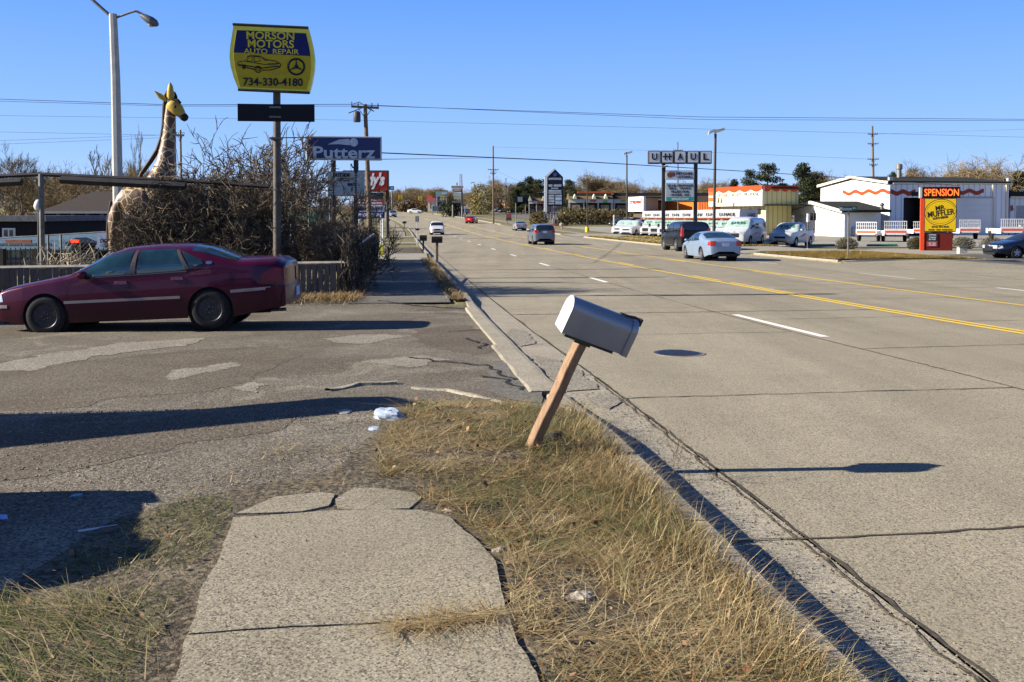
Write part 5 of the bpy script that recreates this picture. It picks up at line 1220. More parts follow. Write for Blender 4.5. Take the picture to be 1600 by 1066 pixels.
# entrance gable with lit OPEN sign
og = gp(131, 33); t = thing('entrance_porch', 'small black gabled porch with a red lit OPEN sign', 'porch', og)
X = lambda a: (a-800)/F*33-og.x; Zz = lambda b: at(800, b, 33).z-og.z
part('gable', blackmetal, t, lambda m: m.prism([(X(113), Zz(379)), (X(131), Zz(371)), (X(150), Zz(379)), (X(145), Zz(384)), (X(118), Zz(384))], -.6, .2))
part('wall', darkwall, t, lambda m: m.box(X(118), X(145), -.4, .2, -.3, Zz(384)))
text('OPEN', 'lit_lettering', simple('neon_red', (.6, .02, .01), .5, emit=(1, .03, .01), estr=2.2), t, X(123), X(135), Zz(378.5), Zz(374), -.62, .03)
bn = gp(164, 32); t = thing('banner', 'pale blue banner with dark lettering hanging beside the porch', 'banner', bn)
X = lambda a: (a-800)/F*32-bn.x; Zz = lambda b: at(800, b, 32).z-bn.z
part('cloth', simple('banner_cloth', (.38, .46, .66), .8, var=.12), t, lambda m: m.box(X(152), X(178), -.02, .0, Zz(388), Zz(363)))
text('DOOR', 'lettering', blk, t, X(157), X(180), Zz(379.5), Zz(373.5), -.03, .05); text('COMING', 'lettering', blk, t, X(157), X(177), Zz(386), Zz(382), -.03, .02)
for a in (152, 178): part('post', blackmetal, t, lambda m: m.tube([(X(a), .03, 0), (X(a), .03, Zz(362))], .03, 6))
# iron railing and chain link panels in front of them
ir = gp(80, 26.5); t = thing('iron_railing', 'black iron railing with thin pickets and square posts above the plank wall', 'railing', ir)
X = lambda a: (a-800)/F*26.5-ir.x; Zz = lambda b: at(800, b, 26.5).z-ir.z
part('rail', blackmetal, t, lambda m: (m.box(X(-30), X(200), -.02, .02, Zz(392.5), Zz(391)), m.box(X(-30), X(200), -.02, .02, Zz(412), Zz(410.5))))
part('pickets', blackmetal, t, lambda m: [m.box(X(-30)+i*.13, X(-30)+i*.13+.018, -.012, .012, -.1, Zz(387)) for i in range(30)])
for a in (2, 55, 146): part('post', simple('dark_post', (.05, .045, .035), .8), t, lambda m: m.box(X(a)-.07, X(a)+.07, -.07, .07, -.2, Zz(389)))
nt_ = gp(300, 31); t = thing('chain_link_fence', 'tall grey chain-link fence running behind the brush and fruit trees', 'fence', nt_)
X = lambda a: (a-800)/F*31-nt_.x; Zz = lambda b: at(800, b, 31).z-nt_.z
for a, b in ((75, 367), (95, 366), (483, 325), (455, 350), (516, 310)): part('post', greymetal, t, lambda m: m.tube([(X(a), 0, -.1), (X(a), 0, Zz(b))], .035, 6))
part('top_rail', greymetal, t, lambda m: m.tube([(X(-30), 0, Zz(374)), (X(170), 0, Zz(362)), (X(178), 0, Zz(358))], .02, 5))
part('mid_rail', greymetal, t, lambda m: m.tube([(X(340), 0, Zz(352)), (X(520), 0, Zz(351))], .02, 5))
def mesh_(m):
    h = Zz(375); n = 70; x0 = X(0); w_ = X(175)-X(0)
    for i in range(-20, n):
        a = x0+i*.14
        for sg in (1, -1):
            p0 = Vector((a, 0, 0)); p1 = Vector((a+sg*h, 0, h))
            if min(p0.x, p1.x) < x0 or max(p0.x, p1.x) > x0+w_: continue
            m.tube([p0, p1], .004, 3, cap=False)
part('netting', greymetal, t, mesh_)
# kiosk with green roof
kq = gp(470, 40); t = thing('kiosk', 'small kiosk with a pale green roof behind the fruit trees', 'building', kq)
X = lambda a: (a-800)/F*40-kq.x; Zz = lambda b: at(800, b, 40).z-kq.z
part('roof', simple('green_shingles', (.20, .27, .17), .8, var=.3, scale=12), t, lambda m: m.prism([(X(425), Zz(344)), (X(440), Zz(328)), (X(490), Zz(328)), (X(508), Zz(344))], -.4, 2.4))
part('valance', simple('green_valance', (.05, .20, .15), .7), t, lambda m: m.box(X(482), X(510), -.5, -.42, Zz(347), Zz(336)))
part('wall', simple('kiosk_wall', (.05, .045, .04), .8), t, lambda m: m.box(X(430), X(480), 0, 2, -.3, Zz(344)))
part('door', simple('slate_blue', (.10, .14, .22), .6), t, lambda m: m.box(X(470), X(486), -.06, -.01, -.2, Zz(350)))
cv = gp(388, 30.5); t = thing('blue_panel', 'light blue board leaning behind the fruit tree trunks', 'panel', cv)
X = lambda a: (a-800)/F*30.5-cv.x; Zz = lambda b: at(800, b, 30.5).z-cv.z
part('board', simple('light_blue_board', (.14, .22, .42), .7, var=.2), t, lambda m: m.prism([(X(362), -.1), (X(410), -.1), (X(402), Zz(352)), (X(396), Zz(350)), (X(384), Zz(372)), (X(366), Zz(378))], -.05, .05))
part('strut', greymetal, t, lambda m: m.tube([(0, .5, 0), (0, .05, .8)], .02, 6))
# ------------------------------------------------------------------ buildings on the right
def ribbed(name, c1, c2, scale=6.0, wx=1.0, depth=.6):
    """sheet metal with upright ribs"""
    m, nt, b = newmat(name); tc = nt.nodes.new('ShaderNodeTexCoord'); sx = nt.nodes.new('ShaderNodeSeparateXYZ'); nt.links.new(tc.outputs['Object'], sx.inputs[0])
    ad = nt.nodes.new('ShaderNodeMath'); ad.operation = 'ADD'; nt.links.new(sx.outputs[0], ad.inputs[0]); nt.links.new(sx.outputs[1], ad.inputs[1])
    mu = nt.nodes.new('ShaderNodeMath'); mu.operation = 'MULTIPLY'; nt.links.new(ad.outputs[0], mu.inputs[0]); mu.inputs[1].default_value = scale
    fr_ = nt.nodes.new('ShaderNodeMath'); fr_.operation = 'FRACT'; nt.links.new(mu.outputs[0], fr_.inputs[0])
    f = ramp(nt, fr_.outputs[0], [(.0, 1.0), (.12, 1.0), (.2, 0), (.9, 0), (1.0, 1.0)]); c = mixrgb(nt, f, c1, c2)
    n = noise(nt, tc.outputs['Object'], .6, 5); c = mixrgb(nt, ramp(nt, n, [(.4, 0), (.8, .2)]), c, tuple(v*.5 for v in c1))
    nt.links.new(c, b.inputs['Base Color']); b.inputs['Roughness'].default_value = .55; bump(nt, b, f, depth, .04); MATS[name] = m; return m
whiterib = ribbed('white_ribbed_steel', (.66, .68, .72), (.42, .45, .52), 1.1)
yellowrib = ribbed('yellow_ribbed_panels', (.50, .44, .18), (.30, .25, .08), .9)
creamwall = simple('cream_render', (.72, .66, .50), .85, var=.06, scale=.8)
whitewall = simple('white_render', (.76, .75, .71), .85, var=.05, scale=.7)
shdoor = ribbed('sectional_door', (.66, .68, .70), (.5, .52, .55), .01, depth=.1)
darkroof = simple('dark_flat_roof', (.028, .028, .025), .95, var=.3); trimw = simple('cream_trim', (.68, .63, .50), .7, var=.06)
wavy = simple('orange_wave', (.58, .065, .015), .5, var=.12); wavydark = wavy
def P3(px_, py_, Y): return at(px_, py_, Y)
class Wall:
    """vertical wall frame between two ground corners; u metres along, z up"""
    def __init__(s, A, B, zg): s.A = Vector((A[0], A[1], zg)); d = Vector((B[0]-A[0], B[1]-A[1], 0)); s.L = d.length; s.d = d.normalized(); s.n = Vector((s.d.y, -s.d.x, 0))
    def M(s, org): # local x along, y inward, z up
        return Matrix(((s.d.x, -s.n.x, 0, s.A.x-org[0]), (s.d.y, -s.n.y, 0, s.A.y-org[1]), (0, 0, 1, s.A.z-org[2]), (0, 0, 0, 1)))
    def uv(s, px_, py_):
        """u, z where the photo ray meets this wall"""
        d = Fv + Vector(((px_-800)/F, 0, 0)) + Uv*((PP-py_)/F); o = Vector((0, 0, CAMZ)); k = (s.A-o).dot(s.n)/d.dot(s.n); p = o+d*k; q = p-s.A; return q.dot(s.d), q.z
def wbox(name, mat, t, M, x0, x1, y0, y1, z0, z1): return part(name, mat, t, lambda m: m.box(x0, x1, y0, y1, z0, z1), None, M)
def wavestripe(m, u0, u1, z, amp, th, n=4, ph=0, y=-.05):
    N = 60; vs = []
    for i in range(N+1):
        u = u0+(u1-u0)*i/N; w = amp*math.cos(2*math.pi*n*i/N+ph); vs += [(u, y, z+w-th/2), (u, y, z+w+th/2), (u, y+.04, z+w-th/2), (u, y+.04, z+w+th/2)]
    fs = []
    for i in range(N): a = i*4; fs += [(a, a+4, a+5, a+1), (a+2, a+3, a+7, a+6), (a+1, a+5, a+7, a+3), (a, a+2, a+6, a+4)]
    m.add(vs, fs)
# muffler shop
c0 = at(1389.5, 366, 125); c1 = at(1281.6, 366, 141); c2 = at(1575, 366, 128); zg = g(c0.x, c0.y)-.05
og_ = (c0.x, c0.y, zg); ms = thing('muffler_shop', 'white metal workshop with an orange wave stripe and large garage doors', 'building', og_)
FW = Wall(c1, c0, zg); SW = Wall(c0, c2, zg); MF, MS = FW.M(og_), SW.M(og_)
hz = FW.uv(1389, 288)[1]; pk = FW.uv(1332, 280.5); el = FW.uv(1283, 293)[1]
part('gable_wall', whitewall, ms, lambda m: m.prism([(0, -.3), (FW.L, -.3), (FW.L, hz), (pk[0], pk[1]), (0, el)], 0, .25), None, MF)
part('side_wall', whiterib, ms, lambda m: (m.box(.25, SW.uv(1412, 300)[0], 0, .2, -.3, hz), m.box(SW.uv(1412, 300)[0], SW.uv(1442, 300)[0], 0, .2, SW.uv(1425, 309)[1], hz), m.box(SW.uv(1442, 300)[0], SW.L, 0, .2, -.3, hz)), None, MS)
u0, u1 = SW.uv(1411, 340)[0], SW.uv(1443, 340)[0]
part('dark_doorway', blackmetal, ms, lambda m: m.box(u0, u1, 2.0, 2.1, -.2, SW.uv(1425, 309)[1]), None, MS)
part('door_jamb', simple('workshop_interior', (.02, .02, .02), .9), ms, lambda m: (m.box(u0-.1, u0, .2, 2.0, -.2, 5), m.box(u1, u1+.1, .2, 2.0, -.2, 5), m.box(u0, u1, .2, 2, SW.uv(1425, 309)[1]+.02, SW.uv(1425, 309)[1]+.1)), None, MS)
def secdoor(px0, px1, pyt):
    a, b = SW.uv(px0, 340)[0], SW.uv(px1, 340)[0]; zt = SW.uv((px0+px1)/2, pyt)[1]
    d = part('garage_door', shdoor, ms, lambda m: [m.box(a+.06, b-.06, -.05, -.005, zt*i/6+.02, zt*(i+1)/6-.01) for i in range(6)], None, MS)
    part('door_frame', simple('door_trim', (.42, .40, .33), .7), ms, lambda m: (m.box(a-.15, a+.05, -.10, -.002, -.1, zt+.2), m.box(b-.05, b+.15, -.10, -.002, -.1, zt+.2), m.box(a+.05, b-.05, -.10, -.002, zt, zt+.2)), None, MS)
secdoor(1489, 1551, 310)
part('roof', darkroof, ms, lambda m: m.add([FW.M(og_) @ Vector(p) for p in ((-.3, -.3, el+.05), (pk[0], -.3, pk[1]+.15), (FW.L+.0, -.35, hz+.1))]+[FW.M(og_) @ Vector(p) for p in ((-.3, 17.5, el+.05), (pk[0], 17.5, pk[1]+.15), (FW.L+.0, 17.5, hz+.1))]+[FW.M(og_) @ Vector(p) for p in ((-.3, -.3, el+.3), (pk[0], -.3, pk[1]+.42), (FW.L+.35, -.35, hz+.40), (-.3, 17.5, el+.3), (pk[0], 17.5, pk[1]+.42), (FW.L+.35, 17.5, hz+.40))],
    [(6, 7, 10, 9), (7, 8, 11, 10), (0, 3, 4, 1), (1, 4, 5, 2), (0, 1, 7, 6), (1, 2, 8, 7), (2, 5, 11, 8), (3, 9, 10, 4), (4, 10, 11, 5), (0, 6, 9, 3)]))
part('verge_trim', trimw, ms, lambda m: (m.prism([(-.35, el), (pk[0], pk[1]+.12), (FW.L+.1, hz+.05), (FW.L+.1, hz+.40), (pk[0], pk[1]+.46), (-.35, el+.34)], -.42, -.30)), None, MF)
part('eaves_gutter', trimw, ms, lambda m: m.box(.2, SW.L+.3, -.45, -.30, hz+.02, hz+.20), None, MS)
a = FW.uv(1317, 299); b_ = FW.uv(1389, 301)
part('wave_stripe', wavy, ms, lambda m: wavestripe(m, a[0], FW.L, FW.uv(1350, 300.5)[1], .17, .44, 3.5), None, MF)
part('wave_stripe', simple('shaded_wave', (.34, .06, .03), .6, var=.12), ms, lambda m: (wavestripe(m, .1, SW.uv(1430, 300)[0], SW.uv(1410, 301)[1], .14, .55, 2.0)), None, MS)  # the orange stripe again, its colour darkened for the shaded side
part('wave_stripe', simple('shaded_wave', (.34, .06, .03), .6), ms, lambda m: (wavestripe(m, SW.uv(1492, 300)[0], SW.uv(1537, 300)[0], SW.uv(1515, 300)[1], .16, .5, 2)), None, MS)
for a in (1389, 1574): 
    p = SW.uv(a, 285); part('floodlight', simple('flood_grey', (.45, .45, .42), .4), ms, lambda m: m.bbox(p[0]-.25, p[0]+.25, -.5, -.1, hz+.45, hz+.85, .03), None, MS)
part('ventilator', simple('vent_steel', (.25, .23, .20), .5, .5), ms, lambda m: m.lathe([(.3, 0), (.3, 1.5), (.42, 1.6), (.42, 2.2), (.1, 2.3)], 14, M=FW.M(og_) @ Matrix.Translation((pk[0]+1.5, 6, pk[1]-.2))), 40)
part('number_plate_box', darkplastic, ms, lambda m: m.box(SW.uv(1424, 300)[0], SW.uv(1436, 300)[0], -.08, -.01, SW.uv(1430, 306.5)[1], SW.uv(1430, 300)[1]), None, MS)
for a in (1551, 1572): part('downpipe', trimw, ms, lambda m: m.box(SW.uv(a, 300)[0]-.06, SW.uv(a, 300)[0]+.06, -.14, -.02, 0, hz), None, MS)
for a, bq in ((1416, 0), (1593, 0), (1311, 0)):
    bb_ = hit(a, 369 if a != 1311 else 368.5); t = thing('bollard', {1416: 'yellow bollard beside the dark garage doorway', 1593: 'yellow bollard at the far right by the annexe', 1311: 'yellow post at the corner of the low white office'}[a], 'bollard', bb_)
    part('pipe', simple('yellow_bollard', (.62, .50, .08), .6, var=.1), t, lambda m: m.lathe([(.12, -.1), (.12, 1.25), (.08, 1.36), (.01, 1.38)], 14), 40); part('base', lotmat, t, lambda m: m.lathe([(.2, -.05), (.2, .04), (.01, .05)], 14))
# annexe right of the shop
c3 = at(1577, 366, 130); c4 = at(1660, 366, 132); zg2 = g(c3.x, c3.y)-.05; oq = (c3.x, c3.y, zg2); AW = Wall(c3, c4, zg2); MA = AW.M(oq)
an = thing('annexe', 'lower white annexe with a grey garage door at the right edge', 'building', oq); h = AW.uv(1590, 309)[1]
part('wall', whiterib, an, lambda m: m.box(0, AW.L, 0, 9, -.3, h), None, MA); part('roof', darkroof, an, lambda m: m.box(-.2, AW.L, -.3, 9, h, h+.8), None, MA)
part('gutter', trimw, an, lambda m: m.box(-.2, AW.L, -.42, -.3, h-.02, h+.16), None, MA)
part('garage_door', simple('grey_door', (.36, .37, .38), .6), an, lambda m: [m.box(AW.uv(1588, 330)[0], AW.uv(1588, 330)[0]+4, -.05, -.005, i*.65, i*.65+.62) for i in range(6)], None, MA)
part('painted_figure', simple('faded_red', (.40, .10, .06), .7), an, lambda m: m.prism([(AW.uv(1579, 320)[0], 3.1), (AW.uv(1579, 320)[0]+.5, 3.3), (AW.uv(1579, 320)[0]+.3, 4.0), (AW.uv(1579, 320)[0]-.1, 3.8)], -.03, -.005), None, MA)
# low white office
d0 = at(1319, 368, 118); d1 = at(1241, 368, 132); d2 = at(1376, 368, 121); zg = g(d0.x, d0.y)-.05; oo = (d0.x, d0.y, zg)
of = thing('office', 'low white office with a shallow gable and two dark windows, in front of the workshop', 'building', oo)
FW = Wall(d1, d0, zg); SW = Wall(d0, d2, zg); MF, MS = FW.M(oo), SW.M(oo)
hr = FW.uv(1319, 329.5)[1]; pk = FW.uv(1273, 317); hl = FW.uv(1241, 326)[1]
part('front_wall', whitewall, of, lambda m: m.prism([(0, -.3), (FW.L, -.3), (FW.L, hr-.1), (pk[0], pk[1]-.1), (0, hl-.1)], 0, .25), None, MF)
part('side_wall', whitewall, of, lambda m: m.box(.2, SW.L, 0, .25, -.3, hr-.15), None, MS)
def gable_roof(t, FWm, pts, depth, th=.3, mat=darkroof):
    n = len(pts); vs = [(a, -.5, z) for a, z in pts]+[(a, depth, z) for a, z in pts]+[(a, -.5, z-th) for a, z in pts]+[(a, depth, z-th) for a, z in pts]
    fs = []
    for i in range(n-1): fs += [(i, i+1, n+i+1, n+i), (2*n+i, 3*n+i, 3*n+i+1, 2*n+i+1), (i, 2*n+i, 2*n+i+1, i+1), (n+i, n+i+1, 3*n+i+1, 3*n+i)]
    fs += [(0, n, 3*n, 2*n), (n-1, 2*n+n-1, 3*n+n-1, n+n-1)]
    part('roof', mat, t, lambda m: m.add(vs, fs), None, FWm)
gable_roof(of, MF, [(-.5, hl+.1), (pk[0], pk[1]+.2), (FW.L+.4, hr+.1)], SW.L*.92)
part('bargeboard', trimw, of, lambda m: m.prism([(-.6, hl-.25), (pk[0], pk[1]-.15), (FW.L+.5, hr-.25), (FW.L+.5, hr+.12), (pk[0], pk[1]+.24), (-.6, hl+.12)], -.62, -.505), None, MF)
for a, b_ in ((1266.5, 1270.5), (1271.8, 1275.5)): u0, z0 = FW.uv(a, 344.5); u1, z1 = FW.uv(b_, 333); wbox('window', darkglass, of, MF, u0, u1, -.04, .02, z0, z1)
for a in (1250, 1253.5): u0, z0 = FW.uv(a, 340.5); u1, z1 = FW.uv(a+2.6, 335.5); wbox('notice', simple('tan_notice', (.55, .42, .22), .7), of, MF, u0, u1, -.03, 0, z0, z1)
part('meter_box', simple('meter_grey', (.4, .4, .4), .5), of, lambda m: m.box(SW.uv(1330, 360)[0], SW.uv(1338, 360)[0], -.3, 0, .2, 1.2), None, MS)
part('roof_fan', greymetal, of, lambda m: m.lathe([(.2, 0), (.2, .5), (.3, .6), (.1, .9)], 12, M=MF @ Matrix.Translation((FW.L-.5, 5, hr+.1))), 40)
# yellow rental shop with upper sign storey
e0 = at(1190.5, 360, 125); e1 = at(1107, 360, 139); e2 = at(1247, 360, 128); zg = g(e0.x, e0.y)-.05; oe = (e0.x, e0.y, zg)
rs = thing('rental_shop', 'cream and yellow rental shop with an orange wavy top edge and black lettering', 'building', oe)
FW = Wall(e1, e0, zg); SW = Wall(e0, e2, zg); MF, MS = FW.M(oe), SW.M(oe); zt = FW.uv(1190, 291)[1]; zb = FW.uv(1190, 321.5)[1]
part('front_fascia', simple('cream_panel', (.72, .69, .58), .7, var=.05), rs, lambda m: m.box(0, FW.L, 0, .3, zb, zt), None, MF)
part('side_fascia', yellowrib, rs, lambda m: m.box(.3, SW.L, 0, .3, zb, zt), None, MS)
part('front_wall', ribbed('cream_ribbed', (.66, .58, .34), (.50, .42, .2), 1.2), rs, lambda m: m.box(1.2, FW.L-1.2, 1.2, 1.4, -.3, zb), None, MF)
part('side_wall', yellowrib, rs, lambda m: m.box(1.5, SW.L, 1.2, 1.4, -.3, zb), None, MS)
part('soffit', darkroof, rs, lambda m: m.box(.02, FW.L-.02, .3, 12, zb+.02, zb+.15), None, MF)
part('roof', darkroof, rs, lambda m: m.box(.3, FW.L-.3, .3, 5.4, zt-.3, zt-.1), None, MF)
def scallop(m, u0, u1, z, n, y=-.04):
    N = 48; vs = []
    for i in range(N+1): u = u0+(u1-u0)*i/N; lo = z-.35-.32*abs(math.sin(math.pi*n*i/N)); vs += [(u, y, lo), (u, y, z+.12), (u, y+.045, lo), (u, y+.045, z+.12)]
    m.add(vs, [q for i in range(N) for q in ((i*4, i*4+4, i*4+5, i*4+1), (i*4+1, i*4+5, i*4+7, i*4+3), (i*4, i*4+2, i*4+6, i*4+4))])
part('orange_scallops', wavy, rs, lambda m: scallop(m, 0, FW.L, zt, 5), None, MF); part('orange_scallops', wavy, rs, lambda m: scallop(m, 0, SW.L, zt, 4), None, MS)
def wtext(s_, nm, mat, t, W_, M_, a, b, c, d, y=-.008, bold=.02):
    u0, z0 = W_.uv(a, d); u1, z1 = W_.uv(c, b); return text(s_, nm, mat, t, u0, u1, z0, z1, y, bold, M=M_)
wtext('HITCHES · BOXES · PROPANE', 'lettering', lett, rs, FW, MF, 1121, 300.5, 1186, 308.5); wtext('2114', 'lettering', lett, rs, FW, MF, 1183, 314, 1189.5, 317.5)
for yy in (303, 312): u0, z0 = FW.uv(1108, yy+3); u1, z1 = FW.uv(1116, yy-3); part('logo_panel', orangered, rs, lambda m: m.box(u0, u1, -.05, -.002, z0, z1), None, MF)
for a in (1122, 1127): u, z0 = FW.uv(a, 318); part('wall_lamp', simple('lamp_ochre', (.3, .25, .08), .6), rs, lambda m: m.prism([(u, z0), (u+.35, z0+.35), (u+.35, z0+.8), (u, z0+.45)], -.15, 0), None, MF)
for k in range(5): u = 2+k*2.3; part('window', darkglass, rs, lambda m: m.box(u, u+1.0, 1.12, 1.2, zb-1.1, zb-.4), None, MF)
# orange building, cafe, plaza
o0 = gp(1116, 160); o1 = gp(1020, 172); W_ = Wall(o1, o0, g(o0.x, o0.y)-.1); oq = tuple(W_.A); Mo = W_.M(oq)
ob = thing('orange_shop', 'bright orange low shop front seen between the cafe and the cream rental shop', 'building', oq); h = W_.uv(1090, 315)[1]
part('wall', simple('orange_render', (.72, .16, .02), .7, var=.08), ob, lambda m: m.box(0, W_.L, 0, 8, -.3, h), None, Mo)
part('slats', simple('brown_slats', (.22, .05, .02), .8), ob, lambda m: [m.box(W_.uv(1092+i*2.6, 320)[0], W_.uv(1092+i*2.6, 320)[0]+.12, -.08, -.005, 0, h) for i in range(9)], None, Mo)
part('band', simple('brown_slats', (.22, .05, .02)), ob, lambda m: m.box(0, W_.L, -.05, -.002, h*.42, h*.48), None, Mo); part('roof', darkroof, ob, lambda m: m.box(-.2, W_.L+.2, -.2, 8, h, h+.3), None, Mo)
c0 = at(1028, 345, 165); c1 = at(1005, 345, 163); c2 = at(981.5, 345, 172); zg = g(c1.x, c1.y)-.1; oq = (c1.x, c1.y, zg)
cf = thing('cafe', 'cafe with a white front bearing red script and a tan side wall', 'building', oq)
FW = Wall(c2, c1, zg); SW = Wall(c1, c0, zg); MF, MS = FW.M(oq), SW.M(oq); zt = FW.uv(1005, 307)[1]; zm = FW.uv(1005, 330.5)[1]
part('front_sign_wall', whitewall, cf, lambda m: m.box(0, FW.L, 0, .4, zm, zt), None, MF); part('side_wall', simple('tan_render', (.42, .30, .20), .8, var=.08), cf, lambda m: m.box(.4, SW.L, 0, .3, zm, zt), None, MS)
part('lower_wall', simple('cafe_base', (.10, .08, .06), .8), cf, lambda m: m.box(.5, FW.L, .8, 5, -.3, zm), None, MF); part('doors', simple('cream_door', (.66, .58, .3), .6), cf, lambda m: m.box(.6, 1.9, .3, .5, -.2, 2.3), None, MS)
part('roof', darkroof, cf, lambda m: m.box(.1, FW.L, .4, 5, zt-.2, zt-.1), None, MF)
wtext('crepes!', 'red_script', simple('script_red', (.70, .03, .02), .5), cf, FW, MF, 983, 310.5, 1003, 321, bold=.05)
# plaza shops with gables
YM = 235
pa, pb_ = gp(888, YM), gp(1100, YM+10); zg = 1.75-1.1
def plaza(label, px0, px1, Y, ytop, yf, yb, gables, roofm, ytrim=None, signs=(), group='plaza shops'):
    a = at(px0, 335, Y); b_ = at(px1, 335, Y); zg = g((a.x+b_.x)/2, Y)-.3; o = (a.x, Y, zg); t = thing('plaza_shops', label, 'building', o, 0, group)
    w = b_.x-a.x; z = lambda p_: at(px0, p_, Y).z-zg; X = lambda p_: at(p_, 335, Y).x-a.x
    part('back_wall', simple('shopfront_dark', (.05, .045, .04), .6, var=.3), t, lambda m: m.box(.2, w-.2, 3, 8, -1, z(ytop)))
    part('fascia', simple('cream_fascia', (.70, .68, .58), .75, var=.04), t, lambda m: m.box(0, w, 0, .5, z(yb), z(yf)))
    part('roof', roofm, t, lambda m: m.add([(0, -.3, z(yf)), (w, -.3, z(yf)), (w, 6, z(ytop)), (0, 6, z(ytop)), (0, 12, z(yf)), (w, 12, z(yf))], [(0, 1, 2, 3), (3, 2, 5, 4), (0, 3, 4), (1, 5, 2)]))
    if ytrim: part('ridge_trim', simple('orange_ridge', (.55, .13, .04), .7), t, lambda m: m.box(X(ytrim[0]), X(ytrim[1]), 5.6, 6.3, z(ytop)-.1, z(ytop)+.45))
    for gx in gables: part('gable', simple('cream_gable', (.66, .68, .52), .75), t, lambda m: m.prism([(X(gx-3), z(yf)), (X(gx+3), z(yf)), (X(gx), z(yf-7.5))], -.7, 2.2))
    n = max(3, int(w/4))
    for k in range(n): x = (k+.25)*w/n; part('shop_window', simple('shop_window_light', (.34, .30, .24), .3, var=.5, scale=1.5), t, lambda m: m.box(x, x+w/n*.55, 2.9, 2.98, .9, z(yb)-.5))
    for k in range(n+1): part('column', simple('cream_column', (.55, .5, .4), .8), t, lambda m: m.box(k*(w-.3)/n, k*(w-.3)/n+.3, .1, .4, -1, z(yb)))
    for s_, x0, x1, y0, y1, mt in signs: text(s_, 'shop_sign', mt, t, X(x0), X(x1), z(y1), z(y0), -.05, .06)
    return t
brroof = simple('brown_shingle', (.13, .095, .05), .9, var=.3, scale=1.5)
red_l = simple('script_red', (.7, .03, .02)); grn_l = simple('sign_green', (.2, .5, .03), .5); yel_l = simple('sign_yellow', (.6, .35, .02), .5)
plaza('cream-fronted plaza shops with three small white gables and an orange ridge', 889, 958, YM, 301.5, 311, 317, (898, 928, 946.5), brroof, (905, 963), [('SALSA', 922, 932, 312, 315.5, red_l), ('deli', 942, 949, 313, 317, grn_l), ('J', 913, 915, 313, 317, blk)])
plaza('dark-roofed plaza shops running on behind the white cafe', 959, 1125, YM+3, 301, 311, 317.5, (), simple('dark_shingle', (.06, .045, .03), .95), None, [('CAFE', 969, 977, 312.5, 316, yel_l)])
plaza('plaza shops glimpsed left of the pylon sign with a red shop name', 826, 862, YM+60, 302.5, 314, 318.5, (828, 849), brroof, (834, 850), [('Hair Salon', 840, 850, 314.5, 318, red_l)])
# white and brick store
a = gp(762, 352); b_ = gp(848, 345); o = (a.x, a.y, a.z-.5); t = thing('brick_store', 'wide white and orange-brick store behind the parked plaza cars', 'building', o)
W_ = Wall(a, b_, a.z-.5); Mx = W_.M(o); zt, zm = W_.uv(800, 303.5)[1], W_.uv(800, 317)[1]
part('upper_wall', whitewall, t, lambda m: m.box(0, W_.L, 0, 12, zm, zt), None, Mx); part('brick_wall', simple('orange_brick', (.48, .22, .12), .9, var=.2, scale=3), t, lambda m: m.box(.05, W_.L-.05, .08, 12, -1, zm), None, Mx)
part('lower_wing', whitewall, t, lambda m: m.box(-1.8, 0, 1, 12, -1, zt-1), None, Mx)
part('stripe', red_l, t, lambda m: m.box(0, W_.L, -.04, -.002, zm+.1, zm+.35), None, Mx)
for k in range(5): part('pilaster', creamwall, t, lambda m: m.box(W_.L*(k+.5)/5, W_.L*(k+.5)/5+.4, -.15, -.003, -1, zt-.02), None, Mx)
for k in range(4): part('roof_unit', simple('roof_unit_grey', (.4, .4, .38), .6), t, lambda m: m.box(W_.L*(.45+k*.14), W_.L*(.45+k*.14)+.9, 3, 4.5, zt, zt+.8), None, Mx)
# fast food hut far down the road
def hut(label, px0, px1, Y, parts, name='restaurant'):
    a = gp(px0, Y); t = thing(name, label, 'building', a); X = lambda p_: at(p_, 335, Y).x-a.x; Zz = lambda p_: at(px0, p_, Y).z-a.z
    for nm, x0, x1, y0, y1, dp, col in parts: part(nm, simple('far_'+nm+str(col), col, .7, var=.06), t, lambda m: m.box(X(x0), X(x1), -dp, 6-dp, Zz(y1), Zz(y0)))
    return t
hut('white drive-through with a pink-red roof far down the road on the right', 667, 683, 330, [('roof', 667, 681, 309.5, 316, .3, (.55, .16, .17)), ('wall', 668.5, 681, 316, 331, 0, (.7, .66, .55)), ('rear_roof', 666, 675, 305.5, 309.5, -2, (.6, .12, .04)), ('door', 672, 674, 318, 326, .05, (.2, .12, .08))])
hut('grey-blue canopy building beside the pink-roofed drive-through', 681, 697, 333, [('canopy', 681, 696, 310.5, 316, .3, (.34, .40, .52)), ('wall', 684, 696, 316, 330, 0, (.12, .11, .10)), ('sill', 684, 690, 322, 330, .1, (.30, .30, .30))])
def farsign(label, px_, Y, rects, poles, name='road_sign', cat='sign', base=None):
    a = gp(px_, Y); t = thing(name, label, cat, a); X = lambda p_: at(p_, 335, Y).x-a.x; Zz = lambda p_: at(px_, p_, Y).z-a.z
    for nm, x0, x1, y0, y1, col in rects: part(nm, simple('far_sign_'+str(col), col, .5, var=.12, scale=2), t, lambda m: m.box(X(x0), X(x1), -.15-.02*len(nm), .15, Zz(y1), Zz(y0)))
    for x0, y0, w in poles: part('post', greymetal, t, lambda m: m.tube([(X(x0), 0, -1), (X(x0), 0, Zz(y0))], w, 6))
    return t
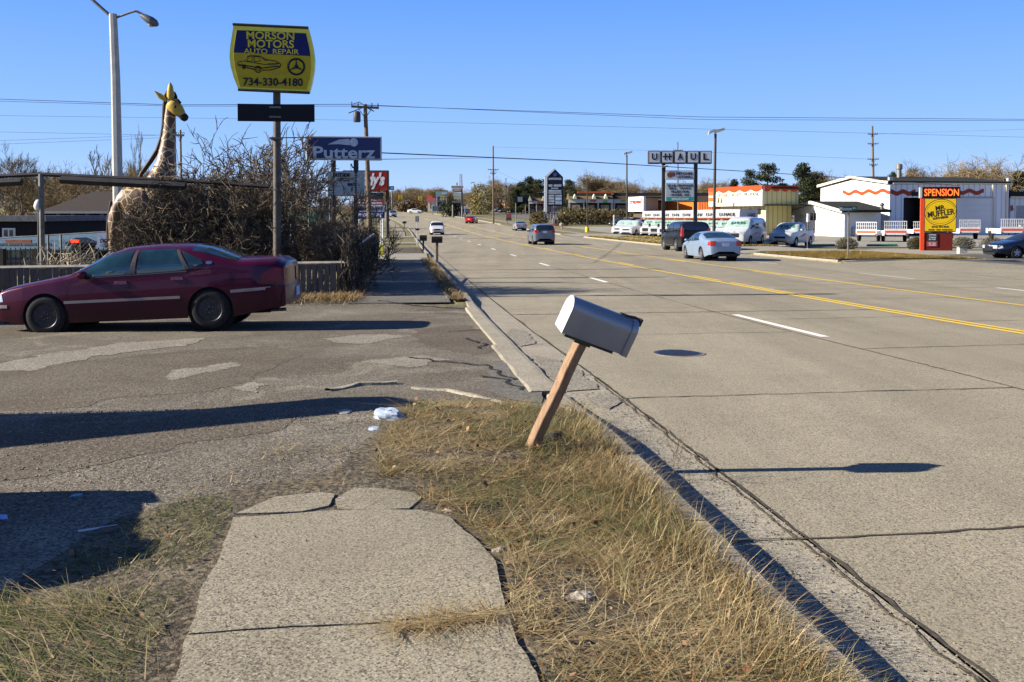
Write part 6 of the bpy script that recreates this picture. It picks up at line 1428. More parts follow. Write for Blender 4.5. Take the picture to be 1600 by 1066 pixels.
farsign('large roof-shaped plaza sign with cream panels far down the road', 714, 250, [('lower_panel', 708.5, 721, 302, 306.5, (.34, .40, .48)), ('middle_panel', 709, 721, 307, 311.5, (.35, .36, .2)), ('small_panel', 707, 722, 314, 317, (.14, .13, .16)), ('crown_base', 707, 722, 295, 300, (.20, .12, .09)), ('crown', 705.5, 724, 290.5, 294.5, (.30, .24, .20)), ('finial', 713.5, 715, 285.5, 290, (.05, .05, .06)), ('crown_letters', 709, 720, 296, 298.5, (.45, .36, .30))], [(707.5, 320, .25), (722, 300, .25)])
farsign('teal billboard with leafy edge far down the road', 690, 300, [('board', 681, 700, 299, 307.5, (.22, .33, .34)), ('frame', 680, 700.5, 298, 299, (.04, .05, .05)), ('text_block', 691, 699, 301, 304, (.45, .50, .50))], [(683, 308, .2), (698, 308, .2)])
farsign('low blue-grey monument sign on pale posts right of the white saloon', 681, 285, [('panel', 675.8, 686, 322, 330, (.10, .14, .18)), ('upright', 674.5, 676, 320, 331, (.5, .5, .46)), ('side', 686.3, 689, 317, 331, (.03, .03, .03))], [(676, 331, .1)])
farsign('distant blue motel sign high on a pole beside the red restaurant sign', 612.5, 330, [('panel', 607.5, 616, 291, 297, (.03, .08, .20)), ('lettering', 611, 615, 293, 295.5, (.3, .36, .45))], [(612.5, 298, .25)])
farsign('two dark square panels with a pale square between them on thin posts', 812, 215, [('panel', 803, 809, 308, 316, (.012, .015, .02)), ('pale_panel', 809, 816.5, 308, 315.5, (.20, .25, .27)), ('panel', 816.5, 824, 305, 316, (.012, .015, .02))], [(806, 317, .12), (821, 317, .12)])
farsign('small brown and orange block sign on the grass beyond the utility pole', 795, 185, [('block', 791, 799, 334, 341, (.28, .09, .05)), ('foot', 790.5, 799.5, 341, 344.5, (.07, .06, .12))], [(792, 344, .1)])
farsign('white marker post with a yellow wedge base beside the rental yard entrance', 959, 133, [('board', 958.3, 960, 336, 361, (.66, .66, .60)), ('wedge', 955.5, 962.5, 359.5, 363.5, (.70, .60, .04))], [(959.2, 340, .05)])
farsign('thin white sign post on the verge left of the red hatchback', 726.5, 205, [('plate', 725.5, 727.5, 322, 326, (.5, .5, .5)), ('stub', 717, 718, 331, 337, (.4, .4, .4))], [(726.7, 322, .12)])
farsign('thin pale pole marker in front of the white rental pickup', 1262, 74, [('plate', 1261, 1263.4, 334, 347, (.5, .52, .55)), ('foot', 1261.4, 1262.6, 388, 391, (.5, .52, .55))], [(1262, 346, .035)])
# pylon sign
pq = hit(866, 343.5); Y = pq.y; t = thing('pylon_sign', 'tall dark plaza pylon sign with a pointed gable top and stacked white tenant panels', 'sign', (pq.x, pq.y, pq.z)); X = lambda p_: at(p_, 335, Y).x-pq.x; Zz = lambda p_: at(866, p_, Y).z-pq.z
navyd = simple('pylon_navy', (.012, .018, .035), .5)
part('tower', navyd, t, lambda m: m.prism([(X(855), Zz(322)), (X(879.5), Zz(322)), (X(879.5), Zz(277)), (X(867), Zz(264.5)), (X(855), Zz(277))], -.5, .5))
part('edge_panel', simple('pylon_white', (.72, .74, .76), .5), t, lambda m: (m.box(X(850.5), X(854.6), -.55, .5, -.5, Zz(276.5)), m.prism([(X(850.5), Zz(276.5)), (X(855), Zz(276.5)), (X(867), Zz(265.5)), (X(867), Zz(263.6)), (X(865.5), Zz(263.6))], -.56, .5)))
text('DOWNTOWN PLAZA', 'lettering', lwm, t, X(857), X(877), Zz(281.5), Zz(278), -.53, .04)
part('emblem', simple('emblem_blue', (.05, .08, .30), .5), t, lambda m: m.lathe([(.001, -.54), (.45, -.54), (.45, -.5)], 16, 'y', Matrix.Translation((X(867), 0, Zz(273)))))
for (x0, x1, y0, y1, c) in [(857, 863, 288.5, 292, 1), (865, 877, 288.5, 292, 1), (861, 872, 293.5, 295.5, 1), (857, 877, 297, 300, 1), (857, 877, 300.6, 303, 1), (857, 866, 304.5, 307.5, 1), (867.5, 877.5, 304.5, 307.5, 1), (857, 866, 308.5, 312, 1), (867.5, 877.5, 308.5, 313.5, 2), (857, 866, 313, 316, 1), (857, 866, 317, 319.5, 1), (867.5, 877.5, 314.5, 319.5, 2)]:
    part('tenant_panel', simple('tenant_%d' % c, (.42, .50, .62) if c == 2 else (.40, .46, .50), .5, var=.3, scale=1.2), t, lambda m: m.box(X(x0), X(x1), -.54, -.5, Zz(y1), Zz(y0)))
for k in range(5): part('leg', simple('mauve_leg', (.34, .26, .27), .8), t, lambda m: m.box(X(857+k*4.3), X(859+k*4.3), -.3, .3, -.5, Zz(322)))
bq = hit(866, 352.5); t = thing('stone_sculpture', 'pale carved standing stone in a brick-edged bed in front of the pylon sign', 'sculpture', bq); Y = bq.y; X = lambda p_: at(p_, 335, Y).x-bq.x; Zz = lambda p_: at(866, p_, Y).z-bq.z
part('stone', stonem, t, lambda m: m.prism([(X(862.5), 0), (X(871.5), 0), (X(872), Zz(340)), (X(869), Zz(340)), (X(866), Zz(337)), (X(863.5), Zz(341))], -.4, .4))
part('niche', blackmetal, t, lambda m: m.prism([(X(866.5), 0.05), (X(869.5), .05), (X(869), Zz(343)), (X(867), Zz(343))], -.43, -.39))
part('bed', simple('brick_edge', (.30, .12, .07), .9, var=.3), t, lambda m: m.lathe([(2.2, -.2), (2.2, .25), (1.9, .28), (1.9, .1), (.01, .12)], 24, M=Matrix.Diagonal((1, .5, 1, 1))))
bq = hit(877.5, 357.5); t = thing('hydrant', 'small pale hydrant on a thin pedestal near the plaza entrance', 'hydrant', bq)
part('body', simple('pale_stone', (.48, .44, .38)), t, lambda m: m.lathe([(.12, 0), (.12, .4), (.35, .5), (.35, .8), (.1, .9)], 12), 40); part('cap', greymetal, t, lambda m: m.lathe([(.15, .9), (.1, 1.0), (.01, 1.02)], 10))
# rental sign
uq = hit(1036, 383); Y = uq.y; t = thing('pole_sign', 'tall sign of five white letter boxes spelling U-HAUL on two black posts', 'sign', (uq.x, uq.y, uq.z)); X = lambda p_: at(p_, 335, Y).x-uq.x; Zz = lambda p_: at(1036, p_, Y).z-uq.z
for a in (1037, 1087): part('post', blackmetal, t, lambda m: m.box(X(a)-.13, X(a)+.13, .0, .26, -.2, Zz(256)))
letface = simple('letter_box_face', (.50, .54, .60), .4, var=.04)
for k, ch_ in enumerate('UHAUL'):
    x0, x1 = X(1012.3+k*20), X(1030.7+k*20)
    bxp = part('letter_box', simple('bronze_box', (.05, .035, .03), .5), t, lambda m: m.bbox(x0, x1, -.25, .3, Zz(256.3), Zz(236), .03))
    part('face', letface, bxp, lambda m: m.box(x0+.06, x1-.06, -.262, -.25, Zz(254.2), Zz(237.2)))
    text(ch_, 'letter', lett, bxp, x0+.24, x1-.24, Zz(250.5), Zz(240), -.27, .03)
    if k == 1: part('dash', lett, bxp, lambda m: m.box(x0+.10, x1-.10, -.275, -.262, Zz(246.2), Zz(244)))
part('hitch_cabinet', simple('pale_frame', (.5, .5, .46)), t, lambda m: m.box(X(1039.3), X(1084), -.15, .0, Zz(281), Zz(266.5)))
part('hitch_face', letface, t, lambda m: m.box(X(1040.5), X(1083), -.16, -.15, Zz(279.5), Zz(268)))
text('HITCHES', 'lettering', lett, t, X(1056), X(1081), Zz(273.5), Zz(269.5), -.17, .04); text('Sold & Installed', 'lettering', lett, t, X(1056), X(1081), Zz(278), Zz(275), -.17, .03)
part('hitch_emblem', simple('emblem_brown', (.16, .06, .04), .6), t, lambda m: (m.lathe([(.001, -.175), (.22, -.17), (.22, -.16)], 12, 'y', Matrix.Translation((X(1046), 0, Zz(273.5)))), m.lathe([(.001, -.175), (.16, -.17), (.16, -.16)], 12, 'y', Matrix.Translation((X(1051), 0, Zz(273))))))
part('board_cabinet', simple('pale_frame', (.5, .5, .46)), t, lambda m: m.box(X(1039.5), X(1084), -.15, .0, Zz(314.5), Zz(286)))
part('board_face', simple('board_pale', (.42, .48, .50), .5, var=.05), t, lambda m: m.box(X(1040.5), X(1083), -.16, -.15, Zz(308), Zz(287)))
part('teal_strip', simple('teal_strip', (.02, .32, .28), .5), t, lambda m: m.box(X(1040.5), X(1083), -.162, -.15, Zz(313.5), Zz(308.2)))
for s_, a, b_, yy in (('20 LB. PROPANE', 1042, 1082, 288.3), ('BBQ   TANKS', 1045, 1078, 293), ('FILLED FOR', 1048, 1076, 297.8), ('UNDER  $25', 1047, 1076, 303)): text(s_, 'lettering', lett, t, X(a), X(b_), Zz(yy+3.6), Zz(yy), -.168, .03)
text('uhaul.com', 'lettering', whitem, t, X(1049), X(1075), Zz(312.6), Zz(309.2), -.17, .02)
part('board_lamp', simple('flood_grey', (.45, .45, .42)), t, lambda m: (m.bbox(X(1032), X(1037), -.5, -.1, Zz(262), Zz(259.5), .02), m.bbox(X(1037.5), X(1042), -.5, -.1, Zz(261), Zz(258.5), .02)))
# muffler sign
mq = hit(1463, 392); Y = mq.y; t = thing('monument_sign', 'yellow muffler shop sign with an oval emblem under a red LED strip', 'sign', (mq.x, mq.y, mq.z), -R(9)); X = lambda p_: at(p_, 335, Y).x-mq.x; Zz = lambda p_: at(1463, p_, Y).z-mq.z
part('side_pillar', simple('bright_red_pillar', (.70, .07, .02), .5), t, lambda m: m.box(X(1438.5), X(1444.2), -.25, -.05, -.1, Zz(309.8)))
part('base', simple('dark_red_base', (.14, .018, .012), .6), t, lambda m: m.box(X(1444.2), X(1486.5), -.2, .3, -.1, Zz(363)))
part('cabinet', simple('bronze_box', (.05, .035, .03)), t, lambda m: m.bbox(X(1443.6), X(1491.5), -.26, .35, Zz(362.6), Zz(309.8), .03))
part('face', simple('muffler_yellow', (.74, .48, .01), .45, var=.03), t, lambda m: m.box(X(1445), X(1490.3), -.272, -.26, Zz(361), Zz(311)))
def oval(m):
    for rx, rz_, w in ((23.5, 20.3, .035), (21.3, 17.2, .018)):
        m.tube([(X(1468)+mpp(Y)*(rx*math.cos(k*math.pi/24)*math.cos(.14)-rz_*math.sin(k*math.pi/24)*math.sin(.14)), -.272+w*.78, Zz(332)+mpp(Y)*(rx*math.cos(k*math.pi/24)*math.sin(.14)+rz_*math.sin(k*math.pi/24)*math.cos(.14))) for k in range(49)], w, 5)
part('oval_emblem', lett, t, oval)
def tilt(s_, a, b_, y0, y1, bold=.012, ang=.14):
    o = text(s_, 'lettering', lett, t, X(a), X(b_), Zz(y1), Zz(y0), -.2765, bold); cx, cz = (X(a)+X(b_))/2, (Zz(y0)+Zz(y1))/2
    o.data.transform(Matrix.Translation((cx, 0, cz)) @ Matrix.Rotation(-ang, 4, 'Y') @ Matrix.Translation((-cx, 0, -cz)))
tilt('MR.', 1460, 1475, 321, 328); tilt('MUFFLER', 1448.5, 1488, 328.5, 337.5); tilt('AUTO REPAIR', 1456, 1479, 338.5, 342, .02)
text('(734) 434-4042', 'lettering', lett, t, X(1455), X(1480), Zz(356.5), Zz(353), -.2765, .02); text('BRAKES · TIRES · SUSPENSION', 'lettering', lett, t, X(1450), X(1485), Zz(360), Zz(358), -.2765, .02)
part('led_cabinet', simple('led_black', (.012, .008, .006), .5), t, lambda m: m.bbox(X(1440), X(1496.5), -.3, .4, Zz(309.5), Zz(292.3), .04)); part('led_end', simple('pale_frame', (.5, .5, .46)), t, lambda m: m.box(X(1437), X(1440), -.28, .1, Zz(309.5), Zz(293)))
text('SPENSION', 'led_lettering', simple('led_orange', (.6, .1, .02), .5, emit=(1, .10, .015), estr=1.1), t, X(1443), X(1494), Zz(306.5), Zz(295.5), -.315, .01)
part('notice', blackmetal, t, lambda m: m.box(X(1448.5), X(1463.8), -.25, -.2, Zz(376.5), Zz(365))); part('notice', simple('notice_red', (.35, .05, .05), .6), t, lambda m: m.box(X(1448.5), X(1463.8), -.25, -.2, Zz(385), Zz(377)))
for s_, yy in (('OPEN', 366), ('TIRES', 370), ('24 HR', 373), ('NO TURN', 379), ('AROUND', 382)): text(s_, 'notice_lettering', lwm, t, X(1451), X(1461.5), Zz(yy+2.2), Zz(yy), -.256, .02)
# street name sign
bq = hit(1325, 401.5); Y = bq.y; t = thing('street_sign', 'green Boston street name sign on a thin post at the side street corner', 'sign', bq, .12); X = lambda p_: at(p_, 335, Y).x-bq.x; Zz = lambda p_: at(1325, p_, Y).z-bq.z
part('post', greymetal, t, lambda m: m.tube([(0, 0, -.1), (0, 0, Zz(330))], .04, 8)); part('name_plate', simple('street_green', (.01, .11, .06), .4), t, lambda m: m.box(X(1311), X(1339.3), -.02, .02, Zz(330), Zz(322.5)))
text('Boston', 'lettering', whitem, t, X(1312.5), X(1331), Zz(329), Zz(324), -.025, .03); text('Av', 'lettering', whitem, t, X(1333), X(1338), Zz(326.5), Zz(324), -.025, .02)
# yard and road lamps
def yardlamp(label, px_, base_py, top_py, heads, r=.09, basecol=None, basew=0, Yf=None, px_top=None):
    b = hit(px_, base_py) if Yf is None else gp(px_, Yf); Y = b.y; t = thing('lamp_post', label, 'lamp post', b); h = at(px_, top_py, Y).z-b.z
    px_top = px_top or px_; dx = at(px_top, top_py, Y).x-b.x
    part('pole', simple('dark_bronze_pole', (.045, .038, .03), .5, .3), t, lambda m: m.tube([(0, 0, -.1), (dx, 0, h)], [r, r*.75], 8), 60)
    if basew: part('base', basecol, t, lambda m: m.lathe([(basew, -.1), (basew, .55), (basew*.8, .7), (.01, .72)], 16), 40)
    for hx, hz_, w in heads:
        part('lamp_head', simple('lamp_head_pale', (.40, .37, .28), .4), t, lambda m: m.bbox(dx+min(hx, hx+w), dx+max(hx, hx+w), -.18, .18, h+hz_, h+hz_+.22, .04, ) if False else m.prism([(dx+hx, h+hz_), (dx+hx+w, h+hz_+.28), (dx+hx+w, h+hz_+.50), (dx+hx+.1, h+hz_+.30)], -.2, .2))
    return t
ybase = simple('yellow_base', (.68, .52, .04), .7); cbase = simple('concrete_base', (.45, .42, .34), .8)
yardlamp('tall yard lamp on a yellow base at the entrance of the rental yard', 917.5, 362.5, 279, [(-.3, 0, .7)], basecol=ybase, basew=.28)
yardlamp('tall yard lamp on a concrete base with two heads, left of the letter-box sign', 979.5, 366.5, 242, [(-.2, 0, .9), (-.5, -.1, .5)], basecol=cbase, basew=.40, r=.12)
yardlamp('tallest yard lamp with two heads, right of the letter-box sign', 1115.5, 372, 209, [(-.1, 0, .85), (-.65, -.1, .6)], r=.14, Yf=86, px_top=1118, basecol=cbase, basew=.35)
yardlamp('thin dark lamp post by the white and brick store', 790.5, 331, 281, [(-.4, 0, .8)], Yf=300, r=.14)
yardlamp('dark lamp post leaning right of the roof-shaped plaza sign', 741.5, 329, 287, [(-1.2, 0, 1.3)], Yf=290, r=.16)
yardlamp('small dark lamp post over the plaza roofs', 822, 310, 291, [(-.5, 0, 1.0)], Yf=330, r=.1)
utility('slender utility pole with two crossarms on the grass beyond the road', 771, 195, 228, 770.5, .20, [(265.5, 1.05, .2), (271, .6, .2)])
utility('tall utility pole with four crossarms behind the workshop', 1366.5, 150, 197, 1363, .20, [(210, .75, 0), (225, .8, 0), (249, .85, 0), (258, .6, 0)])
utility('distant utility pole behind the letter-box sign', 1060, 150, 222, 1059, .12, [(235.5, .7, 0)])
utility('leaning distant pole above the fruit trees', 284, 75, 203, 282, .10, [(212, .3, 0)])
# distant mast
b = gp(720, 420); t = thing('radio_mast', 'thin lattice radio mast behind the roof-shaped plaza sign', 'mast', b); h = at(720, 272, 420).z-b.z
part('legs', simple('mast_grey', (.22, .23, .26), .6), t, lambda m: [m.tube([(a, c, 0), (a*.4, c*.4, h)], .14, 4) for a, c in ((-1, -.6), (1, -.6), (0, 1))]); part('bracing', simple('mast_grey', (.22, .23, .26), .6), t, lambda m: [m.tube([(-.9+.5*i/12, -.5, h*i/12), (.9-.5*i/12, -.5, h*(i+1)/12)], .08, 3) for i in range(12)])
# traffic signals over the far junction
for i, (a, yt, lab) in enumerate([(626, 304.5, 'left pair of yellow traffic signals hanging over the far junction'), (657, 306, 'middle yellow traffic signals over the far junction'), (692, 306, 'right pair of yellow traffic signals over the far junction')]):
    Y = 290; c = at(a, yt, Y); t = thing('traffic_signal', lab, 'traffic signal', c, 0, 'traffic signals on the span wire')
    for dx in (-.36, .36): 
        hs = part('housing', simple('signal_yellow', (.66, .46, .02), .5), t, lambda m: m.bbox(dx-.25, dx+.25, -.15, .15, -1.35, -.1, .03))
        for k in range(3): part('lens', simple('signal_dark', (.04, .015, .01), .4), hs, lambda m: m.lathe([(.13, -.18), (.13, -.15), (.01, -.15)], 10, 'y', Matrix.Translation((dx, 0, -.3-k*.4))))
    part('hanger', blackmetal, t, lambda m: m.tube([(0, 0, -.1), (0, 0, .3)], .05, 5))
# wires
def wire(label, pts, r=.02, name='power_line', sag=0):
    P = [at(*p) for p in pts]; out = []
    for a, b in zip(P, P[1:]):
        for k in range(12): u = k/12; q = a.lerp(b, u); q.z -= sag*4*u*(1-u); out.append(q)
    out.append(P[-1]); mb = MB(); mb.tube(out, r*.72, 4); return tag(mb.build(name, wire_m), label, 'power line', 'overhead lines')
wire('thick bundled line from the left edge to the utility pole by the signs', [(-60, 153, 60), (270, 164, 56), (566, 163, 55)], .022, sag=0)
wire('second line just under the thick one from the left edge to the pole', [(-60, 156.5, 60), (270, 166, 56), (566, 166, 55)], .016)
wire('long line from the sign-side pole across the sky to the right edge, upper', [(572, 165, 55), (1100, 183, 58), (1660, 187, 60)], .018)
wire('long line from the sign-side pole across the sky to the right edge, lower', [(572, 164, 55), (1100, 187, 58), (1660, 189, 60)], .015)
wire('thin line across the sky from the left edge at mid height', [(-60, 180, 70), (560, 188, 70), (1660, 216, 70)], .012)
wire('black cable dropping from the navy golf sign to the right over the road', [(596, 239, 45), (900, 252, 60), (1200, 270, 80), (1500, 290, 110)], .035)
wire('thin cable under the black cable across the road', [(596, 249, 45), (770, 247, 190)], .02)
wire('span wire carrying the traffic signals', [(590, 300, 290), (626, 303.5, 290), (692, 304.5, 290), (741, 296, 290)], .03)
for i, (a, b) in enumerate([((-60, 205, 80), (284, 212, 75)), ((-60, 222, 80), (284, 210, 75)), ((-60, 228, 80), (284, 214, 75))]): wire(['upper faint line behind the street lamp', 'middle faint line behind the street lamp', 'lowest faint line behind the street lamp'][i], [a, b], .014)
wire('faint line from the slender utility pole up to the right', [(770, 265, 195), (905, 345-20, 235)], .02); wire('faint high line above the workshop', [(1363, 210, 150), (1660, 200, 140)], .015)
wire('faint line from the workshop pole to the left', [(1363, 249, 150), (1059, 236, 150), (770, 230, 195)], .02)
# kerb blocks painted green
def parkblock(label, a, b_, py_):
    p, q_ = hit(a, py_), hit(b_, py_-.3); t = thing('wheel_stop', label, 'wheel stop', p); d = q_-p
    part('block', simple('green_block', (.02, .20, .10), .6, var=.15), t, lambda m: m.tube([(0, 0, .06), (d.x, d.y, d.z+.06)], .13, 4)); part('pin', greymetal, t, lambda m: m.tube([(.3, 0, 0), (.3, 0, .2)], .02, 5))
parkblock('long green wheel stop in front of the trailers', 1355, 1402, 385.5); parkblock('green wheel stop left of the round clipped bush', 1262, 1304, 385.5); parkblock('green wheel stop below the cargo van', 1168, 1204, 382.5)
cb = hit(1503, 397); t = thing('concrete_block', 'squat concrete box on the kerbed island right of the muffler sign', 'block', cb)
part('box', cbase, t, lambda m: m.bbox(-.25, .25, -.2, .2, -.05, .42, .03)); part('lid', greymetal, t, lambda m: m.bbox(-.30, .30, -.25, .25, .42, .50, .02))
# unseen panel added out of frame, shaped to cast the lot's big shadow
bl = thing('shadow_panel', 'unseen flat rounded panel on thin poles, added left of the picture to cast shadow', 'shadow_panel', (-5.5, 8.75, g(-5.5, 8.75)), R(211))
part('canopy', whitem, bl, lambda m: m.prism([(0, -.6), (.08, -.8), (.25, -.88), (6, -.88), (6, .88), (.3, .88), (.08, .8), (0, .6)], 2.12, 2.32, 'xy'))  # added panel, only its shadow comes into view
for a, b_ in ((.5, .6), (5.2, .6), (5.2, -.6)): part('pole', greymetal, bl, lambda m: m.tube([(a, b_, -.2), (a, b_, 2.12)], .025, 8))
# ------------------------------------------------------------------ vegetation
def ribbons_to_mesh(name, mat, V, Fq, C, parent=None):
    """V (n,3), Fq (m,4) quads (last index repeated for a triangle is avoided), C (m,3)"""
    me = bpy.data.meshes.new(name); nv, nf = len(V), len(Fq); k = Fq.shape[1]
    me.vertices.add(nv); me.vertices.foreach_set('co', V.astype(np.float32).ravel())
    me.loops.add(nf*k); me.loops.foreach_set('vertex_index', Fq.astype(np.int32).ravel())
    me.polygons.add(nf); me.polygons.foreach_set('loop_start', np.arange(0, nf*k, k, dtype=np.int32))
    me.update(calc_edges=True)
    ca = me.color_attributes.new('col', 'FLOAT_COLOR', 'CORNER'); a = np.ones((nf*k, 4), dtype=np.float32); a[:, :3] = np.repeat(C, k, axis=0); ca.data.foreach_set('color', a.ravel())
    me.materials.append(mat); o = bpy.data.objects.new(name, me); COL.objects.link(o)
    if parent is not None: o.parent = parent
    return o
NR = np.random.RandomState(11)
barkcol = attr_mat('bark', .9); twigcol = attr_mat('twigs', .85); leafcol = attr_mat('foliage', .85); bladecol = attr_mat('grass_blades', .8)
def rot_about(v, ax, an): return Matrix.Rotation(an, 3, ax) @ v
class TreeGen:
    def __init__(s, seed, twig_r=.01, cols=((.20, .155, .11), (.30, .24, .17)), trunkcol=(.13, .10, .075)):
        s.r = random.Random(seed); s.big = MB(); s.tw = MB(); s.twig_r = twig_r; s.cols = cols; s.tc = trunkcol
    def col(s, a): 
        u = s.r.random()*.6+.4*a; c1, c2 = s.cols; k = s.r.uniform(.75, 1.2); return tuple((c1[i]*(1-u)+c2[i]*u)*k for i in range(3))
    def branch(s, p, d, L, rad, lev, maxlev, kids, gn=.25, up=.1, spread=.9, ratio=.66):
        n = 4 if lev < maxlev else 2; pts = [p]; rs = [rad]; q = p.copy(); dd = d.copy()
        for i in range(n):
            dd = (dd+Vector((s.r.gauss(0, gn), s.r.gauss(0, gn), s.r.gauss(0, gn)+up))).normalized(); q = q+dd*(L/n); pts.append(q.copy()); rs.append(max(s.twig_r*.5, rad*(1-.6*(i+1)/n)))
        (s.big if lev < 2 else s.tw).tube(pts, rs, 7 if lev == 0 else (5 if lev == 1 else 3), cap=False, col=tuple(c*s.r.uniform(.8, 1.2) for c in s.tc) if lev < 2 else s.col(lev/maxlev))
        if lev >= maxlev: return
        k = kids[lev]
        for j in range(k):
            u = s.r.uniform(.3, 1.0) if j < k-1 else 1.0
            i = min(n-1, int(u*n)); b = pts[i].lerp(pts[i+1], u*n-i) if i < n else pts[-1]
            ax = Vector((s.r.gauss(0, 1), s.r.gauss(0, 1), s.r.gauss(0, 1))).normalized(); bd = (pts[min(n, i+1)]-pts[i]).normalized()
            nd = rot_about(bd, ax.cross(bd).normalized() if ax.cross(bd).length > .1 else Vector((1, 0, 0)), s.r.uniform(.35, 1.0)*spread)
            s.branch(b, nd, L*ratio*s.r.uniform(.7, 1.15), max(s.twig_r, rs[i]*.52), lev+1, maxlev, kids, gn, up, spread, ratio)
def make_tree(name, label, seed, H, kids, trunkL=.3, stems=1, spread=.9, up=.1, gn=.22, ratio=.7, r0=None, twig_r=.01, cols=((.20, .155, .11), (.30, .24, .17)), tc=(.13, .10, .075), group=None, lean=.2):
    T = TreeGen(seed, twig_r, cols, tc); t = thing(name, label, 'tree', (0, 0, 0), 0, group); r0 = r0 or H*.022
    for k in range(stems):
        d = Vector((T.r.uniform(-lean, lean)*(1 if stems == 1 else 3), T.r.uniform(-lean, lean), 1)).normalized()
        T.branch(Vector((T.r.uniform(-.15, .15)*(stems > 1)*H*.2, 0, -.15)), d, H*trunkL, r0/(stems**.5), 0, len(kids), kids, gn, up, spread, ratio)
    zs = max(v[2] for v in T.tw.v); k = H/zs
    T.big.v = [(x*k, y*k, z*k) for x, y, z in T.big.v]; T.tw.v = [(x*k, y*k, z*k) for x, y, z in T.tw.v]
    T.big.build('trunk', barkcol, t, 60, fixn=False); T.tw.build('crown', twigcol, t, fixn=False); return t
def leafcloud(blobs, n, size, cols, seed=1, lump=.35, up=.0, inner=.35):
    r = np.random.RandomState(seed); V = []; C = []
    tot = sum(b[3]*b[4]*b[5] for b in blobs)
    for (cx, cy, cz, rx, ry, rz) in blobs:
        m = max(8, int(n*rx*ry*rz/tot)); d = r.normal(size=(m, 3)); d /= np.linalg.norm(d, axis=1)[:, None]
        rr = (inner+(1-inner)*r.rand(m)**.6); ln = np.array([1+lump*mnoise.noise(Vector((a*2.1+cx, b*2.1+cy, c*2.1+cz))) for a, b, c in d]); p = d*(rr*ln)[:, None]*np.array([rx, ry, rz])+np.array([cx, cy, cz])
        a = r.normal(size=(m, 3)); a /= np.linalg.norm(a, axis=1)[:, None]; b = np.cross(a, r.normal(size=(m, 3))); b /= np.linalg.norm(b, axis=1)[:, None]
        sz = size*(.5+r.rand(m))[:, None]; a = a*sz; b = b*sz*.5
        V.append(np.stack([p-a, p-b, p+a, p+b], 1).reshape(-1, 3)); u = r.rand(m)[:, None]; k = (.65+.6*r.rand(m))[:, None]
        cl = np.array([mnoise.noise(Vector((q[0]*1.1, q[1]*1.1, q[2]*1.1)))*.8 for q in p])[:, None]; u = np.clip(u*.6+cl+.2, 0, 1)
        C.append((np.array(cols[0])*(1-u)+np.array(cols[1])*u)*k)
    V = np.concatenate(V); C = np.concatenate(C); return V, np.arange(len(V)).reshape(-1, 4), C
def twigcloud(blobs, n, L, rad, cols, seed=1, inner=.1, upb=.3, floor=None):
    """short crooked twigs filling a mass of brush, as thin three-sided tubes"""
    r = random.Random(seed); mb = MB(); tot = sum(b[3]*b[4]*b[5] for b in blobs)
    for (cx, cy, cz, rx, ry, rz) in blobs:
        m = int(n*rx*ry*rz/tot)
        for _ in range(m):
            while True:
                d = Vector((r.uniform(-1, 1), r.uniform(-1, 1), r.uniform(-1, 1)))
                if inner < d.length < 1+.25*mnoise.noise(d*3): break
            p = Vector((cx+d.x*rx, cy+d.y*ry, cz+d.z*rz))
            if floor is not None and p.z < floor: continue
            v = Vector((r.gauss(0, 1), r.gauss(0, 1), r.gauss(0, 1)+upb)).normalized(); l = L*r.uniform(.4, 1.3); q = p+v*l*.5; w = (v+Vector((r.gauss(0, .5), r.gauss(0, .5), r.gauss(0, .5)))).normalized()
            k = r.uniform(.4, 1.25); u = r.random(); c = tuple((cols[0][i]*(1-u)+cols[1][i]*u)*k for i in range(3))
            mb.tube([p, q, q+w*l*.5], [rad, rad*.8, rad*.4], 3, cap=False, col=c)
            if r.random() < .6: w2 = (v+Vector((r.gauss(0, .9), r.gauss(0, .9), r.gauss(0, .9)))).normalized(); mb.tube([q, q+w2*l*.4], [rad*.8, rad*.3], 3, cap=False, col=c)
    return mb
# fruit trees behind the plank wall -------------------------------------------------------------
fruitcols = ((.04, .03, .022), (.13, .098, .068))
def put(t, px_, Y, label=None, rz=None, sc=None, dz=0):
    p = gp(px_, Y); p.z += dz; return place(t, p, rz, label, None, sc)
put(make_tree('fruit_tree', 'wide-crowned bare fruit tree behind the maroon car, left of the brown sign pole', 3, 3.6, (4, 5, 5, 5, 3), trunkL=.34, spread=1.15, up=.03, gn=.24, ratio=.74, r0=.15, twig_r=.009, cols=fruitcols, lean=.1), 392, 26.5, sc=(1.05, 1.0, 1.28))
put(make_tree('fruit_tree', 'bare fruit tree with two leaning pale trunks just behind the brush', 8, 3.6, (4, 5, 5, 5, 3), trunkL=.32, stems=1, spread=1.1, up=.03, gn=.24, ratio=.74, r0=.15, twig_r=.009, cols=fruitcols, lean=.2), 352, 27.3, sc=(1.1, 1, 1.3))
put(make_tree('fruit_tree', 'many-stemmed bare fruit tree right of the brown sign pole', 15, 3.3, (3, 4, 4, 4, 4), trunkL=.34, stems=4, spread=.9, up=.06, gn=.22, ratio=.74, r0=.15, twig_r=.008, cols=((.05, .038, .027), (.17, .13, .09)), lean=.25), 474, 26, sc=(1.08, 1, 1.2))
put(make_tree('fruit_tree', 'low bare fruit tree under the letter board', 21, 2.6, (5, 5, 5, 4), trunkL=.3, stems=3, spread=1.1, up=.05, gn=.28, ratio=.72, r0=.10, twig_r=.007, cols=fruitcols, lean=.3), 512, 30, sc=(.5, .6, 1.0))
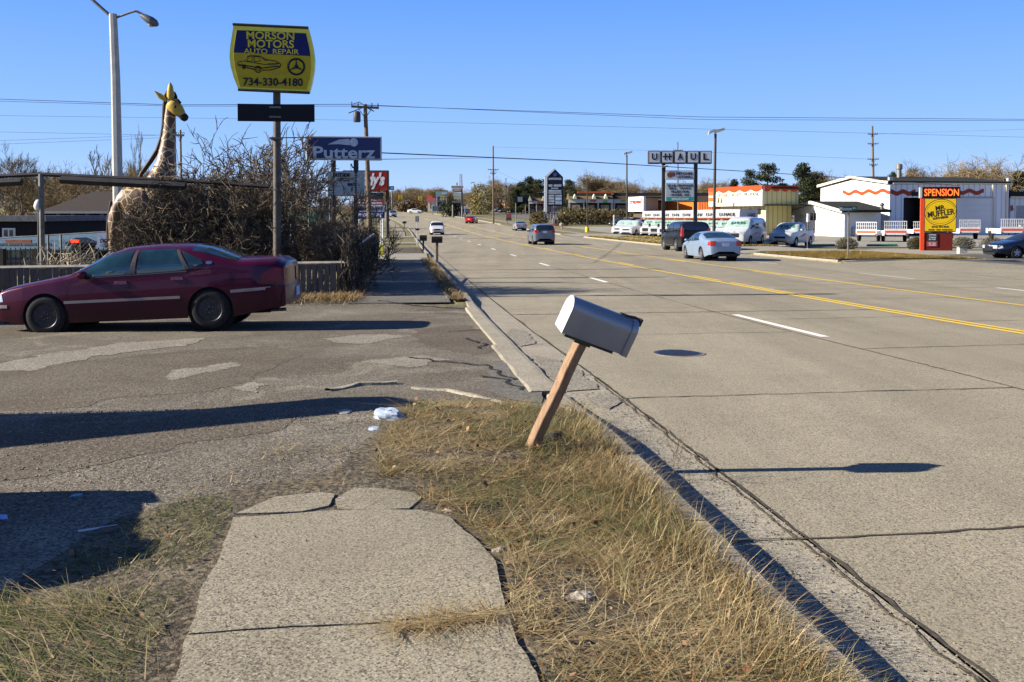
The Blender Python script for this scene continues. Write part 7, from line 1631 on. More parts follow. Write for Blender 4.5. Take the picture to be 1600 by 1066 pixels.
# the dense brush -----------------------------------------------------------------------------
b0 = gp(300, 25.2)
blobs = [(-1.15, 0, 1.0, .70, .6, 1.25), (-.6, 0, 1.3, .6, .6, 1.6), (.0, 0, 1.15, .6, .6, 1.4), (.5, .1, 1.3, .6, .6, 1.65), (1.1, .1, 1.0, .8, .7, 1.25), (1.8, .3, .7, .7, .6, .95), (-1.5, 0, .8, .35, .5, 1.0)]
bt = thing('brush', 'dense tangle of dark bare brush hiding the body of the giraffe statue', 'shrub', b0)
twigcloud(blobs, 18500, .40, .0085, ((.04, .03, .021), (.24, .185, .125)), 5, .0, .35, 0.0).build('twigs', twigcol, bt, fixn=False)
T = TreeGen(44, .012, fruitcols)
for k in range(26): T.branch(Vector((-1.5+k*.12, rnd.uniform(-.2, .2), -.1)), Vector((rnd.uniform(-.5, .5), rnd.uniform(-.3, .3), 1)).normalized(), .85, .03, 1, 4, (3, 4, 4, 4), .25, .15, .9, .65)
T.big.build('stems', barkcol, bt, 60, fixn=False); T.tw.build('long_twigs', twigcol, bt, fixn=False)
twigcloud([(0, 0, .35, 1.1, .4, .55)], 260, .55, .011, ((.40, .33, .22), (.55, .47, .34)), 9, 0, 1.2, 0).build('dry_stalks', twigcol, fixn=False)
o = bpy.data.objects['dry_stalks']; o.location = gp(112, 24.5); tag(o, 'pale dry stalks standing in front of the iron railing at the left', 'plant')
# overgrown fence along the footway ---------------------------------------------------------------
fa_ = thing('overgrown_fence', 'chain-link fence smothered in dark dead vines beside the footway', 'fence', (0, 0, 0))
vm = MB(); r_ = random.Random(4)
for i in range(9500):
    s = r_.uniform(23.5, 50); u = r_.random(); x, y = xy(s, -1.22+r_.gauss(0, .07)); z0 = g(x, y); hgt = 1.15+.12*math.sin(s*1.3); z = z0+u*hgt
    l = r_.uniform(.15, .5); q = Vector((x, y, z)); d = Vector((r_.gauss(0, .06), r_.gauss(0, .2), r_.choice((-1, 1)))).normalized(); k = r_.uniform(.35, 1.1); c = (.085*k, .068*k, .05*k)
    vm.tube([q, q+d*l*.5, q+(d+Vector((r_.gauss(0, .2), r_.gauss(0, .3), 0))).normalized()*l], [.014, .017, .008], 3, cap=False, col=c)
vm.build('vines', twigcol, fa_, fixn=False)
for k in range(9): s = 26.3+k*2.9; x, y = xy(s, -1.2); part('post', greymetal, fa_, lambda m: m.tube([(x, y, g(x, y)-.1), (x, y, g(x, y)+1.45)], .035, 8))
x0_, y0_ = xy(23.4, -1.2); x1_, y1_ = xy(50, -1.2); part('top_rail', greymetal, fa_, lambda m: m.tube([(x0_, y0_, g(x0_, y0_)+1.2), (x1_, y1_, g(x1_, y1_)+1.2)], .025, 6))
part('lean_pole', simple('pale_pole', (.32, .32, .30), .6), fa_, lambda m: m.tube([at(543, 394, 24), at(584, 366, 33)], .03, 6))
def vn(m):
    for i in range(90):
        s = 23.4+i*.3; 
        for sg in (1, -1):
            s2 = s+sg*1.15
            if 23.4 <= s2 <= 50: a, b = xy(s, -1.2); c, d = xy(s2, -1.2); m.tube([(a, b, g(a, b)), (c, d, g(a, b)+1.18)], .005, 3, cap=False)
part('netting', greymetal, fa_, vn)
for i, (s, w, h, n, lab) in enumerate([(27, 1.6, .62, 3200, 'rounded brown shrub crowning the near end of the vine-covered fence'), (33, 2.4, .6, 2600, 'rounded brown shrub crowning the middle of the vine-covered fence'), (40, 3.2, .5, 2200, 'brown shrub crowning the far end of the vine-covered fence')]):
    x, y = xy(s, -1.75); t = thing('shrub', lab, 'shrub', (x, y, g(x, y)), TH)
    twigcloud([(0, 0, 1.15, .62, w, h), (-.5, .3, 1.1, .7, w*.8, h*.9)], n, .3, .008, ((.13, .095, .065), (.32, .25, .17)), 30+i, 0, .2).build('twigs', twigcol, t, fixn=False)
    T = TreeGen(60+i, .01, fruitcols)
    for k in range(5): T.branch(Vector((-.4+.15*k, k*.3-.6, -.1)), Vector((0, 0, 1)), .9, .03, 1, 3, (2, 3, 3), .2, .1, .8, .6)
    T.big.build('stems', barkcol, t, 60, fixn=False)
# bare background trees ---------------------------------------------------------------------------
bc = ((.085, .066, .036), (.19, .145, .08))
proto = [make_tree('bare_tree', 'tall bare tree', 101, 10, (5, 6, 5, 5, 4), trunkL=.34, spread=.75, up=.10, gn=.16, ratio=.68, r0=.24, twig_r=.013, cols=bc),
         make_tree('bare_tree', 'tall bare tree', 102, 10, (5, 6, 5, 5, 4), trunkL=.26, spread=.95, up=.06, gn=.18, ratio=.72, r0=.26, twig_r=.013, cols=((.10, .072, .032), (.22, .155, .07))),
         make_tree('bare_tree', 'tall bare tree', 103, 10, (7, 5, 5, 4), trunkL=.55, spread=.38, up=.22, gn=.10, ratio=.55, r0=.2, twig_r=.016, cols=bc, lean=.05),
         make_tree('bare_tree', 'tall bare tree', 104, 10, (5, 5, 6, 5, 4), trunkL=.22, spread=1.15, up=.0, gn=.24, ratio=.78, r0=.30, twig_r=.014, cols=((.12, .09, .05), (.27, .20, .11)))]
used = [False]*4
def bare(k, px_, Y, top, label, group=None, rz=None, wide=1.0):
    p = gp(px_, Y); H = at(px_, top, Y).z-p.z; t = proto[k]
    if used[k]: t = copy_tree(proto[k], kids=KIDS)
    used[k] = True; sc = H/10; t.location = p; t.rotation_euler = (0, 0, rnd.uniform(0, 6.28) if rz is None else rz); t.scale = (sc*wide, sc*wide, sc); t['label'] = label; t['group'] = group or 'bare trees'
    if group is None and 'group' in t: del t['group']
    return t
KIDS = {}
for x in COL.objects:
    if x.parent: KIDS.setdefault(x.parent.name, []).append(x)
bare(0, 22, 62, 219, 'large bare tree at the left edge behind the garden shop', wide=1.15)
bare(1, 68, 75, 250, 'bare tree just right of the steel post at the left')
bare(1, 112, 80, 246, 'bare tree between the steel post and the pale street lamp')
bare(2, 142, 95, 226, 'slim upright bare tree left of the pale street lamp', wide=1.6)
bare(2, 164, 97, 232, 'second slim upright bare tree touching the pale street lamp on its left', wide=1.4)
bare(0, 190, 90, 246, 'bare tree directly behind the pale street lamp', wide=1.2)
bare(2, 222, 88, 192, 'tall feathery bare tree left of the giraffe neck', wide=.7)
bare(1, 212, 84, 238, 'low bare tree left of the giraffe neck', wide=1.1)
bare(3, 50, 66, 262, 'wide low bare tree behind the dark beam at the left', wide=1.3)
bare(3, 120, 68, 272, 'wide low bare tree in front of the dark pavilion', wide=1.3)
bare(1, 165, 60, 285, 'small bare tree with forked pale trunk near the pavilion', wide=1.0)
bare(1, 100, 58, 282, 'small bare tree over the pavilion roof', wide=1.0)
for i, (a, Y, top) in enumerate([(-20, 110, 240), (15, 120, 255), (40, 115, 248), (75, 120, 262), (95, 112, 255), (128, 120, 252), (155, 118, 258), (185, 125, 262), (215, 115, 255), (245, 120, 262), (270, 118, 256), (300, 125, 262), (335, 120, 262), (370, 125, 270), (405, 130, 275), (440, 130, 278), (475, 140, 283), (505, 140, 290), (540, 160, 296)]):
    bare([0, 1, 3, 1][i % 4], a, Y, top, 'bare brown tree in the belt of trees behind the garden', 'belt of bare trees behind the garden', wide=1.25)
# belt beyond the road's far end and hill
for i in range(46):
    a = 598+i*3.1+rnd.uniform(-3, 3); Y = rnd.uniform(460, 640); top = 297-4*math.sin((a-600)/45)-rnd.uniform(-3, 5)+max(0, (a-660)*.03)
    bare([0, 1, 3][i % 3], a, Y, top, 'grey-brown bare tree on the far rise beyond the junction', 'bare trees on the far rise', wide=1.3)
for i, (a, Y, top) in enumerate([(672, 380, 286), (640, 360, 312), (650, 350, 316), (700, 380, 300), (745, 330, 282), (735, 350, 290), (757, 340, 275), (768, 350, 272), (780, 340, 280), (795, 350, 274), (806, 355, 285), (632, 350, 318), (617, 360, 316), (728, 330, 305), (752, 300, 305)]):
    bare([1, 0, 3][i % 3], a, Y, top, 'bare brown tree between the far junction and the white and brick store', 'bare trees left of the plaza', wide=1.3)
for i, (a, Y, top) in enumerate([(905, 330, 278), (918, 320, 272), (930, 330, 266), (941, 325, 262), (952, 330, 268), (962, 325, 276), (975, 320, 275), (988, 325, 274), (998, 320, 280), (1008, 325, 290), (1022, 330, 286), (1042, 320, 284), (1060, 320, 288), (895, 335, 283), (1085, 290, 268), (1100, 300, 276), (1120, 290, 280), (1140, 280, 276), (1075, 300, 284)]):
    bare([1, 0, 3, 1][i % 4], a, Y, top, 'bare brown tree rising behind the plaza roofs', 'bare trees behind the plaza', wide=1.35)
for i, (a, Y, top) in enumerate([(1282, 210, 258), (1298, 215, 262), (1325, 215, 268), (1345, 220, 266), (1392, 200, 258), (1412, 205, 247), (1432, 200, 250), (1452, 205, 262), (1470, 210, 262), (1490, 200, 250), (1503, 205, 247), (1520, 200, 262), (1535, 210, 258), (1590, 200, 250)]):
    bare([1, 0, 1, 3][i % 4], a, Y, top, 'tan bare tree rising behind the white workshop', 'bare trees behind the workshop', wide=1.2)
bare(3, 1568, 165, 222, 'biggest bare tree with an open branching crown behind the right end of the workshop', rz=.4, wide=1.0)
bare(3, 1535, 172, 232, 'flat-topped bare tree just left of the biggest bare tree at the right', rz=2.4, wide=1.15)
# pines ---------------------------------------------------------------------------------------------
def make_pine(seed, cols, H=10, wide=.32, n=15000, irregular=.3):
    t = thing('pine_tree', 'pine', 'tree'); r = random.Random(seed); bl = []
    for i in range(48):
        u = r.uniform(.10, 1)**.85; rr = wide*H*(1-u)**.55*r.uniform(.4, 1.1); a = r.uniform(0, 6.28)
        bl.append((math.cos(a)*rr*.75, math.sin(a)*rr*.75, u*H*.95, H*.11*r.uniform(.7, 1.3)*(1.5-u*.8), H*.11*r.uniform(.7, 1.3)*(1.5-u*.8), H*.06*r.uniform(.8, 1.3)))
    V, Fq, C = leafcloud(bl, n, .12, cols, seed, .4)
    ribbons_to_mesh('crown', leafcol, V, Fq, C, t)
    m = MB(); m.tube([(0, 0, -.2), (.05, 0, H*.5), (0, 0, H*.95)], [.2, .13, .03], 7, col=(.11, .08, .06))
    for i in range(26): b = bl[i]; m.tube([(0, 0, b[2]-.4), (b[0], b[1], b[2])], [.05, .02], 4, cap=False, col=(.11, .08, .06))
    m.build('trunk', barkcol, t, fixn=False); return t
pines = [make_pine(1, ((.012, .020, .009), (.05, .062, .022))), make_pine(2, ((.014, .022, .010), (.060, .066, .024)), wide=.45), make_pine(3, ((.02, .022, .01), (.075, .072, .025)), wide=.38)]
KIDS = {}
for x in COL.objects:
    if x.parent: KIDS.setdefault(x.parent.name, []).append(x)
usedp = [False]*3
def pine(k, px_, Y, top, label, group=None, wide=1.0):
    p = gp(px_, Y); H = at(px_, top, Y).z-p.z; t = pines[k] if not usedp[k] else copy_tree(pines[k], kids=KIDS); usedp[k] = True
    sc = H/10; t.location = p; t.rotation_euler[2] = rnd.uniform(0, 6); t.scale = (sc*wide, sc*wide, sc); t['label'] = label
    if group: t['group'] = group
    return t
for a, Y, top, k, w_, lab in [(1172, 180, 262, 1, .8, 'dark broad pine behind the cream rental shop, left one of the pair'), (1199, 185, 252, 1, 1.25, 'tallest broad dark pine behind the cream rental shop'), (1222, 185, 281, 2, 1, 'short pine right of the tall pines behind the cream rental shop'), (1254, 170, 253, 0, 1.1, 'dark pointed pine between the rental shop and the workshop'), (1272, 175, 262, 2, 1.1, 'olive pine beside the pointed pine left of the workshop'), (1147, 240, 279, 0, 1, 'small dark conifer behind the fifth letter box of the sign'),
        (1590, 165, 266, 0, 1.3, 'dark conifer at the right edge behind the annexe'), (842, 300, 276, 2, 1.2, 'olive pine left of the pylon sign'), (828, 305, 275, 0, 1.3, 'dark pointed pine second left of the pylon sign'), (815, 300, 283, 1, 1.3, 'broad pine third left of the pylon sign'), (804, 300, 290, 2, 1.2, 'low olive pine behind the brick store'), (888, 290, 279, 1, 1.2, 'dark pine touching the right side of the pylon sign'), (878, 300, 288, 2, 1.2, 'low dark pine behind the pylon sign'), (1395, 195, 268, 0, .9, 'dark conifer behind the workshop ridge'), (1325, 190, 272, 2, 1.2, 'olive conifer left of the workshop ventilator')]:
    pine(k, a, Y, top, lab, wide=w_)
pine(0, 605, 300, 305, 'dark conifer beside the red restaurant sign post', wide=.8)
for i, a in enumerate((766, 783)): pine(0, a, 335, 318+i, 'small clipped conifer against the brick store', 'clipped conifers at the brick store', wide=1.6)
# hedges and clipped shrubs ---------------------------------------------------------------------------
def hedge(name, label, spots, cols, n, size, group=None, cat='hedge', lump=.3):
    b = spots[0][0]; t = thing(name, label, cat, b, 0, group); bl = [(p.x-b.x, p.y-b.y, p.z-b.z+h*.45, w, d, h*.62) for p, w, d, h in spots]
    V, Fq, C = leafcloud(bl, n, size, cols, len(label), lump); ribbons_to_mesh('foliage', leafcol, V, Fq, C, t)
    m = MB()
    for q in bl:
        for k in range(4): m.tube([(q[0]+rnd.uniform(-.3, .3), q[1], q[2]-q[5]), (q[0]+rnd.uniform(-.4, .4)*q[3], q[1], q[2]+q[5]*.5)], [.04, .015], 4, cap=False, col=(.1, .08, .05))
    m.build('stems', barkcol, t, fixn=False); return t
hc = ((.055, .042, .018), (.16, .125, .045))
hedge('hedge', 'long unclipped brown-green hedge in front of the gabled plaza shops', [(gp(886+i*12.5, 186+(i % 3)*2), 1.9, 1.2, 3.1-.25*(i > 3)) for i in range(11)], hc, 9000, .16)
hedge('shrub', 'rounded brown shrub left of the pylon sign legs', [(gp(844, 182), 1.6, 1.2, 2.6), (gp(836, 184), 1.2, 1.0, 2.2)], hc, 2200, .14, cat='shrub')
hedge('shrub', 'dark shrub beside the stone sculpture and pylon legs', [(gp(880, 180), 1.4, 1.1, 2.2)], hc, 1200, .14, cat='shrub')
hedge('shrub', 'big dark evergreen shrub at the far right of the road beside the blue wagon', [(gp(704, 262), 3.2, 2.4, 4.4), (gp(712, 262), 2.6, 2, 3.8)], ((.012, .018, .008), (.05, .055, .02)), 2000, .25, cat='shrub')
hedge('shrub', 'golden-green willow-like shrub under the dark lamp post', [(gp(752, 285), 4, 3, 8), (gp(745, 290), 2.5, 2, 5)], ((.10, .09, .03), (.26, .21, .07)), 2600, .22, cat='shrub')
hedge('hedge', 'low brown bushes along the far right side of the junction', [(gp(627+i*6, 335), 2.4, 2, 3.6) for i in range(7)], ((.06, .04, .02), (.20, .14, .06)), 2200, .3)
for i, (a, w_, lab) in enumerate([(1324, 0.95, 'round clipped dark shrub behind the street name sign'), (1431, .65, 'clipped shrub touching the left side of the muffler sign'), (1506, 1.0, 'clipped shrub right of the muffler sign'), (1553, 1.15, 'widest clipped shrub beside the black saloon'), (1436, .5, 'small clipped shrub half hidden by the red pillar')]):
    hedge('clipped_shrub', lab, [(gp(a, 70.5+(i == 4)), w_*.85, .8, .84)], ((.022, .022, .010), (.085, .072, .028)), 3200, .035, 'clipped shrubs along the yard', 'shrub', .12)
# grass and weeds -----------------------------------------------------------------------------------
def proj(P):
    d = P-np.array([0, 0, CAMZ]); dep = d @ np.array(Fv); return 800+F*d[:, 0]/dep, PP-F*(d @ np.array(Uv))/dep
def inpoly(x, y, poly):
    c = np.zeros(len(x), bool); j = len(poly)-1
    for i in range(len(poly)):
        xi, yi = poly[i]; xj, yj = poly[j]
        m = ((yi > y) != (yj > y)) & (x < (xj-xi)*(y-yi)/(yj-yi+1e-9)+xi); c ^= m; j = i
    return c
gv = np.vectorize(g)
CLS = {'straw': ((.20, .145, .065), (.43, .335, .175)), 'green': ((.045, .062, .014), (.13, .14, .04)), 'brown': ((.10, .055, .02), (.27, .155, .055)), 'olive': ((.10, .082, .034), (.21, .165, .07))}
def blades(P, h, w, lean, cls, curl=.6, flat=0.0, seed=0, dirs=None):
    """P (n,3) roots; h heights; returns V, faces, colours of curved tapering blades"""
    r = np.random.RandomState(seed); n = len(P); a = r.rand(n)*6.283 if dirs is None else dirs+r.normal(size=n)*.5
    d = np.stack([np.cos(a), np.sin(a)], 1); ln = lean*(.3+r.rand(n)*1.2); side = np.stack([-d[:, 1], d[:, 0]], 1)*(w*(.6+.8*r.rand(n)))[:, None]*.5
    lv = []
    for u in (0, .4, .75, 1.0):
        hor = (ln*u+curl*ln*u*u)*h; zz = h*(u-.25*np.minimum(1.6, ln)*u*u)
        c = np.concatenate([P[:, :2]+d*hor[:, None], (P[:, 2]+np.maximum(zz, .006+.01*r.rand(n)))[:, None]], 1); k = (1-u*.85)
        lv.append(c-np.concatenate([side*k, np.zeros((n, 1))], 1)); lv.append(c+np.concatenate([side*k, np.zeros((n, 1))], 1))
    V = np.stack(lv, 1).reshape(-1, 3); b = (np.arange(n)*8)[:, None]
    Fq = np.concatenate([b+np.array([0, 1, 3, 2]), b+np.array([2, 3, 5, 4]), b+np.array([4, 5, 7, 6])], 1).reshape(-1, 4)
    u = r.rand(n); lo = np.array([CLS[c][0] for c in cls]); hi = np.array([CLS[c][1] for c in cls]); C = (lo*(1-u)[:, None]+hi*u[:, None])*(.75+.5*r.rand(n))[:, None]
    return V, Fq, np.repeat(C, 3, axis=0)
def scatter(n, s0, s1, t0, t1, poly=None, tmax=None, seed=0, clump=.0):
    r = np.random.RandomState(seed); s = s0+(s1-s0)*r.rand(n); t = t0+(t1-t0)*r.rand(n)
    if clump:
        m = max(1, n//14); cs, ct = s[:m], t[:m]; k = r.randint(0, m, n); s = cs[k]+r.normal(size=n)*clump; t = ct[k]+r.normal(size=n)*clump
    x = -s*SN+t*CS; y = s*CS+t*SN; z = gv(x, y)+.012; P = np.stack([x, y, z], 1)
    keep = np.ones(n, bool)
    if tmax is not None: keep &= t < tmax
    if poly is not None: px_, py_ = proj(P); keep &= inpoly(px_, py_, poly)
    return P[keep], s[keep], t[keep]
def nz(P, f, o=0): return np.array([mnoise.noise(Vector((p[0]*f, p[1]*f, o))) for p in P])
verge = [(1700, 1300), (905, 1300), (850, 1100), (812, 1010), (800, 960), (792, 900), (762, 850), (735, 825), (690, 800), (650, 776), (600, 757), (585, 720), (590, 690), (625, 650), (650, 628), (700, 624), (780, 628), (860, 645), (930, 662), (1010, 668), (1100, 730), (1300, 900)]
leftg = [(-300, 1300), (-300, 1010), (0, 950), (40, 905), (130, 850), (210, 815), (300, 775), (362, 790), (375, 812), (345, 870), (318, 940), (285, 1010), (262, 1100), (240, 1300)]
VV, FF, CC = [], [], []; off = 0
def addb(r):
    global off
    V, Fq, C = r; VV.append(V); FF.append(Fq+off); CC.append(C); off += len(V)
def cl(P, w, seed):
    """species by patch"""
    n1 = nz(P, .9, 3.1)+.5*nz(P, 3.5, 9); r = np.random.RandomState(seed); q = n1+r.normal(size=len(P))*.28; out = np.where(q > .24, w[0], np.where(q > -.02, w[1], np.where(q > -.26, w[2], w[3]))); return out
# short thatch, then longer tufts, then flattened straw
P, s, t = scatter(90000, 2.6, 9.35, -2.6, 1.5, verge, 1.5, 1)
den = nz(P, 2.2, 1); k = den > -.08; P = P[k]; addb(blades(P, .012+.035*np.random.RandomState(2).rand(len(P)), .0042+0*P[:, 0], 1.9, cl(P, ('green', 'olive', 'brown', 'straw'), 3), seed=4, curl=.8))
P, s, t = scatter(60000, 2.6, 9.2, -2.2, 1.5, verge, 1.47, 5, .045)
k = nz(P, 1.3, 2) > -.12; P = P[k]; t = t[k]; h = (.02+.05*np.random.RandomState(6).rand(len(P)))*(1+.6*np.clip(t-.6, 0, 1)); addb(blades(P, h, .0042+0*h, 1.5, cl(P, ('green', 'olive', 'brown', 'straw'), 7), seed=8))
P, s, t = scatter(9000, 2.4, 8.6, .85, 1.5, None, 1.50, 9, .06)
h = .04+.08*np.random.RandomState(10).rand(len(P)); addb(blades(P, h, .004+0*h, 1.3, cl(P, ('olive', 'green', 'brown', 'straw'), 11), seed=12))
P, s, t = scatter(3500, 2.4, 8.2, 1.2, 1.52, None, 1.52, 19, .05)
h = .05+.12*np.random.RandomState(10).rand(len(P)); addb(blades(P, h, .004+0*h, .7, cl(P, ('straw', 'olive', 'brown', 'straw'), 11), seed=12))
P, s, t = scatter(3800, 2.6, 8.9, -1.8, 1.45, verge, 1.45, 13, .05)
h = .05+.10*np.random.RandomState(14).rand(len(P)); addb(blades(P, h, .0034+0*h, 1.7, np.where(np.random.RandomState(15).rand(len(P)) < .8, 'straw', 'brown'), curl=1.0, seed=16))
P, s, t = scatter(52000, 2.3, 6.6, -5.5, -.9, leftg, None, 17)
k = nz(P, 1.6, 5) > -.18; P = P[k]; addb(blades(P, .015+.045*np.random.RandomState(18).rand(len(P)), .004+0*P[:, 0], .9, cl(P, ('green', 'green', 'olive', 'straw'), 19), seed=20))
P, s, t = scatter(11000, 2.3, 4.6, -4.5, -.9, [(-300, 1300), (-300, 960), (0, 935), (150, 940), (230, 950), (300, 975), (262, 1100), (240, 1300)], None, 21, .06)
h = .04+.07*np.random.RandomState(22).rand(len(P)); addb(blades(P, h, .0045+0*h, 1.5, np.where(np.random.RandomState(23).rand(len(P)) < .55, 'straw', 'green'), curl=1.0, seed=24, dirs=np.zeros(len(P))+2.9))
o = ribbons_to_mesh('grass', bladecol, np.concatenate(VV), np.concatenate(FF), np.concatenate(CC)); tag(o, 'mixed straw and green winter grass on the verge and beside the footpath slab', 'grass', kind='stuff')
VV, FF, CC = [], [], []; off = 0
P, s, t = scatter(5200, 3.4, 9.5, -6.5, .6, [(200, 820), (420, 700), (560, 650), (640, 625), (650, 770), (560, 765), (430, 778), (360, 800), (300, 800)], None, 31, .07); addb(blades(P, .02+.04*np.random.RandomState(3).rand(len(P)), .005+0*P[:, 0], 1.4, cl(P, ('olive', 'straw', 'brown', 'brown'), 5), seed=6))
P, s, t = scatter(5000, 22.1, 48, 1.1, 1.5, None, 1.46, 32, .1); addb(blades(P, .05+.12*np.random.RandomState(3).rand(len(P)), .012+0*P[:, 0], .8, cl(P, ('straw', 'brown', 'brown', 'straw'), 5), seed=7))
P, s, t = scatter(7000, 22.2, 46, -1.6, -1.0, None, None, 33, .15); addb(blades(P, .06+.16*np.random.RandomState(3).rand(len(P)), .012+0*P[:, 0], .9, cl(P, ('brown', 'straw', 'brown', 'brown'), 5), seed=8))
P, s, t = scatter(6000, 22.0, 23.3, -5.2, -1.0, None, None, 34, .15); addb(blades(P, .05+.16*np.random.RandomState(3).rand(len(P)), .010+0*P[:, 0], 1.0, cl(P, ('straw', 'brown', 'brown', 'straw'), 5), seed=9))
o = ribbons_to_mesh('weeds', bladecol, np.concatenate(VV), np.concatenate(FF), np.concatenate(CC)); tag(o, 'dry weeds and leaf litter along the kerb, the plank wall and the footway', 'weeds', kind='stuff')
VV, FF, CC = [], [], []; off = 0
P, s, t = scatter(48000, 45.2, 55.6, 20.4, 28.2, None, None, 41)
addb(blades(P, .06+.10*np.random.RandomState(3).rand(len(P)), .035+0*P[:, 0], .9, cl(P, ('straw', 'straw', 'olive', 'straw'), 5), seed=3))
P, s, t = scatter(24000, 69.3, 107, 20.4, 22.2, None, None, 42); addb(blades(P, .06+.10*np.random.RandomState(3).rand(len(P)), .05+0*P[:, 0], .9, cl(P, ('olive', 'straw', 'olive', 'straw'), 6), seed=4))
P, s, t = scatter(20000, 69.3, 107, 24, 27.3, None, None, 43); addb(blades(P, .06+.10*np.random.RandomState(3).rand(len(P)), .05+0*P[:, 0], .9, cl(P, ('olive', 'straw', 'olive', 'brown'), 7), seed=5))
o = ribbons_to_mesh('far_grass', bladecol, np.concatenate(VV), np.concatenate(FF), np.concatenate(CC)*np.array([1.35, 1.3, .9])); tag(o, 'dry yellow grass on the kerbed island and the strips along the rental yard', 'grass', kind='stuff')
# clump of straw lying in the slab joint
P = np.array([list(hit(610+(i % 90)*1.9+rnd.uniform(-4, 4), 984-(i % 90)*.24+rnd.uniform(-3, 3), .035)) for i in range(620)])
V, Fq, C = blades(P, .018+.035*np.random.RandomState(3).rand(len(P)), .003+0*P[:, 0], 2.6, np.where(np.random.RandomState(9).rand(len(P)) < .7, 'straw', 'brown'), curl=1, seed=71)
tag(ribbons_to_mesh('straw_tuft', bladecol, V, Fq, C), 'tuft of flattened dry straw lying across the joint of the footpath slabs', 'grass', kind='stuff')
# fallen leaves and loose stones
r = np.random.RandomState(5)
P1, _, _ = scatter(3400, 2.6, 9.2, -2.4, 1.45, verge, 1.45, 51); P2, _, _ = scatter(1600, 2.3, 6, -5, -.9, leftg, None, 52); P = np.concatenate([P1, P2]); n = len(P); P = P[r.rand(n) < .38]; n = len(P)
a = r.rand(n)*6.28; sz = (.006+.013*r.rand(n)); U = np.stack([np.cos(a)*sz, np.sin(a)*sz, r.normal(size=n)*sz*.4], 1); W = np.stack([-np.sin(a)*sz*.6, np.cos(a)*sz*.6, r.normal(size=n)*sz*.4], 1); P = P+np.array([0, 0, .02])+np.stack([0*a, 0*a, r.rand(n)*.05], 1)
V = np.stack([P-U, P-W, P+U, P+W], 1).reshape(-1, 3); u = r.rand(n)[:, None]; C = np.array([.10, .045, .02])*(1-u)+np.array([.27, .16, .085])*u
tag(ribbons_to_mesh('fallen_leaves', leafcol, V, np.arange(4*n).reshape(-1, 4), C), 'small brown fallen leaves scattered through the verge grass', 'leaves', kind='stuff')
def pebbles(name, label, P, size, cols, seed):
    r = np.random.RandomState(seed); n = len(P); o8 = np.array([[1, 0, 0], [0, 1, 0], [-1, 0, 0], [0, -1, 0], [0, 0, .75], [0, 0, -.6]], float)
    sz = size*(.35+r.rand(n)**2.5*1.3); A = r.rand(n)*6.28; M = np.stack([np.stack([np.cos(A), -np.sin(A)], 1), np.stack([np.sin(A), np.cos(A)], 1)], 1)
    q = o8[None]*(.7+.6*r.rand(n, 6, 1)); xy_ = np.einsum('nij,nkj->nki', M, q[:, :, :2]); V = np.concatenate([xy_, q[:, :, 2:]], 2)*sz[:, None, None]+P[:, None, :]
    T3 = np.array([[0, 1, 4], [1, 2, 4], [2, 3, 4], [3, 0, 4], [1, 0, 5], [2, 1, 5], [3, 2, 5], [0, 3, 5]]); Fq = (np.arange(n)*6)[:, None, None]+T3; u = r.rand(n)[:, None]; C = (np.array(cols[0])*(1-u)+np.array(cols[1])*u)
    return tag(ribbons_to_mesh(name, leafcol, V.reshape(-1, 3), Fq.reshape(-1, 3), np.repeat(C, 8, axis=0)), label, 'gravel', kind='stuff')
P1, _, _ = scatter(36000, 3.0, 9.5, -9, 1.3, [(-200, 1300), (-200, 560), (700, 560), (850, 640), (640, 625), (560, 690), (520, 742), (360, 780), (200, 830), (0, 960)], None, 61)
k = nz(P1, .8, 4)+.3*r.rand(len(P1)) > -.05; pebbles('loose_stones', 'loose grey and white stones strewn over the lot', P1[k], .0055, ((.09, .075, .055), (.30, .265, .21)), 3)
P1, _, _ = scatter(9000, 2.5, 10, 1.66, 2.25, None, None, 62); P1[:, 2] -= .012; pebbles('gutter_grit', 'fine grit lying in the near gutter', P1[::2], .005, ((.06, .05, .04), (.24, .21, .16)), 4)
P1, _, _ = scatter(1500, 2.8, 5.6, -2.9, -.4, [(300, 1066), (330, 900), (380, 815), (690, 812), (780, 900), (830, 1066)], None, 66); P1[:, 2] += .022; pebbles('slab_grit', 'dark crumbs and tiny stones scattered on the footpath slab', P1, .0035, ((.03, .024, .018), (.14, .11, .08)), 6)
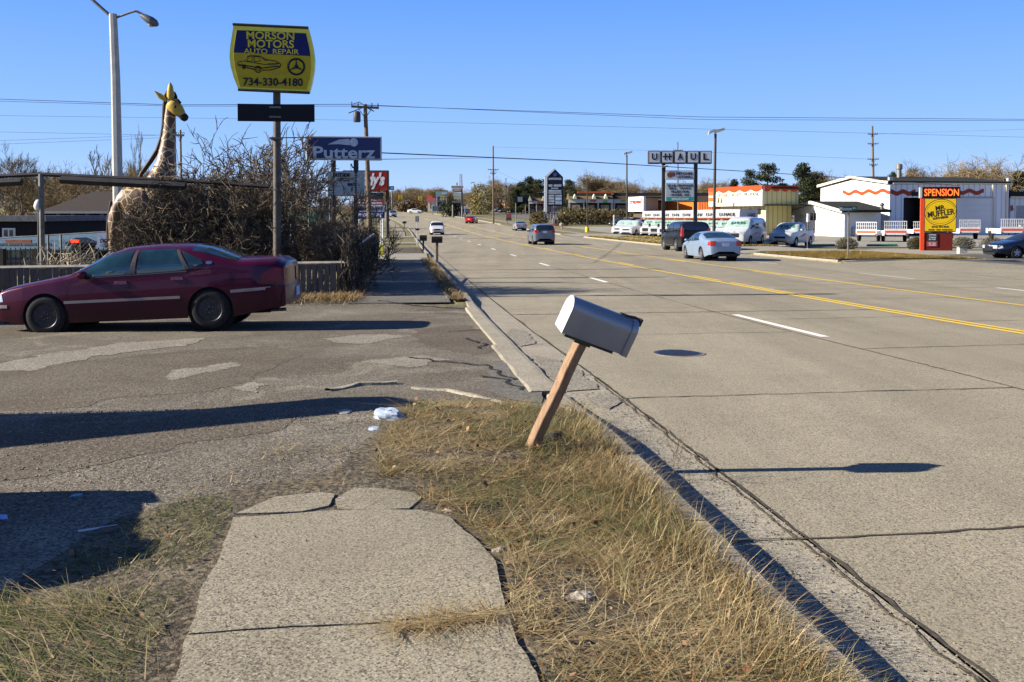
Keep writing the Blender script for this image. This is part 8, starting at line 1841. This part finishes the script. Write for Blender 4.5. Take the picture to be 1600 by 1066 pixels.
# leggy dried weed at the kerb
wd = TreeGen(9, .0012, ((.16, .12, .07), (.28, .22, .14))); p = hit(1055, 752)
for k in range(4): wd.branch(Vector((rnd.uniform(-.05, .05), rnd.uniform(-.05, .05), 0)), Vector((rnd.uniform(-.1, .5), 0, 1)).normalized(), .20, .0024, 2, 4, (3, 3, 4, 3), .15, .05, .8, .7)
t = thing('dried_weed', 'leggy dried weed standing at the kerb right of the leaning mailbox', 'plant', p); wd.tw.build('stalks', twigcol, t, fixn=False)
part('seed_heads', simple('seed_head', (.22, .17, .10), .9), t, lambda m: [m.lathe([(.001, -.004), (.004, 0), (.001, .004)], 5, M=Matrix.Translation(Vector(wd.tw.v[i]))) for i in range(0, len(wd.tw.v), max(1, len(wd.tw.v)//60))])
# ------------------------------------------------------------------ light, sky, camera
SUN_EL, SUN_AZ = R(26), R(-6)      # the sun stands to the left, a touch beyond the picture plane
w = bpy.data.worlds.new('World'); SC.world = w; w.use_nodes = True
nt = w.node_tree; bg = nt.nodes['Background']; sky = nt.nodes.new('ShaderNodeTexSky'); sky.sky_type = 'NISHITA'
sky.sun_disc = False; sky.sun_elevation = SUN_EL; sky.air_density = 1.0; sky.dust_density = .35; sky.ozone_density = 2.0; sky.altitude = 200
sd = Vector((-math.cos(SUN_EL)*math.cos(SUN_AZ), -math.cos(SUN_EL)*math.sin(SUN_AZ)*-1, math.sin(SUN_EL)))   # towards the sun
sky.sun_rotation = math.atan2(sd.x, sd.y)
tc = nt.nodes.new('ShaderNodeTexCoord'); sx = nt.nodes.new('ShaderNodeSeparateXYZ'); nt.links.new(tc.outputs['Generated'], sx.inputs[0])
grad = ramp(nt, sx.outputs[2], [(0.0, (4.3, 6.1, 9.2)), (.06, (2.7, 4.9, 9.3)), (.22, (1.05, 3.1, 9.4)), (.45, (.55, 1.3, 4.0)), (1.0, (.22, .6, 2.2))])   # clear winter air, colour by height above the horizon
nt.links.new(mixrgb(nt, .85, sky.outputs['Color'], grad), bg.inputs['Color']); bg.inputs['Strength'].default_value = .049
sl = bpy.data.lights.new('sun', 'SUN'); sl.energy = 5.0; sl.angle = R(.5); sl.color = (1, .93, .80)
so = bpy.data.objects.new('sun', sl); COL.objects.link(so); so.rotation_euler = sd.to_track_quat('Z', 'Y').to_euler()
cam = bpy.data.cameras.new('camera'); co = bpy.data.objects.new('camera', cam); COL.objects.link(co)
cam.sensor_width = 36; cam.lens = F*36/1600; co.location = (0, 0, CAMZ); co.rotation_euler = (R(90)-PITCH, 0, 0)
cam.shift_y = -(533-PP)/1600; cam.clip_end = 9000; cam.clip_start = .05
SC.camera = co
SC.view_settings.view_transform = 'Standard'; SC.view_settings.look = 'None'; SC.view_settings.exposure = 1.35; SC.view_settings.gamma = 1
